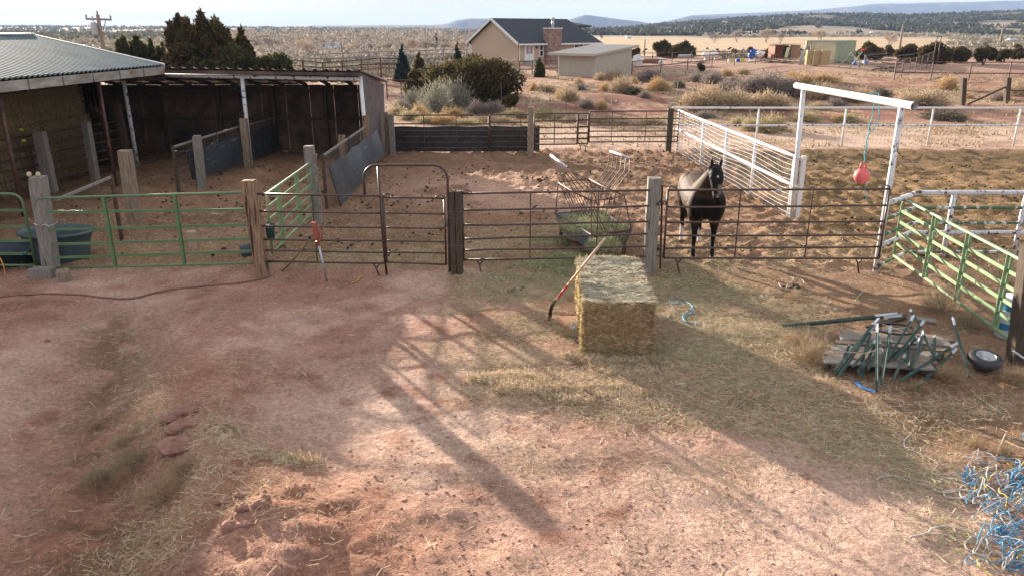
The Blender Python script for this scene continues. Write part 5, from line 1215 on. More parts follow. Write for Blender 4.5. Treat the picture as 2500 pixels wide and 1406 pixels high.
# ---------------- evergreen trees
JC=[(.13,.095,.040),(.075,.068,.030),(.18,.125,.055),(.09,.085,.038)]; JG=[(.095,.105,.045),(.06,.07,.03),(.13,.125,.055)]; SC_=[(.05,.075,.075),(.035,.055,.06),(.07,.10,.10)]
def juniper(name,label,px,pyfoot,w,h,y=None,n=9000,cols=JC,nb=14,tall=False,size=.15,depth=.8,group=None):
    p=GT(px,pyfoot) if y is None else onT(px,pyfoot,y); mpp=(p.y*cp+(H0-p.z)*sp)/F
    W=w*mpp/2; Hh=(h*mpp) if y is None else V(px,pyfoot-h,p.y).z-p.z
    o=thing(name,label,'tree',p,group); bl=[]
    for i in range(nb):
        if tall: 
            t=i/(nb-1); zc=.10+.74*t; rr_=W*(1.0-.35*t**2)*random.uniform(.30,.60); a=i*2.4; off=W*(1-.5*t**2)*random.uniform(.45,.85)
            bl.append((math.cos(a)*off,math.sin(a)*off,Hh*zc,rr_,rr_,Hh*random.uniform(.08,.15)))
            bl.append((math.cos(a)*off*1.05,math.sin(a)*off,Hh*(zc+.10),rr_*.45,rr_*.45,Hh*random.uniform(.07,.11)))
        else:
            a=random.uniform(0,6.28); q=math.sqrt(random.random()); zc=random.uniform(.25,.78)*(1-.25*q)
            r1=W*random.uniform(.20,.38); bl.append((math.cos(a)*q*W*.72,math.sin(a)*q*W*.72*depth,Hh*zc*.95,r1,r1,min(Hh*.30,r1)*random.uniform(.8,1.1)))
    crown('crown',bl,n,size,cols,parent=o,updir=.45)
    mb=MB()
    for i in range(1 if tall else 3):
        b=bl[min(i*3,nb-1)]; mb.tube([p+Vector((random.uniform(-.1,.1),0,-.15)),p+Vector((b[0]*.3,b[1]*.3,Hh*.3)),p+Vector((b[0]*(.1 if tall else .8),b[1]*(.1 if tall else .8),Hh*(.85 if tall else .55)))],[max(.1,W*.06),W*.05,W*.02],7)
    mb.build('trunk',M['bark'],o); return o
juniper('juniper_tree','big wide round dark juniper left of the house',1140,252,262,128,n=30000,nb=34,size=.15)
juniper('juniper_bush','low dark spreading juniper at the right foot of the big round one',1245,262,60,34,n=3000,nb=6,size=.12)
juniper('juniper_tree','loose brownish left shoulder juniper beside the big round one',1035,240,110,84,n=9000,nb=12,size=.14)
juniper('juniper_tree','dense olive low juniper right of the tall pair, behind the shed roof',636,240,190,190,y=45,n=17000,nb=18,size=.16,cols=JG)
juniper('juniper_tree','tall spiky juniper left of the double-topped one, behind the shed roof',462,230,104,192,y=45,n=15000,nb=15,tall=True,size=.15)
juniper('juniper_tree','tallest juniper with a ragged double top behind the shed roof',535,230,150,192,y=46,n=24000,nb=21,tall=True,size=.15)
juniper('juniper_tree','slender juniper on the right flank of the tall pair',598,230,76,156,y=47,n=8500,nb=12,tall=True,size=.15)
juniper('juniper_tree','dense low juniper filling the gap under the two tall ones, on the left',480,230,140,130,y=44.5,n=10000,nb=12,size=.15)
juniper('juniper_tree','dense low juniper filling the gap under the two tall ones, on the right',572,232,150,170,y=44.5,n=12000,nb=12,size=.15,cols=JG)
for i,(px,w,h,lab) in enumerate(((322,66,140,'leftmost of the smaller junipers rising over the barn roof slope'),(352,70,138,'second small juniper over the barn roof slope'),(385,66,130,'third small juniper over the barn roof slope'),(412,64,118,'small juniper against the left tall one'))):
    juniper('juniper_tree',lab,px,230,w,h,y=46+i,n=7500,nb=11,tall=True,size=.15,cols=JG)
juniper('juniper_tree','taller rounded juniper in the pair left of the propane tank',1618,139,64,44,y=108,n=5000,nb=9,size=.28)
juniper('juniper_tree','broad low juniper left of the propane tank, sloping down to the right',1662,140,92,38,y=106,n=6500,nb=12,size=.28)
juniper('juniper_tree','small dark juniper showing just right of the beige shed roof',1552,140,24,26,y=100,n=1600,nb=5,size=.24)
juniper('juniper_bush','small dark round shrub on the pipe fence line',1708,166,22,20,y=74,n=1500,nb=4,size=.14,cols=JG)
juniper('juniper_tree','dark juniper tucked behind the small lean-to',1895,139,66,34,y=104,n=3500,nb=7,size=.26)
juniper('juniper_tree','small juniper behind the blue tarp',1835,130,26,16,y=110,n=1500,nb=4,size=.24)
juniper('juniper_tree','small dark bushy juniper right of the propane tank',1790,132,24,14,y=112,n=1200,nb=4,size=.24)
juniper('juniper_tree','rounded juniper peeking over the left end of the container',1955,115,22,20,y=112,n=1200,nb=4,size=.24)
for (px,pf,w,h,y,lab) in((2125,124,70,30,100,'low dark juniper clump just right of the container'),(2130,108,26,14,150,'small dark juniper alone in the pale scrub above the clump'),(2172,120,32,18,112,'round grey-olive juniper between the clumps'),(2215,140,66,38,88,'brown-green juniper left of the long low one behind the corral'),(2278,138,96,34,86,'long olive juniper behind the tall corral gateway'),(2335,136,70,26,88,'right end juniper of the dark row behind the corral'),(2402,139,50,32,84,'olive round bush juniper behind the back corral rails'),(2455,130,34,14,92,'small olive juniper between the corral rails on the right'),(2492,120,34,18,100,'juniper cut by the right edge above the corral'),(2488,108,30,10,140,'small dark juniper at the right edge below the parked cars')):
    juniper('juniper_tree',lab,px,pf,w,h,y=y,n=int(1600+w*70),nb=max(7,w//5),size=.22)
def spruce(label,px,pf,w,h,y,cols,n,size,conv=1.0,name='spruce_tree'):
    p=onT(px,pf,y); mpp=(p.y*cp+(H0-p.z)*sp)/F; W=w*mpp/2; Hh=V(px,pf-h,y).z-p.z
    o=thing(name,label,'tree',p); bl=[]
    for i in range(13):
        t=i/12; r_=W*(1-t)**conv*.9+.08
        for k in range(max(1,int(6*(1-t))+1)):
            a=k*2.4+i; bl.append((math.cos(a)*r_*.55,math.sin(a)*r_*.55,Hh*(.06+.9*t)-.1*r_,r_*.5,r_*.5,Hh*.045))
    crown('crown',bl,n,size,cols,parent=o,updir=.1)
    MB().tube([p,p+Vector((0,0,Hh*.97))],[.12,.03],6).build('trunk',M['bark'],o); return o
spruce('dense blue spruce standing in the corral maze',984,186,46,78,62,SC_,9000,.13)
spruce('thin pointed dark conifer behind the left shoulder of the big juniper',1118,170,46,74,66,[(.045,.06,.035),(.03,.045,.03)],4500,.12,1.3)
spruce('small rounded olive cypress between the spruce and the big juniper',1024,168,34,42,70,JC,3500,.13,.6,'cypress_tree')
spruce('small dark distant conifer above the grey brush',1064,100,12,18,190,[(.03,.045,.045)],900,.3)
spruce('young olive upright conifer in front of the house chimney',1317,186,27,46,69,[(.10,.10,.035),(.07,.08,.03)],3000,.11,.45,'cypress_tree')
# ---------------- bare deciduous trees (two prototypes copied)
def baretree(col,n=1700,H_=6.,W=3.2,trunk=True):
    bl=[]; mb=MB(); rnd=random.random
    def br(p,d,l,r,dep):
        q=p+d*l; mid=p.lerp(q,.5)+Vector((random.gauss(0,.05),random.gauss(0,.05),0))*l
        mb.tube([p,mid,q],[r,r*.8,r*.6],5,cap=False); bl.append(q)
        if dep>0:
            for _ in range(3):
                nd=(d+Vector((random.gauss(0,.5),random.gauss(0,.5),random.gauss(.1,.25)))).normalized(); br(q,nd,l*random.uniform(.62,.85),r*.58,dep-1)
    for _ in range(3): br(Vector((random.uniform(-.2,.2),random.uniform(-.2,.2),-.1)),Vector((random.gauss(0,.35),random.gauss(0,.35),1)).normalized(),H_*.30,H_*.022,3)
    B=np.array([[b.x,b.y,b.z] for b in bl if b.z>H_*.25]); bi=RNG.integers(0,len(B),n)
    d=B[bi]-np.array([0,0,H_*.2]); d/=np.linalg.norm(d,axis=1,keepdims=True); d=d+RNG.normal(size=(n,3))*.45; d/=np.linalg.norm(d,axis=1,keepdims=True)
    P=B[bi]+RNG.normal(size=(n,3))*H_*.05; s=np.cross(d,RNG.normal(size=(n,3))); s/=np.linalg.norm(s,axis=1,keepdims=True)
    L_=H_*.13*RNG.uniform(.5,1.4,n)[:,None]; w=H_*.0042
    v=np.stack([P-s*w,P+s*w,P+d*L_],1).reshape(-1,3); cs=np.repeat(np.array(col)[None]*RNG.uniform(.8,1.2,n)[:,None],3,axis=0)
    o=thing('bare_tree','x','tree',(0,0,0)); npmesh('crown',v,np.arange(len(v)).reshape(-1,3),M['twig'],parent=o,col=cs)
    mb.build('trunk',M['greybark'],o); return o
bt=[baretree((.44,.35,.29)),baretree((.38,.33,.29),2000),baretree((.48,.38,.29),1800),baretree((.36,.31,.28),2400,6,4)]
used=[False]*4
BT=[ # px, foot, height px, y, proto, label
(735,150,62,120,2,'big spreading bare cottonwood left of the distant pole barn'),(700,150,44,128,1,'smaller bare tree at the left foot of the spreading cottonwood'),(760,168,70,100,0,'slender pale bare tree in front of the spreading cottonwood'),
(645,118,42,200,1,'faint bare tree right of the tall junipers'),(862,140,40,125,2,'reddish bare tree just right of the leaning pole'),
(1870,98,32,300,0,'widest round bare cottonwood clump beyond the golden field'),(1800,96,26,310,1,'medium bare tree left of the widest cottonwood clump'),(1745,100,22,290,3,'small bare tree by the field edge left of the cottonwoods'),(1905,100,24,280,1,'lower grey bare tree on the right flank of the widest cottonwood clump'),(2003,98,32,300,2,'pale round bare tree above the container'),(2168,108,28,200,0,'wide low bare tree behind the corral junipers'),(2455,140,12,110,3,'small bare bush at the right behind the corral'),
(950,150,52,135,1,'upright bare tree left of the blue spruce in the grey thicket'),(1000,140,52,140,0,'bare tree with pale trunks behind the blue spruce'),(1040,142,50,145,3,'dense rounded bare tree right of the pale-trunked one'),(1085,145,46,130,1,'bare thicket tree close to the gable end of the house'),(905,140,40,150,3,'rounded grey bare tree in the middle of the thicket'),(1125,130,36,160,2,'pinkish bare tree against the left corner of the house'),(820,160,34,112,3,'low grey bare tree below the distant pole barn'),(790,165,30,108,1,'bushy grey bare tree left of the leaning pole'),(1248,178,40,74,0,'small leafless tree in front of the house gable'),(365,80,14,420,1,'faint bare tree on the horizon over the small junipers')]
for (px,pf,h,y,k,lab) in BT:
    p=onT(px,pf,y); Hh=max(V(px,pf-h,y).z-p.z,1.2); s=Hh/6.2
    if not used[k]: o=bt[k]; used[k]=True; o.location=p; o.scale=(s,s,s); o['label']=lab
    else: dup(bt[k],p,random.uniform(0,6.28),s,lab)
# ---------------- brush masses no one could count
def brushmass(name,label,X_,Y_,rad,hgt,cols,kper=9,m='twig',spread=1.0):
    n=len(X_); Zb=Hc(X_,Y_); d=RNG.normal(size=(n,kper,3)); d[...,2]=np.abs(d[...,2]); d/=np.linalg.norm(d,axis=-1,keepdims=True)
    P=d*np.stack([rad,rad,hgt],-1)[:,None,:]*RNG.uniform(.3,.95,(n,kper,1))+np.stack([X_,Y_,Zb],-1)[:,None,:]
    t=RNG.normal(size=(n,kper,3)); t[...,2]=np.abs(t[...,2])*1.2; t/=np.linalg.norm(t,axis=-1,keepdims=True); s=np.cross(t,RNG.normal(size=(n,kper,3))); s/=np.linalg.norm(s,axis=-1,keepdims=True)
    L_=(rad*.75)[:,None,None]*spread; v=np.stack([P-s*L_*.5,P+s*L_*.5,P+t*L_],2).reshape(-1,3)
    cs=np.array(cols)[RNG.integers(0,len(cols),n)]*RNG.uniform(.8,1.2,n)[:,None]
    o=npmesh(name,v,np.arange(len(v)).reshape(-1,3),M[m],col=np.repeat(cs,kper*3,axis=0)); return tag(o,label,'brush',kind='stuff')
def sample(n,a0,a1,y0,y1,pw=1.0):
    y=y0*(y1/y0)**(RNG.random(n)**pw); a=RNG.uniform(a0,a1,n); x=(a-CX)/F*cp*y; return x,y
x,y=sample(5200,560,1260,84,420,.9); q=fbm(x/18,y/18,301,3); kk=(q>.42); x,y=x[kk],y[kk]; r=RNG.uniform(.5,1.3,len(x))*(1+y/300); tall=fbm(x/30,y/40,305,2)
brushmass('valley_brush','grey-mauve leafless thicket filling the valley left of the house',x,y,r,r*(.8+1.7*sst(.45,.6,tall)*sst(105,130,y)),[(.36,.31,.28),(.32,.28,.25),(.39,.33,.29),(.31,.28,.25)],26,spread=.42)
x,y=sample(2600,640,1260,68,118,1.0); r=RNG.uniform(.3,.75,len(x)); brushmass('sage_flat','low pale sage and scrub on the flat behind the corral maze',x,y,r,r*.8,[(.36,.34,.26),(.33,.31,.24),(.40,.36,.28)],20,spread=.5)
x,y=sample(6500,1750,2700,105,620,1.0); q=fbm(x/25,y/25,311,3); kk=(q>.47)&((x/y>.55)|(y<122)|(y>500)); x,y=x[kk],y[kk]; r=RNG.uniform(.4,1.1,len(x))*(1+y/250); brushmass('scrub_flat','low grey scrub on the flat below the juniper slope',x,y,r,r*.6,[(.33,.30,.24),(.30,.27,.22),(.36,.32,.26)],16,spread=.6)
x,y=sample(15000,1300,2800,560,2400,.8); q=fbm(x/60,y/110,321,4); kk=(q>.43); x,y=x[kk],y[kk]; r=RNG.uniform(1.8,3.6,len(x))*(1+y/2500); brushmass('juniper_slope','dark juniper woodland dotting the distant right-hand slope',x,y,r,r*.9,[(.055,.065,.045),(.045,.05,.035),(.08,.08,.055)],8,'leaf')
x,y=sample(11000,-500,1400,330,2300,.8); q=fbm(x/70,y/120,331,4); kk=(q>.45); x,y=x[kk],y[kk]; r=RNG.uniform(1.8,3.2,len(x))*(1+y/2500); brushmass('juniper_plain','dark juniper woodland covering the distant left plain',x,y,r,r*.8,[(.10,.11,.08),(.085,.095,.07),(.15,.14,.11)],12,'leaf',spread=.7)
x,y=sample(2500,-400,700,120,420,1.0); q=fbm(x/20,y/20,341,3); kk=q>.5; x,y=x[kk],y[kk]; r=RNG.uniform(.6,1.5,len(x))*(1+y/300); brushmass('scrub_plain','grey scrub on the plain behind the barn and junipers',x,y,r,r*.7,[(.32,.29,.24),(.28,.26,.21)],16,spread=.6)
# ---------------- far buildings
def farhouse(name,label,px,pyb,w,h,y,rm,wm,rh=.45,cat='house'):
    p=onT(px,pyb,y); mpp=(y*cp+1.4)/F; W=w*mpp; Hh=max(V(px,pyb-h,y).z-p.z,1.5); o=thing(name,label,cat,p); d=W*.6; e=Hh*(1-rh)
    MB().box(p+Vector((0,d/2,e/2)),(W*.94,d,e)).build('walls',M[wm],o)
    mb=MB(); a=p+Vector((-W/2,-.2,e)); b__=p+Vector((W/2,-.2,e)); c=p+Vector((W*.45,d/2,Hh)); dd_=p+Vector((-W*.45,d/2,Hh)); f_=p+Vector((W/2,d+.2,e)); g_=p+Vector((-W/2,d+.2,e))
    mb.add([a,b__,c,dd_,f_,g_],[(0,1,2,3),(2,4,5,3),(1,4,2),(0,3,5)]); mb.build('roof',M[rm],o)
    MB().box(p+Vector((W*.15,-.03,e*.5)),(W*.15,.06,e*.5)).build('window',M['glass'],o); return o
farhouse('pole_barn','distant low open barn with a bluish metal roof in the grey brush',803,127,52,22,140,'galv','innerwall',.4,'barn')
farhouse('farmhouse','distant house with a dark blue-black roof above the thicket',885,104,32,18,240,'shingle','concrete',.65)
farhouse('farmhouse','smaller dark-roofed distant building left of the blue-roofed house',855,104,20,10,250,'shingle','concrete',.5)
farhouse('farmhouse','tiny white farmhouse at the foot of the slope beyond the golden field',1535,97,14,8,420,'trim','trim')
farhouse('farmhouse','tiny white house in the scrub below the right slope',2130,84,10,6,600,'trim','trim')
farhouse('farmhouse','long low pale building left of the tiny white house on the right',2104,84,18,4,600,'concrete','trim')
farhouse('farmhouse','pale building high on the right-hand juniper slope',2262,52,22,7,1500,'concrete','concrete')
farhouse('farmhouse','tiny pinkish barn beyond the field, right of the house roof',1468,93,9,6,430,'rock','trim')
o=MB().ell(V(806,119,139)+Vector((0,0,0)),(1.3,.6,.35),12,8).build('parked_car',M['carwhite'],loc=V(806,119,139)) ; tag(o,'tiny white vehicle parked in front of the bluish-roofed barn','car')
def farcar(px,py,y,mt,lab):
    p=onT(px,py,y); o=thing('parked_car',lab,'car',p); L=4.6*1.6
    mb=MB(); prof=[(-.5,.25),(-.5,.6),(-.3,.68),(-.18,1.05),(.18,1.08),(.33,.68),(.5,.6),(.5,.25)]
    vs=[];
    for s in(-.9,.9):
        for (a,z) in prof: vs.append(p+Vector((a*L,s,z*1.45)))
    n=len(prof); mb.add(vs,[tuple(range(n)),tuple(range(n,2*n))[::-1]]+[(i,(i+1)%n,(i+1)%n+n,i+n) for i in range(n)]); mb.build('body',M[mt],o)
    for a in(-.3,.3): MB().tube([p+Vector((a*L,-.95,.4)),p+Vector((a*L,.95,.4))],.4,12).build('wheel',M['tine'],o)
farcar(2471,103,300,'carwhite','distant white car parked below the slope near the right edge'); farcar(2497,102,300,'tine','distant dark car at the right edge beside the white one')
# irrigation pivot arches
p0=onT(1780,97,330); o=thing('irrigation_pivot','low white arched irrigation line lying across the far golden field','irrigation line',p0)
for i in range(4):
    a=p0+Vector((i*3.2*.9,0,0)); MB().tube([a+Vector((3.0*t/8,0,2.3+.7*math.sin(math.pi*t/8))) for t in range(9)],.12,5).build('span',M['trim'],o)
# field cattle: small dark birds near the tank
for (px,py) in((1727,119),(1751,121),(1779,120),(1572,126),(1577,121),(1783,118)):
    p=V(px,py,99); o=MB().ell(p,(.18,.1,.1),8,6,jit=.1).tube([p,p+Vector((.2,0,.06))],.04,5).build('black_bird',M['tine'],loc=p); tag(o,'small black bird flying low over the golden field','bird','black birds over the field')
# ================================================================ HAY FEEDER
fy={}
fo=thing('hay_feeder','old blue metal hay feeder with curved rack bars and a trough full of green hay','hay feeder',(1.7,15.7,0))
tTL=V(1356,537,16.6);tFL=V(1443,590,14.75);tFR=V(1541,574,15.1);tTR=V(1462,519,17.0)
def down(p,z,k=.0):
    c=(tTL+tFL+tFR+tTR)/4; q=p.lerp(c,k); return Vector((q.x,q.y,z))
zt=.62
T4=[Vector((p.x,p.y,zt)) for p in(tTL,tFL,tFR,tTR)]
B4=[down(p,.26,.16) for p in T4]
M['feederblue']=mat('worn_blue_steel',(.20,.25,.34),(.11,.13,.19),2,rough=.5,metal=.2,c3=(.22,.13,.09),c3s=3,c3t=.56)
for i in range(4):
    a,b_=T4[i],T4[(i+1)%4]; c,d=B4[(i+1)%4],B4[i]; mb=MB(); nn=(b_-a).cross(d-a).normalized()*.012
    mb.add([a+nn,b_+nn,c+nn,d+nn,a-nn,b_-nn,c-nn,d-nn],[(0,1,2,3),(7,6,5,4),(0,4,5,1),(1,5,6,2),(2,6,7,3),(3,7,4,0)]); mb.build('trough_side',M['feederblue'],fo)
mb=MB(); mb.add([v+Vector((0,0,.01)) for v in B4],[(0,1,2,3)]); mb.build('trough_floor',M['feederblue'],fo)
MB().tube(T4+[T4[0]],.018,6).build('trough_rim',M['rustpipe'],fo)
for p in B4: MB().beam(Vector((p.x,p.y,-.02)),Vector((p.x,p.y,.3)),.07,.07).build('leg',M['rustpipe'],fo)
MB().tube([T4[0].lerp(T4[3],.0)+Vector((0,0,-.12)),T4[1].lerp(T4[2],0)+Vector((0,0,-.12))],.01,4).build('edge_rod',M['rustpipe'],fo)
# V rack
La,Lb=V(1363,446,16.55),V(1443,490,14.85); Ra,Rb=V(1438,437,16.85),V(1524,478,15.1)
ca=(T4[0]+T4[3])/2; cb_=(T4[1]+T4[2])/2; ca.z=cb_.z=.52
def bars(tag_,A0,A1,B0,B1,n,r=.009,curve=None,mt='rustpipe'):
    mb=MB()
    for i in range(n):
        s=i/(n-1); a=A0.lerp(A1,s); b_=B0.lerp(B1,s)
        if curve: mid1=a.lerp(b_,.33)+curve; mid2=a.lerp(b_,.62)-curve; mb.tube([a,mid1,a.lerp(b_,.48),mid2,b_],r,5)
        else: mb.tube([a,b_],r,5)
    mb.build(tag_,M[mt],fo,smooth=True)
bars('rack_bars',La,Lb,ca.lerp(T4[0],.15),cb_.lerp(T4[1],.15),10,.007); bars('rack_bars',Ra,Rb,ca.lerp(T4[3],.15),cb_.lerp(T4[2],.15),10,.007)
for a,b_ in((La,Lb),(Ra,Rb)): MB().tube([a,a.lerp(b_,.35)+Vector((0,0,-.02)),b_],.017,8).build('rack_rail',M['rustpipe'],fo,smooth=True)
MB().tube([Lb,Lb.lerp(Rb,.5)+Vector((0,0,-.03)),Rb],.013,6).build('rack_tie',M['rustpipe'],fo)
MB().tube([La,Ra],.013,6).build('rack_tie',M['rustpipe'],fo)
for a,b_ in((La,T4[0]),(Lb,T4[1]),(Ra,T4[3]),(Rb,T4[2])): MB().tube([a,b_],.013,6).build('rack_corner_rod',M['rustpipe'],fo)
# folded-out wings
W0,W1=V(1345,380,16.7),V(1384,409,15.8); bars('wing_bars',W0,W1,La.lerp(Lb,.15)+Vector((.05,0,-.25)),La.lerp(Lb,.75)+Vector((.45,0,.1)),8)
M['pinkbar']=mat('bare_bright_rail',(.72,.62,.66),(.55,.45,.48),4,rough=.35,metal=.3)
MB().tube([W0,W1],.03,8).build('wing_rail',M['pinkbar'],fo,smooth=True)
R0,R1=V(1490,370,16.9),V(1538,387,15.9); bars('wing_bars',R0,R1,V(1440,500,16.6),V(1500,500,15.4),6,.011,Vector((.09,0,.04)))
MB().tube([R0,R1],.03,8).build('wing_rail',M['pinkbar'],fo,smooth=True)
# green hay in the trough
def haymass(name,label,blobs,n,g,ln=(.06,.2),wd=(.004,.008),core=True,colmul=1.0):
    B=np.array(blobs,float); w=B[:,3:6].prod(1)**(2/3); bi=RNG.choice(len(B),n,p=w/w.sum())
    d=RNG.normal(size=(n,3)); d/=np.linalg.norm(d,axis=1,keepdims=True); d[:,2]=np.abs(d[:,2])*np.where(RNG.random(n)<.85,1,-1)
    P=B[bi,:3]+B[bi,3:6]*d*(.75+.35*RNG.random(n)[:,None]); P[:,2]=np.maximum(P[:,2],.01)
    o=straw(name,P[:,0],P[:,1],P[:,2],RNG.uniform(*ln,n),RNG.uniform(*wd,n),straw_cols(n,g)*colmul,tilt=.5,curl=.6,normal=d*np.array([1,1,1.]))
    return tag(o,label,'hay',kind='stuff')
c=(T4[0]+T4[1]+T4[2]+T4[3])/4
hp_=[(T4[0].lerp(T4[2],.35).x,T4[0].lerp(T4[2],.35).y,.50,.5,.6,.16),(T4[1].lerp(T4[3],.35).x,T4[1].lerp(T4[3],.35).y,.52,.45,.5,.22),(T4[2].lerp(T4[0],.2).x,T4[2].lerp(T4[0],.2).y,.5,.3,.4,.18),(T4[3].lerp(T4[1],.2).x,T4[3].lerp(T4[1],.2).y,.5,.3,.4,.15),(T4[1].x+.25,T4[1].y-.05,.38,.35,.22,.22),(c.x,c.y-.2,.6,.4,.5,.18)]
haymass('feeder_hay','loose green hay filling and spilling over the blue feeder trough',hp_,11000,.97,colmul=1.15)
q=lambda px,py: G(px,py)
a=q(1385,640);b_=q(1340,648);c2=q(1300,655);d2=q(1400,668)
haymass('spilled_hay','low heap of bright green hay spilled under the panel left of the bale',[(a.x,a.y,.03,.45,.35,.15),(b_.x,b_.y,.02,.6,.3,.11),(c2.x,c2.y,.0,.5,.2,.07),(d2.x,d2.y,.0,.4,.3,.12),(q(1345,595).x,q(1345,595).y,.0,.5,.3,.1)],6500,.97)
# ================================================================ BIG BALE
pfl=G(1424,868); pfr=G(1588,872); 
bh=.80; tfl=V(1432,742,pfl.y)
bw=(pfr-pfl).length; bd=2.35
ub=(pfr-pfl).normalized(); 
tbl=G(1409,634,.82); 
vb=Vector((tbl.x-G(1424,744,.82).x,tbl.y-G(1424,744,.82).y,0)); bd=vb.length; vb.normalize()
ctr=pfl+ub*bw/2+vb*bd/2; 
bale=thing('hay_bale','large rectangular hay bale in the yard with a pitchfork leaning on it','hay bale',(ctr.x,ctr.y,0))
Rb_=Matrix((ub,vb,Vector((0,0,1)))).transposed(); bh=.83
# lumpy core made of flakes
nseg=22; vs=[];fs=[];mb=MB()
for i in range(nseg):
    y0=-bd/2+bd*i/nseg; y1=y0+bd/nseg*.97; j=lambda: random.uniform(-.012,.012); jx=random.uniform(-.012,.012);jz=random.uniform(-.012,.012)
    n0=len(vs); nn_=16; ring=[]
    for yy_ in(y0,y1):
        for k in range(nn_):
            t=k/nn_*4; s_=int(t); f_=t-s_; cx=[-1+2*f_,1,1-2*f_,-1][s_]*bw/2*.965; cz=[-1,-1+2*f_,1,1-2*f_][s_]*bh/2*.97
            ring.append(ctr+Rb_@Vector((cx+jx+j(),yy_,cz+jz+j()))+Vector((0,0,bh/2)))
    mb.add(ring,[(k,(k+1)%nn_,nn_+(k+1)%nn_,nn_+k) for k in range(nn_)]+[tuple(range(nn_))[::-1],tuple(range(nn_,2*nn_))])
mb.build('packed_core',M['baleskin'],bale)
n=26000; P,Nn,f=haysurf(None,(bw,bd,bh),n,None)
lump=fbm(P[:,0]*4+9,P[:,1]*5+P[:,2]*4,401,3)-.5
P=P+Nn*(lump*.10)[:,None]
Rm=np.array(Rb_); Pw=P@Rm.T+np.array([0,0,bh/2]); Nw=Nn@Rm.T
top=f==4; front=f==2; left=f==0
topc=np.array([(.70,.65,.50),(.78,.70,.54),(.55,.55,.44),(.84,.74,.54),(.62,.58,.46)]); frc=np.array([(.52,.37,.20),(.40,.28,.15),(.62,.48,.29),(.34,.26,.14),(.55,.43,.27)]); lfc=np.array([(.66,.52,.24),(.72,.58,.30),(.55,.42,.2)])  # sunlit top and left, shaded front: light put into the face colours
k=RNG.integers(0,5,n); cc=np.where(top[:,None],topc[k],frc[k]); cc=np.where(left[:,None],lfc[k%3],cc)*RNG.uniform(.7,1.2,n)[:,None]
edge=(np.abs(P[:,2])>bh/2-.05)&front; cc[edge]=cc[edge]*1.1
az=np.where(top|front,math.atan2(ub.y,ub.x),math.pi/2)+np.where(front,RNG.normal(0,.5,n),0)
az=az+np.where(RNG.random(n)<.5,math.pi,0)
straw('strands',Pw[:,0],Pw[:,1],Pw[:,2],RNG.uniform(.05,.19,n),RNG.uniform(.005,.010,n),cc,tilt=.55,curl=.45,parent=bale,normal=Nw,azi=az)
# ragged left corner flap of lighter stems
n=1500; P=np.stack([-bw/2+RNG.normal(-.01,.02,n),-bd/2+RNG.normal(.02,.035,n),RNG.uniform(-bh/2,bh/2,n)],-1); Pw=P@Rm.T+np.array([0,0,bh/2])
straw('corner_stems',Pw[:,0],Pw[:,1],Pw[:,2],RNG.uniform(.03,.09,n),RNG.uniform(.006,.012,n),np.array([(.66,.52,.26)])*RNG.uniform(.6,1.2,(n,1)),tilt=1.2,curl=.5,parent=bale)
# hay apron in front of the bale
f0=G(1500,880); haymass('bale_litter','fluffy pale hay dropped along the foot of the big bale',[(f0.x,f0.y,0,.65,.13,.05),(f0.x+.2,f0.y-.3,0,.6,.2,.03),(G(1420,870).x,G(1420,870).y,0,.25,.15,.05)],3000,.08)
for (px,py,rx,ry,rz_) in((1240,930,.55,.16,.07),(1300,960,.5,.15,.06),(1480,960,.6,.2,.06),(1400,975,.4,.2,.05)):
    p=G(px,py); haymass('hay_windrow','ridge of pale sunlit hay raked up in front of the bale',[(p.x,p.y,zg(p.x,p.y),rx,ry,rz_)],1300,.03)
# ================================================================ PITCHFORK
pk=thing('pitchfork','pitchfork with ash handle and red ferrule leaning on the left of the bale','pitchfork',G(1344,782))
tip=G(1344,781); hs_=V(1360,729,tip.y+.08); hand=V(1477,583,11.0)
mid=hs_.lerp(hand,.235)
MB().tube([hs_,mid],[.019,.022],10).build('red_ferrule',M['red'],pk,smooth=True)
MB().tube([mid,hand],[.021,.019],10).build('handle',M['ashwood'],pk,smooth=True)
mb=MB(); 
ax=(hs_-hand).normalized(); side=Vector((.32,.9,-.25)).normalized()
for i in range(5):
    s=(i-2)/2; a=hs_+side*s*.02; m1=hs_.lerp(tip,.28)+side*s*.085+Vector((-.05,-.02,.0)); m2=hs_.lerp(tip,.6)+side*s*.09+Vector((-.05,-.02,0)); e=tip+side*s*.085
    mb.tube([a,m1,m2,e],[.008,.009,.008,.004],6)
mb.tube([hs_+side*-.045+Vector((-.015,0,-.04)),hs_+side*.045+Vector((-.015,0,-.04))],.009,6)
mb.build('tines',M['tine'],pk,smooth=True)
MB().tube([hs_+ax*.05,hs_-ax*.03],[.013,.021],8).build('socket',M['ttip'],pk,smooth=True)
# ================================================================ HYDRANT + HOSES
yh_=13.75; hf=V(797,672,yh_); hf.z=0; hm=V(778,598,yh_); htp=V(768,548,yh_)
hy=thing('yard_hydrant','leaning yard hydrant with faded red head and handle on a galvanised pipe','hydrant',hf)
MB().tube([hf+Vector((.0,0,-.05)),hm],.021,10).build('standpipe',M['galv'],hy,smooth=True)
MB().tube([hm+Vector((0,0,-.02)),hm.lerp(htp,.35)],[.028,.032],10).build('red_sleeve',M['hydrant'],hy,smooth=True)
b0=hm.lerp(htp,.3); hd=MB(); hd.tube([b0,b0.lerp(htp,.35),b0.lerp(htp,.7),htp],[.05,.062,.045,.04],12); hd.box(htp+Vector((-.005,0,.015)),(.10,.07,.045)); hd.tube([b0.lerp(htp,.3),b0.lerp(htp,.25)+Vector((-.12,-.02,-.01))],[.032,.026],8); hd.build('head',M['hydrant'],hy,smooth=False)
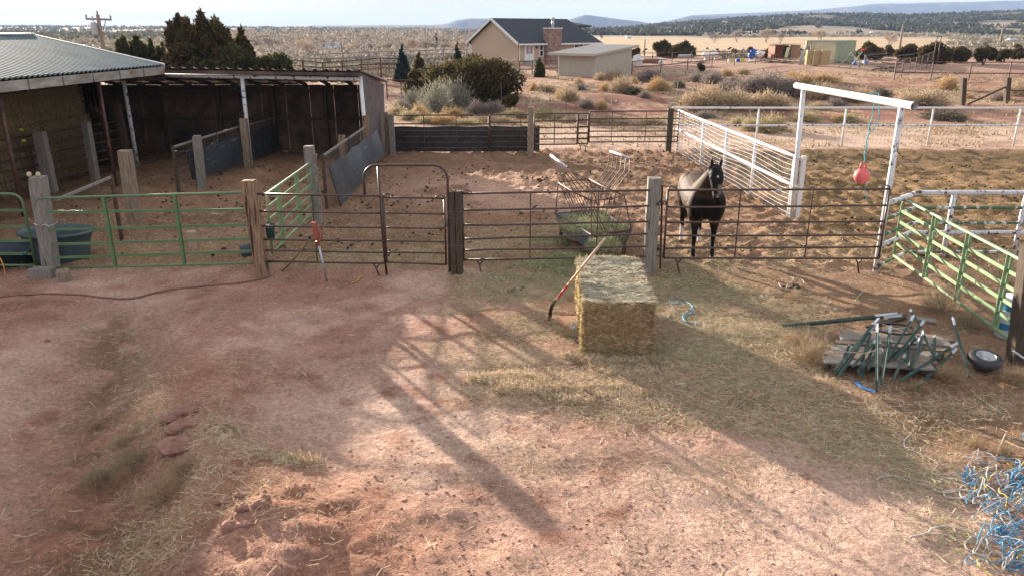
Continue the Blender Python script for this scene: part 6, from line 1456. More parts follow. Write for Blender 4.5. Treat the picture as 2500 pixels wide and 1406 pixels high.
hq=htp; MB().tube([hq+Vector((.03,-.03,-.02)),hq+Vector((.09,-.04,-.06)),hq+Vector((.14,-.05,-.17)),hq+Vector((.13,-.05,-.25)),hq+Vector((.05,-.05,-.32)),hq+Vector((.0,-.04,-.33))],[.012,.015,.018,.018,.015,.012],8).build('handle',M['hydrant'],hy,smooth=True)
sp0=b0.lerp(htp,.25)+Vector((-.12,-.02,-.01)); MB().tube([sp0,sp0+Vector((-.02,0,-.06))],.024,8).build('spout',M['tine'],hy,smooth=True)
def smooth(pts,k=4):
    out=[]; n=len(pts)
    for i in range(n-1):
        p0=pts[max(i-1,0)];p1=pts[i];p2=pts[i+1];p3=pts[min(i+2,n-1)]
        for j in range(k):
            t=j/k; out.append(.5*((2*p1)+(p2-p0)*t+(2*p0-5*p1+4*p2-p3)*t*t+(3*p1-p0-3*p2+p3)*t*t*t))
    out.append(pts[-1]); return out
def ground_line(pl,dz=.015):
    o=[]
    for (px,py) in pl:
        p=G(px,py,0); 
        for _ in range(3): p=G(px,py,zg(p.x,p.y)+dz)
        o.append(p)
    return o
pl=[(-120,728),(0,725),(60,719),(170,718),(240,725),(290,729),(330,727),(380,714),(430,705),(500,698),(560,693),(610,686),(655,676),(690,660)]
pts=ground_line(pl)+[V(715,636,13.7),V(742,603,13.7),V(752,590,13.7),sp0+Vector((-.02,0,-.06))]
sp_pts=smooth(pts,5)
for p in sp_pts[:60]: p.z=max(p.z,zg(p.x,p.y)+.012)
o=MB().tube(sp_pts,.016,7).build('garden_hose',M['hose'],loc=pts[3],smooth=True); tag(o,'brown garden hose snaking across the yard up to the red hydrant','hose')
MB().tube([sp0+Vector((-.02,0,-.05)),sp0+Vector((-.03,0,-.11))],.022,8).build('coupling',M['galv'],hy,smooth=True)
# ================================================================ TUBS
tc_=V(150,640,14.95); 
tb_=thing('water_tub','large oval dark blue-grey stock tub behind the closed green gate','stock tub',(tc_.x-.05,14.95,0)); tl=Vector((V(152,640,14.95).x,14.95,0))
MB().lathe(tl,[(.0,.02),(.50,.0),(.56,.1),(.62,.40),(.66,.60),(.70,.66),(.735,.66),(.74,.62),(.72,.61),(.69,.60),(.60,.35),(.54,.08),(0,.06)],36,1.0,.72).build('shell',M['tub'],tb_,smooth=True)
MB().lathe(tl,[(.70,.645),(.72,.675),(.745,.665),(.75,.63)],36,1.0,.72).build('rim',M['galv'] if False else M['ttip_dull'] if 'ttip_dull' in M else M['tub'],tb_,smooth=True)
mb=MB(); mb.lathe(tl,[(0,.42),(.61,.42)],36,1.0,.72); mb.build('water',M['glass'],tb_)
t2=Vector((V(18,640,14.7).x,14.9,0)); tt=thing('feed_tub','low round black feed tub behind the left green gate','feed tub',t2)
MB().lathe(t2,[(0,.02),(.50,.0),(.60,.30),(.63,.33),(.66,.33),(.66,.30),(.62,.28),(.52,.04),(0,.04)],32,1.05,.85).build('shell',M['darkplastic'],tt,smooth=True)
o=MB().tube([V(-5,622,14.1),V(5,640,14.0),V(10,655,14.0),V(12,675,14.0),V(30,682,14.05)],.012,6).build('extension_cord',M['orange'],loc=V(5,640,14.0),smooth=True); tag(o,'short orange cord hanging over the left green gate','cord')
p=V(61,619,14.2); o=MB().ell(p,(.05,.04,.04),10,8).tube([p,V(72,612,14.4),V(80,602,14.6)],.01,5).build('heater_plug',M['greenplastic'],loc=p,smooth=True); tag(o,'small turquoise plug on a black lead at the left green gate','plug')
# green hanging feeder and blue bucket
p=V(655,568,14.15); o=thing('hanging_feeder','small green plastic feeder hooked on the brown panel beside the orange-brown post','feeder',p)
MB().lathe(p+Vector((0,.12,-.16)),[(0,0),(.08,.0),(.10,.28),(.115,.30),(.10,.30),(.085,.04),(0,.03)],16,.9,.8).build('bucket',M['greenplastic'],o,smooth=True)
MB().tube([p+Vector((-.03,-.03,.10)),p+Vector((-.03,.0,.16)),p+Vector((-.03,.08,.14))],.012,6).tube([p+Vector((.02,-.03,.10)),p+Vector((.02,.0,.16)),p+Vector((.02,.08,.14))],.012,6).build('hook',M['galv'],o)
p=G(612,625); o=thing('blue_bucket','dark blue bucket tipped over behind the orange-brown post','bucket',p)
Rr=Matrix.Rotation(1.15,3,'Y'); mb=MB(); vs=[];fs=[]
prof=[(0,0),(.13,0),(.17,.32),(.185,.33),(.165,.31),(.125,.03),(0,.03)]
mb2=MB().lathe((0,0,0),prof,20); mb.add([p+Vector((.15,.1,.17))+Rr@Vector(v)*-1.0 for v in mb2.v],mb2.f); mb.build('shell',M['tubblue'] if 'tubblue' in M else M['darkplastic'],o,smooth=True)
p=G(468,612); o=MB().box(p+Vector((0,.1,.2)),(.16,.16,.4),Matrix.Rotation(.3,3,'Z')).build('salt_block',M['salt'],loc=p); tag(o,'tan upright salt block seen through the closed green gate','salt block')
p=G(505,625); o=MB().ell(p+Vector((-.06,0,.04)),(.09,.06,.05),9,6,jit=.2).build('dark_rock',M['manure'],loc=p); tag(o,'small dark lump beside the tan salt block','rock')
# ================================================================ BARREL, TYRE, PALLET, T-POSTS
p=V(2470,800,10.9); p.z=0; p.x=V(2478,740,10.9).x; o=thing('barrel','blue and white banded plastic barrel behind the open green gate','barrel',p)
MB().lathe(p,[(0,.0),(.17,0),(.19,.03),(.19,.62),(.175,.66),(0,.66)],24).build('shell',M['bluewhite'],o,smooth=True)
for z0_,z1_ in((.46,.56),(.16,.26)): MB().lathe(p,[(.192,z0_),(.194,z1_)],24).build('blue_band',M['bluedeep'],o,smooth=True)
p=G(2408,905); p.y+=.1; o=thing('small_tyre','small black tyre on a pale rim lying flat by the heavy gate post','tyre',p)
tyr=[]; 
for i in range(17):
    a=-math.pi*.75+i/16*math.pi*1.5; tyr.append((.165+.060*math.cos(a),.10+.075*math.sin(a)))
Rt=Matrix.Rotation(.18,3,'X'); 
def tiltlathe(prof,nm,mt,n=28):
    m2=MB().lathe((0,0,0),prof,n); mb=MB(); mb.add([p+Vector((0,0,.03))+Rt@Vector(v) for v in m2.v],m2.f); mb.build(nm,M[mt],o,smooth=True)
tiltlathe(tyr,'tyre','blackrubber'); tiltlathe([(0,.15),(.03,.155),(.035,.135),(.06,.13),(.07,.15),(.11,.155),(.125,.165),(.13,.175)],'rim','galv')
# pallet
z_=.14; BL,TL,TR,BR=[G(*q,z_) for q in((2008,885),(2062,803),(2332,818),(2290,905))]
pa_=thing('broken_pallet','weathered broken wooden pallet lying under the heap of green steel posts','pallet',(BL+TR)/2); pa_.location.z=0
off=Vector((0,0,0)); npk=6
for i in range(npk):
    s0=i/npk; a=BL.lerp(TL,s0+.07); b_=BR.lerp(TR,s0+.07); k=random.uniform(-.06,.06); a=a.lerp(b_,k*.3); b_=b_.lerp(a,random.uniform(-.03,.08)); a.z+=random.uniform(-.015,.02); b_.z+=random.uniform(-.015,.02)
    MB().beam(a,b_,(BL-TL).length/npk*(.86 if i!=3 else .5),.024).build('deck_board',M['oldwood' if i%2 else 'greywood'],pa_)
for s in(.04,.5,.95):
    a=BL.lerp(BR,s);b_=TL.lerp(TR,s); MB().beam(Vector((a.x,a.y,z_-.065)),Vector((b_.x,b_.y,z_-.065)),.05,.10).build('stringer',M['darkwood'],pa_)
o=MB().beam(G(2195,770,.05),G(2285,785,.05),.16,.03).build('loose_board',M['greywood'],loc=G(2240,778)); tag(o,'weathered loose board lying behind the heap of green steel posts','board')
o=MB().beam(G(2120,800,.05),G(2215,770,.06),.1,.03).build('loose_board',M['darkwood'],loc=G(2160,785)); tag(o,'short dark board lying under the long green steel posts','board')
TPX=[(2085+i*17+random.uniform(-14,14),808+random.uniform(-8,40),2050+i*19+random.uniform(-40,30),900+random.uniform(-24,22)) for i in range(13)]
TP=[((2191,766),(1911,797),.10,.06,'longest green steel post lying flat beyond the pallet'),((2201,771),(1977,793),.09,.05,'second green steel post lying flat beside the longest one'),
((2145,777),(2036,905),.42,.16,''),((2131,796),(2050,916),.34,.2,''),((2142,791),(2141,955),.62,.08,'upright-looking green steel post with a pale stripe in the middle of the heap'),((2174,796),(2152,939),.45,.14,''),((2231,770),(2165,882),.46,.2,''),((2256,784),(2183,880),.42,.2,''),
((2139,830),(2081,895),.25,.2,''),((2150,850),(2105,900),.22,.18,''),((2252,809),(2283,874),.28,.2,''),((2326,775),(2367,921),.5,.05,'separate green steel post tied with yellow cord right of the pallet'),((2339,838),(2198,931),.22,.12,''),((2336,851),(2240,947),.18,.08,''),((2245,825),(2227,898),.26,.18,''),((2209,866),(2180,926),.2,.15,''),((2222,755),(2250,800),.5,.3,''),((2115,845),(1992,852),.08,.03,'')]
TP+=[((a,b),(c__,d__),random.uniform(.18,.30),random.uniform(.1,.2),'') for (a,b,c__,d__) in TPX]
for i,(a,b_,za,zb_,lab) in enumerate(TP):
    A_=G(*a,za);B_=G(*b_,zb_); o=thing('steel_post',lab or 'dark green steel fence post with pale tip in the heap on the pallet','fence post',(A_+B_)/2,None if lab else 'green steel posts heaped on the pallet'); o.location.z=min(za,zb_)-.02
    tt_=A_.lerp(B_,(.13 if i>1 else .2) if i<18 else .05); d=(B_-A_).normalized(); sd=d.cross(Vector((0,0,1))).normalized(); rl=random.uniform(-.6,.6); s1=sd*math.cos(rl)+sd.cross(d)*math.sin(rl); s2=s1.cross(d)
    for (nm,p0_,p1_,mt) in(('pale_tip',A_,tt_,'ttip'),('shaft',tt_,B_,'tpost')):
        mb=MB(); mb.beam(p0_,p1_,.036,.006,up=s2); mb.beam(p0_+s2*.015,p1_+s2*.015,.006,.03,up=s2)
        if nm=='shaft':
            n=int((p1_-p0_).length/.055)
            for k in range(1,n): c=p0_.lerp(p1_,k/n)-s2*.008; mb.box(c,(.012,.012,.012))
        mb.build(nm,M[mt],o)
tp_=G(2347,848,.3); 
pts=[G(2090,931,.03),G(2098,940,.04),G(2115,949,.04),G(2137,955,.04)]
mb=MB()
for i,(a,b_) in enumerate(zip(smooth(pts,4)[:-1],smooth(pts,4)[1:])): mb.beam(a,b_,.045,.008)
o=mb.build('blue_strip',M['bluetrim'],loc=pts[1]); tag(o,'curved bright blue plastic strip on the ground below the post heap','plastic strip')
# second wheel on the pallet
p=G(2185,805,.2); o=thing('thin_wheel','thin dark spoked wheel lying under the green steel posts on the pallet','wheel',p)
MB().tube([p+Vector((.30*math.cos(a_*.2618),.22*math.sin(a_*.2618),.02)) for a_ in range(25)],.018,6).build('rim',M['tine'],o)
for k in range(4): MB().tube([p+Vector((0,0,.02)),p+Vector((.29*math.cos(k*1.57+.4),.21*math.sin(k*1.57+.4),.02))],.008,5).build('spoke',M['galv'],o)
# ================================================================ TWINE
def twine(name,label,pl,mt,r=.007,dz=.02,arcz=0):
    pts=smooth(ground_line(pl,dz),5)
    if arcz:
        for i,p in enumerate(pts): p.z+=arcz*abs(math.sin(i*.55))
    o=MB().tube(pts,r,5).build(name,M[mt],loc=pts[len(pts)//2],smooth=True); return tag(o,label,'twine')
twine('twine','wavy white twine running down from the shade to the tangled heap',[(2226,1058),(2208,1075),(2212,1092),(2240,1104),(2268,1118),(2290,1132),(2276,1152),(2300,1164),(2345,1172),(2380,1195)],'whitetwine',.008)
twine('twine','pale twine strand stretching left from the middle of the tangled heap',[(2138,1170),(2165,1161),(2190,1163),(2230,1177),(2260,1182),(2288,1198),(2315,1202),(2350,1195),(2390,1200)],'whitetwine',.009)
twine('twine','looped grey-white twine near the edge of the tangled heap',[(2385,1200),(2340,1195),(2305,1200),(2315,1214),(2355,1212),(2390,1190),(2372,1178),(2345,1190),(2350,1215),(2400,1230),(2450,1260),(2500,1290)],'whitetwine',.008)
twine('twine','knotted double white twine at the bottom of the tangled heap',[(2222,1310),(2265,1300),(2275,1290),(2310,1284),(2360,1296),(2410,1318),(2440,1324)],'whitetwine',.010)
twine('twine','second strand below the knotted white twine',[(2262,1302),(2310,1305),(2340,1318),(2380,1322),(2410,1334)],'whitetwine',.007)
twine('twine','thin white twine curling by the dark shadow below the right white pole',[(1901,691),(1906,700),(1918,706),(1924,692),(1938,681),(1930,676),(1945,678),(1960,684),(1962,692)],'whitetwine',.006)
twine('twine','long pale twine curve above the pallet heap',[(2006,742),(2018,734),(2028,738),(2016,748),(2032,753),(2058,754),(2080,744),(2092,728),(2104,713),(2111,711)],'whitetwine',.006)
twine('twine','small closed loop of pale twine in the yard shade',[(1858,716),(1868,714),(1872,722),(1864,726),(1858,718),(1866,719),(1874,724)],'whitetwine',.006)
twine('twine','pale twine lying over the green steel posts on the pallet',[(2010,862),(2040,858),(2075,859),(2110,862),(2135,855),(2152,850),(2156,858)],'whitetwine',.007,.30)
twine('twine','short pale curl of twine left of the pallet',[(1855,902),(1870,900),(1882,890),(1878,884)],'whitetwine',.006)
twine('twine','frayed blue twine bundle lying right of the bale',[(1634,734),(1650,728),(1668,732),(1686,744),(1690,756),(1676,764),(1668,778),(1682,788),(1712,793)],'bluetwine',.011)
twine('twine','second frayed blue strand looping beside the blue bundle right of the bale',[(1640,738),(1656,742),(1676,740),(1692,750),(1684,766),(1668,770),(1674,784),(1700,790)],'bluetwine',.010,.03)
twine('twine','thin pale twine curve joining the bale and the blue bundle',[(1594,778),(1618,780),(1636,770),(1646,756),(1636,740),(1633,731)],'whitetwine',.006)
twine('twine','tiny scrap of blue twine left of the bale',[(1395,792),(1400,788),(1398,798),(1404,803),(1402,792)],'bluetwine',.008)
twine('twine','pale yellow curl of string in front of the walk-through gate',[(858,690),(872,685),(878,678),(884,674),(888,675)],'yellowtwine',.009)
twine('twine','thin white twine in the dry grass by the small tyre',[(2382,965),(2420,990),(2440,1005),(2452,1010)],'whitetwine',.006)
tw=thing('twine_heap','big tangled heap of blue, white and yellow baling twine in the lower right corner','twine heap',G(2450,1260))
def tangle(nm,mt,n,r):
    for i in range(n):
        mb=MB()
        base=random.choice([(2455,1150,70,30),(2440,1180,90,26),(2470,1195,60,25),(2400,1215,55,35),(2450,1310,60,40),(2475,1350,50,45),(2440,1370,50,25),(2495,1240,60,60),(2530,1180,50,70)])
        x_,y_=random.gauss(base[0],base[2]*.45),random.gauss(base[1],base[3]*.5); a=random.uniform(0,6.28); ln=random.choice((6,9,12)); R_=random.uniform(9,38); pts=[]
        for k in range(ln):
            p=G(x_,y_,0); pts.append(Vector((p.x,p.y,zg(p.x,p.y)+.02+abs(random.gauss(0,.05))))); a+=random.gauss(.55*(1 if i%2 else -1),.5); x_+=math.cos(a)*R_*1.1; y_+=math.sin(a)*R_*.55
            x_=max(x_,2350+random.uniform(0,40))
        mb.tube(smooth(pts,4),r,4)
        mb.build(nm,M[mt],tw,smooth=True)
tangle('white_strand','whitetwine',44,.0055); tangle('blue_strand','bluetwine',38,.0055); tangle('yellow_strand','yellowtwine',8,.0055)
mb=MB()
for (px,py) in((2362,1165),(2360,1172),(2440,1300),(2450,1312),(2480,1385),(2470,1180),(2490,1175)):
    for k in range(16):
        p=G(px+random.gauss(0,7),py+random.gauss(0,5)); z0=zg(p.x,p.y); mb.tube([Vector((p.x,p.y,z0+.01)),Vector((p.x+random.gauss(0,.05),p.y+random.gauss(0,.05),z0+random.uniform(.02,.1)))],.005,3)
tag(mb.build('frayed_ends',M['bluetwine'],tw),kind='stuff')
# ================================================================ NEAR WEEDS, ROCKS
WC=[(.42,.31,.19),(.34,.25,.16),(.50,.38,.25)]; WD=[(.36,.29,.19),(.42,.34,.24),(.28,.22,.15)]
wp_=[spikes('weed_stems',1500,.5,.6,.16,.0045,WC,50,low=.1) for _ in range(2)]+[spikes('weed_stems',1900,.5,.6,.14,.0035,WD,60,low=.0)]
for (px,py,w,h,k,lab) in [(1980,880,120,70,0,'orange-tan dry weed clump left of the pallet'),(1945,840,70,40,0,'small dry weed tuft above the orange-tan clump'),(2300,760,110,80,2,'grey-brown tumbleweed caught on the right green gate'),(2370,800,90,60,2,'second grey-brown tumbleweed against the right green gate'),(2340,690,70,60,2,'tumbleweed behind the rails of the right green gate'),(2440,690,110,90,2,'large brownish weed mass behind the right green gate'),
    (2310,930,100,55,0,'dry weed growing through the lower right of the post heap'),(2470,930,90,50,1,'pale straw-like weed pile by the small tyre'),(2250,960,60,36,0,'short dry weed in front of the heap'),(240,1130,110,50,2,'dark dry weed clump at the left of the wash'),(330,1110,120,50,2,'dark dry weed clump in the middle of the wash'),(300,1070,90,36,1,'thin dry weed above the dark clumps in the wash'),(230,1010,40,24,1,'tiny dry weed tuft on the left packed dirt'),(400,1200,110,60,1,'pinkish dry weed clump at the lower end of the rocks'),(450,1160,90,44,1,'dry weed beside the lower red rock'),(2450,1110,50,50,0,'dry weed standing at the top of the twine heap'),(1935,730,50,24,1,'flat dry tuft near the thin white twine'),(2380,1085,40,40,0,'thin dry weed above the twine heap')]:
    p=G(px,py); mpp=(p.y*cp+H0*sp)/F; o=bpy.data.objects.new('dry_weed',wp_[k]); COL.objects.link(o); o.location=(p.x,p.y,zg(p.x,p.y)-.02); o.rotation_euler=(0,0,random.uniform(0,6)); o.scale=(w*mpp,w*mpp,h*mpp*1.5); tag(o,lab,'weed')
p=G(530,1080); haymass('loose_hay_pile','flattened pale heap of loose hay right of the red rocks',[(p.x,p.y,.02,.32,.28,.13),(p.x-.1,p.y-.15,.02,.25,.2,.1)],2600,.03)
p=G(690,1135); haymass('loose_hay_pile','sunlit wisp of loose hay at the edge of the shade',[(p.x,p.y,.05,.4,.12,.06),(p.x-.3,p.y+.05,.03,.3,.15,.05)],1800,.03)
for (px,py,r_,lab) in((455,1035,(.17,.09,.06),'upper flat slab of red sandstone in the wash'),(415,1050,(.09,.08,.05),'small pale red stone left of the upper slab'),(448,1072,(.18,.12,.06),'middle flat slab of red sandstone in the wash'),(432,1110,(.19,.20,.07),'largest smooth slab of red sandstone, lowest in the wash')):
    p=G(px,py); z=zg(p.x,p.y); o=MB().ell((p.x,p.y,z+.02),r_,14,9,Matrix.Rotation(.5,3,'Z'),jit=.17).build('sandstone_slab',M['rock'],loc=(p.x,p.y,z)); tag(o,lab,'rock')
for (px,py,s) in((600,1300,.07),(560,1265,.06),(640,1290,.08),(610,1335,.06),(570,1340,.09),(540,1265,.05),(655,1270,.05),(590,1255,.05),(116,832,.05),(1255,706,.0)):
    if s:
        p=G(px,py); z=zg(p.x,p.y); o=MB().ell((p.x,p.y,z+.01),(s,s*.8,s*.6),10,7,jit=.18).build('dirt_lump',M['rock'],loc=(p.x,p.y,z)); tag(o,'crumbly red dirt lump on the churned bank','rock' ,'red dirt lumps on the churned bank')
# ================================================================ HORSE
def horse():
    hy0=Vector((3.94,15.62,0)); f_=Vector((-.035,-.999,0)).normalized(); l_=Vector((-f_.y,f_.x,0)); S=1.08
    def W(x,y,z): return hy0+(f_*x+l_*y)*S+Vector((0,0,z*S))
    tp=[]
    def T(pts,n=16): 
        mb=MB(); mb.tube([W(*p[:3]) for p in pts],[p[3]*S for p in pts],n); tp.append(mb)
    def E(c,r,R=None):
        mb=MB(); mb.ell(W(*c),[q*S for q in r],18,12); tp.append(mb)
    T([(-.92,0,1.16,.10),(-.86,0,1.19,.24),(-.68,0,1.20,.31),(-.40,0,1.19,.335),(-.1,0,1.14,.36),(.22,0,1.11,.365),(.48,0,1.13,.35),(.68,0,1.14,.30),(.80,0,1.12,.20)],24)
    E((-.55,.14,1.20),(.20,.30,.30)); E((-.55,-.14,1.20),(.20,.30,.30))
    E((.60,.17,1.10),(.18,.20,.30)); E((.60,-.17,1.10),(.18,.20,.30)); E((.70,0,1.22),(.14,.16,.2)); E((.28,0,1.38),(.10,.25,.14))
    # neck and head come straight at the camera
    T([(.42,0,1.28,.29),(.62,.0,1.42,.245),(.78,.01,1.58,.20),(.90,.02,1.72,.155),(.97,.02,1.80,.115)],18)
    hx=.02
    T([(1.00,hx,1.80,.115),(1.06,hx,1.74,.128),(1.11,hx,1.66,.120),(1.16,hx,1.56,.100),(1.20,hx,1.47,.080),(1.24,hx,1.39,.075),(1.255,hx,1.34,.064)],18)
    E((1.08,hx+.0,1.63),(.055,.10,.13)); E((1.245,hx,1.345),(.062,.045,.04))
    for s in(-1,1):
        E((1.27,hx+s*.032,1.415),(.03,.035,.035)); 
        E((1.125,hx+s*.095,1.70),(.032,.04,.035))
        # ears
        T([(.99,hx+s*.055,1.86,.035),(.99,hx+s*.075,1.92,.036),(1.0,hx+s*.085,1.99,.024),(1.0,hx+s*.082,2.035,.006)],10)
    for (s,dx,dz) in((1,.0,0),(-1,.06,0)):
        yl=s*.185
        T([(.56,s*.17,1.08,.19),(.54,s*.19,.90,.145),(.53,yl,.75,.10),(.53+dx,yl,.58,.060),(.535+dx,yl,.50,.060),(.53+dx,yl,.44,.046),(.525+dx,yl,.28,.035),(.53+dx,yl,.18,.046),(.56+dx,yl,.10,.038),(.575+dx,yl,.055,.052)],14)
    for (s,dx) in((1,.05),(-1,-.05)):
        yl=s*.17
        T([(-.60,s*.14,1.12,.24),(-.54,s*.17,.92,.175),(-.55,yl,.80,.125),(-.66+dx*.5,yl,.64,.075),(-.72+dx,yl,.55,.060),(-.71+dx,yl,.47,.047),(-.69+dx,yl,.28,.037),(-.68+dx,yl,.18,.048),(-.645+dx,yl,.10,.038),(-.63+dx,yl,.055,.054)],14)
    vs=[];fs=[]
    for mb in tp:
        n=len(vs); vs+=[tuple(v) for v in mb.v]; fs+=[tuple(i+n for i in f) for f in mb.f]
    me=bpy.data.meshes.new('tmp'); me.from_pydata(vs,[],fs); ob=bpy.data.objects.new('tmp',me); COL.objects.link(ob)
    md=ob.modifiers.new('r','REMESH'); md.mode='VOXEL'; md.voxel_size=.014; md.use_smooth_shade=True
    sm=ob.modifiers.new('s','SMOOTH'); sm.factor=.6; sm.iterations=5
    dg=bpy.context.evaluated_depsgraph_get(); ev=ob.evaluated_get(dg); m2=bpy.data.meshes.new_from_object(ev)
    nv=len(m2.vertices); co=np.empty(nv*3); m2.vertices.foreach_get('co',co); co=co.reshape(-1,3)
    fa=np.array([list(p.vertices) for p in m2.polygons if len(p.vertices)==4]); 
    bpy.data.objects.remove(ob)
    d=co-np.array(hy0); F_=np.array(f_);Ll=np.array(l_); x=d@F_/S; y=d@Ll/S; z=d[:,2]/S
    n1=fbm(x*6+3,z*6+y*5,501,3)*.6+.4*fbm(x*22,z*26+y*20,505,3)
    body=np.array((.055,.031,.022)); dark=np.array((.010,.009,.009)); grey=np.array((.082,.056,.042)); 
    t=np.clip(sst(.45,-.25,x)*sst(.75,1.0,z)*.6+ (n1-.5)*.9,0,1)[:,None]
    c=body*(1-t)+grey*t
    k=np.clip(sst(.80,.62,z)+sst(.62,.70,x)*sst(1.33,1.20,z)+sst(.93,1.05,x),0,1)[:,None]; c=c*(1-k)+dark*k
    bl=(sst(.07,.03,np.abs(y-.075+ (z-1.5)*.05))*sst(1.62,1.56,z)*sst(1.40,1.46,z)*(x>1.1))[:,None]*.55; c=c*(1-bl)+np.array((.36,.33,.32))*bl
    st=(sst(.025,.012,np.hypot(y-.02,z-1.73))*(x>1.08))[:,None]; c=c*(1-st)+.45*st
    mz=(sst(.04,.02,np.abs(y-.02))*(z<1.43)*(z>1.38)*(x>1.28))[:,None]*.5; c=c*(1-mz)+.4*mz
    sock=(sst(.36,.30,z+.05*np.sin(y*40))*sst(.07,.10,z)*(x<-.3))[:,None]; c=c*(1-sock)+np.array((.72,.66,.62))*sock
    hoof=(z<.075)[:,None]*((y>0)&(x>0))[:,None]; 
    wh=((z<.085)&(y>0)&(x>0)|(z<.08)&(x<-.3))[:,None]*1.0; 
    c=c*(1-wh)+np.array((.42,.38,.34))*wh
    root=thing('horse','dark brown horse with white hind socks facing the camera over the top rail','horse',hy0)
    m=mat('horse_coat',(1,1,1),(.8,.8,.8),30,(1,1,1),rough=.65,attr=True,spec=.14,bump=.25,bs=60)
    npmesh('body',co-np.array(hy0),fa,m,parent=root,col=c,smooth=True)
    # mane and forelock
    n=900; t=RNG.random(n); P=np.stack([.50+.50*t,RNG.normal(.0,.022,n),1.52+.40*t**.9],-1); 
    ii=t>.0
    Pw=np.array([tuple((f_*a+l_*b)*S+Vector((0,0,c_*S))) for a,b,c_ in P])
    L_=RNG.uniform(.10,.22,n); dv=np.stack([RNG.normal(-.05,.2,n),RNG.normal(-.6,.5,n),RNG.normal(-.7,.2,n)],-1); dv=dv[:,0:1]*np.array(f_)+dv[:,1:2]*np.array(l_)+np.array([0,0,1.])*dv[:,2:3]; dv/=np.linalg.norm(dv,axis=1,keepdims=True)
    s=np.cross(dv,RNG.normal(size=(n,3))); s/=np.linalg.norm(s,axis=1,keepdims=True); w=.006
    v=np.stack([Pw-s*w,Pw+s*w,Pw+dv*L_[:,None]],1).reshape(-1,3); npmesh('mane',v,np.arange(n*3).reshape(-1,3),M['hair'],parent=root)
    n=260; P=np.stack([RNG.normal(1.04,.015,n),RNG.normal(.02,.035,n),RNG.uniform(1.86,1.92,n)],-1); Pw=np.array([tuple((f_*a+l_*b)*S+Vector((0,0,c_*S))) for a,b,c_ in P])
    dv=np.array(f_)*RNG.uniform(.5,.8,n)[:,None]+np.array([0,0,-1.])+np.array(l_)*RNG.normal(0,.2,n)[:,None]; dv/=np.linalg.norm(dv,axis=1,keepdims=True); s=np.cross(dv,RNG.normal(size=(n,3))); s/=np.linalg.norm(s,axis=1,keepdims=True)
    v=np.stack([Pw-s*.006,Pw+s*.006,Pw+dv*RNG.uniform(.10,.17,n)[:,None]],1).reshape(-1,3); npmesh('forelock',v,np.arange(n*3).reshape(-1,3),M['hair'],parent=root)
    for s_ in(-1,1):
        MB().ell(W(1.148,hx+s_*.108,1.702),(.018,.022,.022),12,8).build('eye',M['eye'],root,smooth=True)
        MB().ell(W(1.302,hx+s_*.032,1.415),(.012,.014,.018),10,8).build('nostril',M['nos'],root,smooth=True)
    mb=MB(); 
    for i in range(40):
        a=random.uniform(-.05,.05); mb.tube([W(-.93,a*.4,1.26),W(-1.02,a,1.1),W(-1.0,a*1.4,.75),W(-.96+random.uniform(-.04,.04),a*1.5,.45)],[.02,.022,.016,.003],4)
    mb.build('tail',M['hair'],root)
M['hair']=mat('black_hair',(.012,.010,.010),(.03,.022,.018),10,rough=.5); M['eye']=mat('dark_eye',(.01,.008,.006),(.01,.008,.006),2,rough=.1,spec=.8); M['nos']=mat('nostril',(.006,.005,.005),(.006,.005,.005),2,rough=.8)
horse()
# ================================================================ SKY, SUN, HAZE, CAMERA
SUN_EL=math.radians(11.0); SUN_AZ=math.radians(-33.6)
w=bpy.data.worlds.new('World'); SC.world=w; w.use_nodes=True; nt=w.node_tree; N=nt.nodes; L=nt.links
bg=N['Background']; sky=N.new('ShaderNodeTexSky'); sky.sky_type='NISHITA'; sky.sun_disc=False; sky.sun_elevation=SUN_EL; sky.sun_rotation=SUN_AZ%(2*math.pi); sky.air_density=1.0; sky.dust_density=1.5; sky.ozone_density=1.0
tc=N.new('ShaderNodeTexCoord'); sep=N.new('ShaderNodeSeparateXYZ'); L.new(tc.outputs['Generated'],sep.inputs[0])
def mth(op,a,b=None,clamp=False):
    x=N.new('ShaderNodeMath'); x.operation=op; x.use_clamp=clamp
    for i,q in enumerate((a,b)):
        if q is None: continue
        if isinstance(q,(int,float)): x.inputs[i].default_value=q
        else: L.new(q,x.inputs[i])
    return x.outputs[0]
# thin high cloud sheet: project the view direction on a plane overhead
zz_=mth('ADD',mth('MAXIMUM',sep.outputs[2],0.0),.045)
cmb=N.new('ShaderNodeCombineXYZ'); L.new(mth('DIVIDE',sep.outputs[0],zz_),cmb.inputs[0]); L.new(mth('DIVIDE',sep.outputs[1],zz_),cmb.inputs[1])
mp=N.new('ShaderNodeMapping'); mp.inputs['Scale'].default_value=(.16,.42,1); mp.inputs['Rotation'].default_value=(0,0,.25); L.new(cmb.outputs[0],mp.inputs[0])
nz_=N.new('ShaderNodeTexNoise'); nz_.inputs['Scale'].default_value=1.0; nz_.inputs['Detail'].default_value=7; nz_.inputs['Roughness'].default_value=.55; L.new(mp.outputs[0],nz_.inputs['Vector'])
rp=N.new('ShaderNodeMapRange'); rp.inputs[1].default_value=.30; rp.inputs[2].default_value=.56; rp.inputs[3].default_value=.93; rp.inputs[4].default_value=.98; L.new(nz_.outputs['Fac'],rp.inputs[0])
mx=N.new('ShaderNodeMix'); mx.data_type='RGBA'; L.new(rp.outputs[0],mx.inputs[0]); L.new(sky.outputs[0],mx.inputs[6]); 
fall=N.new('ShaderNodeMapRange'); fall.interpolation_type='SMOOTHSTEP'; fall.inputs[1].default_value=.0; fall.inputs[2].default_value=.55; fall.inputs[3].default_value=1.0; fall.inputs[4].default_value=1.0; L.new(sep.outputs[2],fall.inputs[0])
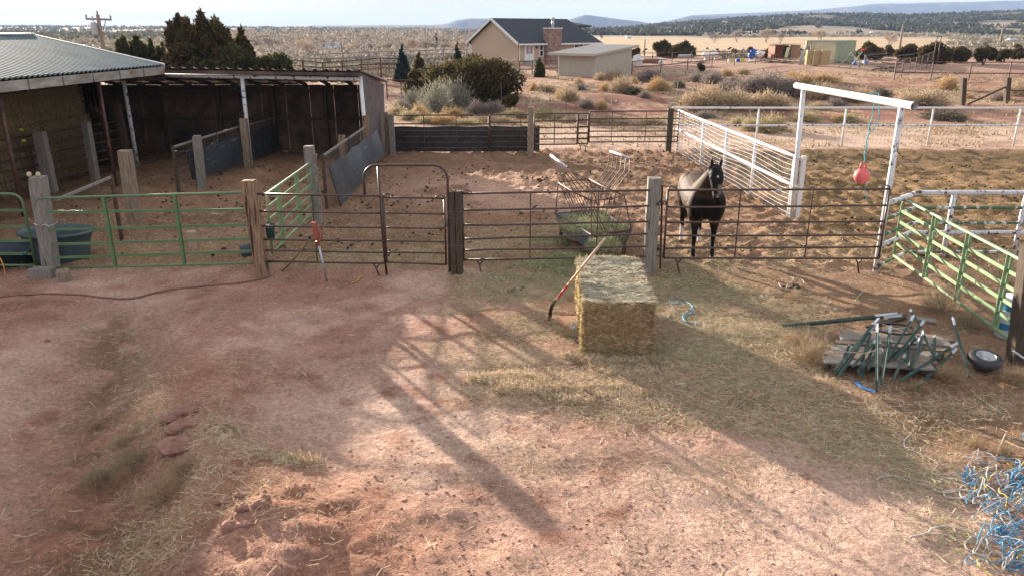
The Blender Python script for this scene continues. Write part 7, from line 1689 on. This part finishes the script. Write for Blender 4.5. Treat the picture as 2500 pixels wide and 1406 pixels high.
cc_=N.new('ShaderNodeVectorMath'); cc_.operation='SCALE'; cc_.inputs[0].default_value=(CLOUD,CLOUD*.99,CLOUD*1.02); cv=N.new('ShaderNodeMapRange'); cv.inputs[1].default_value=.35; cv.inputs[2].default_value=.6; cv.inputs[3].default_value=.84; cv.inputs[4].default_value=1.06; L.new(nz_.outputs['Fac'],cv.inputs[0]); L.new(mth('MULTIPLY',fall.outputs[0],cv.outputs[0]),cc_.inputs['Scale']); L.new(cc_.outputs[0],mx.inputs[7])
L.new(mx.outputs[2],bg.inputs[0]); bg.inputs[1].default_value=SKYS
sd_=bpy.data.lights.new('Sun','SUN'); sd_.energy=SUNE; sd_.angle=math.radians(.6); sd_.color=(1.0,.86,.70)
so=bpy.data.objects.new('Sun',sd_); COL.objects.link(so)
ts=Vector((math.sin(SUN_AZ)*math.cos(SUN_EL),math.cos(SUN_AZ)*math.cos(SUN_EL),math.sin(SUN_EL)))
so.rotation_euler=ts.to_track_quat('Z','Y').to_euler(); so.location=(0,0,30)
if HAZE>0:
    hm_=bpy.data.materials.new('haze'); hm_.use_nodes=True; nt=hm_.node_tree; nt.nodes.remove(nt.nodes['Principled BSDF'])
    pv=nt.nodes.new('ShaderNodeVolumePrincipled'); pv.inputs['Density'].default_value=HAZE; pv.inputs['Color'].default_value=(.42,.60,.95,1); pv.inputs['Anisotropy'].default_value=0.0
    nt.links.new(pv.outputs[0],nt.nodes['Material Output'].inputs['Volume'])
    zl_=float(Z.min())-1.0; zh_=float(Z.max())+3
    x0_,x1_,y0_,y1_=xs[0]-30,xs[-1]+30,ys[0]-30,ys[-1]+30
    o=MB().box(((x0_+x1_)/2,(y0_+y1_)/2,(zl_+zh_)/2),(x1_-x0_,y1_-y0_,zh_-zl_)).build('haze',hm_); tag(o,kind='stuff')
    print('haze box',zl_,zh_)
cam=bpy.data.cameras.new('Camera'); co_=bpy.data.objects.new('Camera',cam); COL.objects.link(co_); cam.sensor_width=36; cam.lens=36*F/2500; cam.clip_start=.1; cam.clip_end=30000
co_.location=(0,0,H0); co_.rotation_euler=(math.radians(90)-PITCH,0,0); SC.camera=co_
SC.view_settings.view_transform='Standard'; SC.view_settings.look='None'; SC.view_settings.exposure=EXPO; SC.view_settings.gamma=1
SC.cycles.max_bounces=6; SC.cycles.diffuse_bounces=3; SC.cycles.transparent_max_bounces=8; SC.cycles.volume_bounces=0
print('objects',len(bpy.data.objects),'time',time.time()-T0)
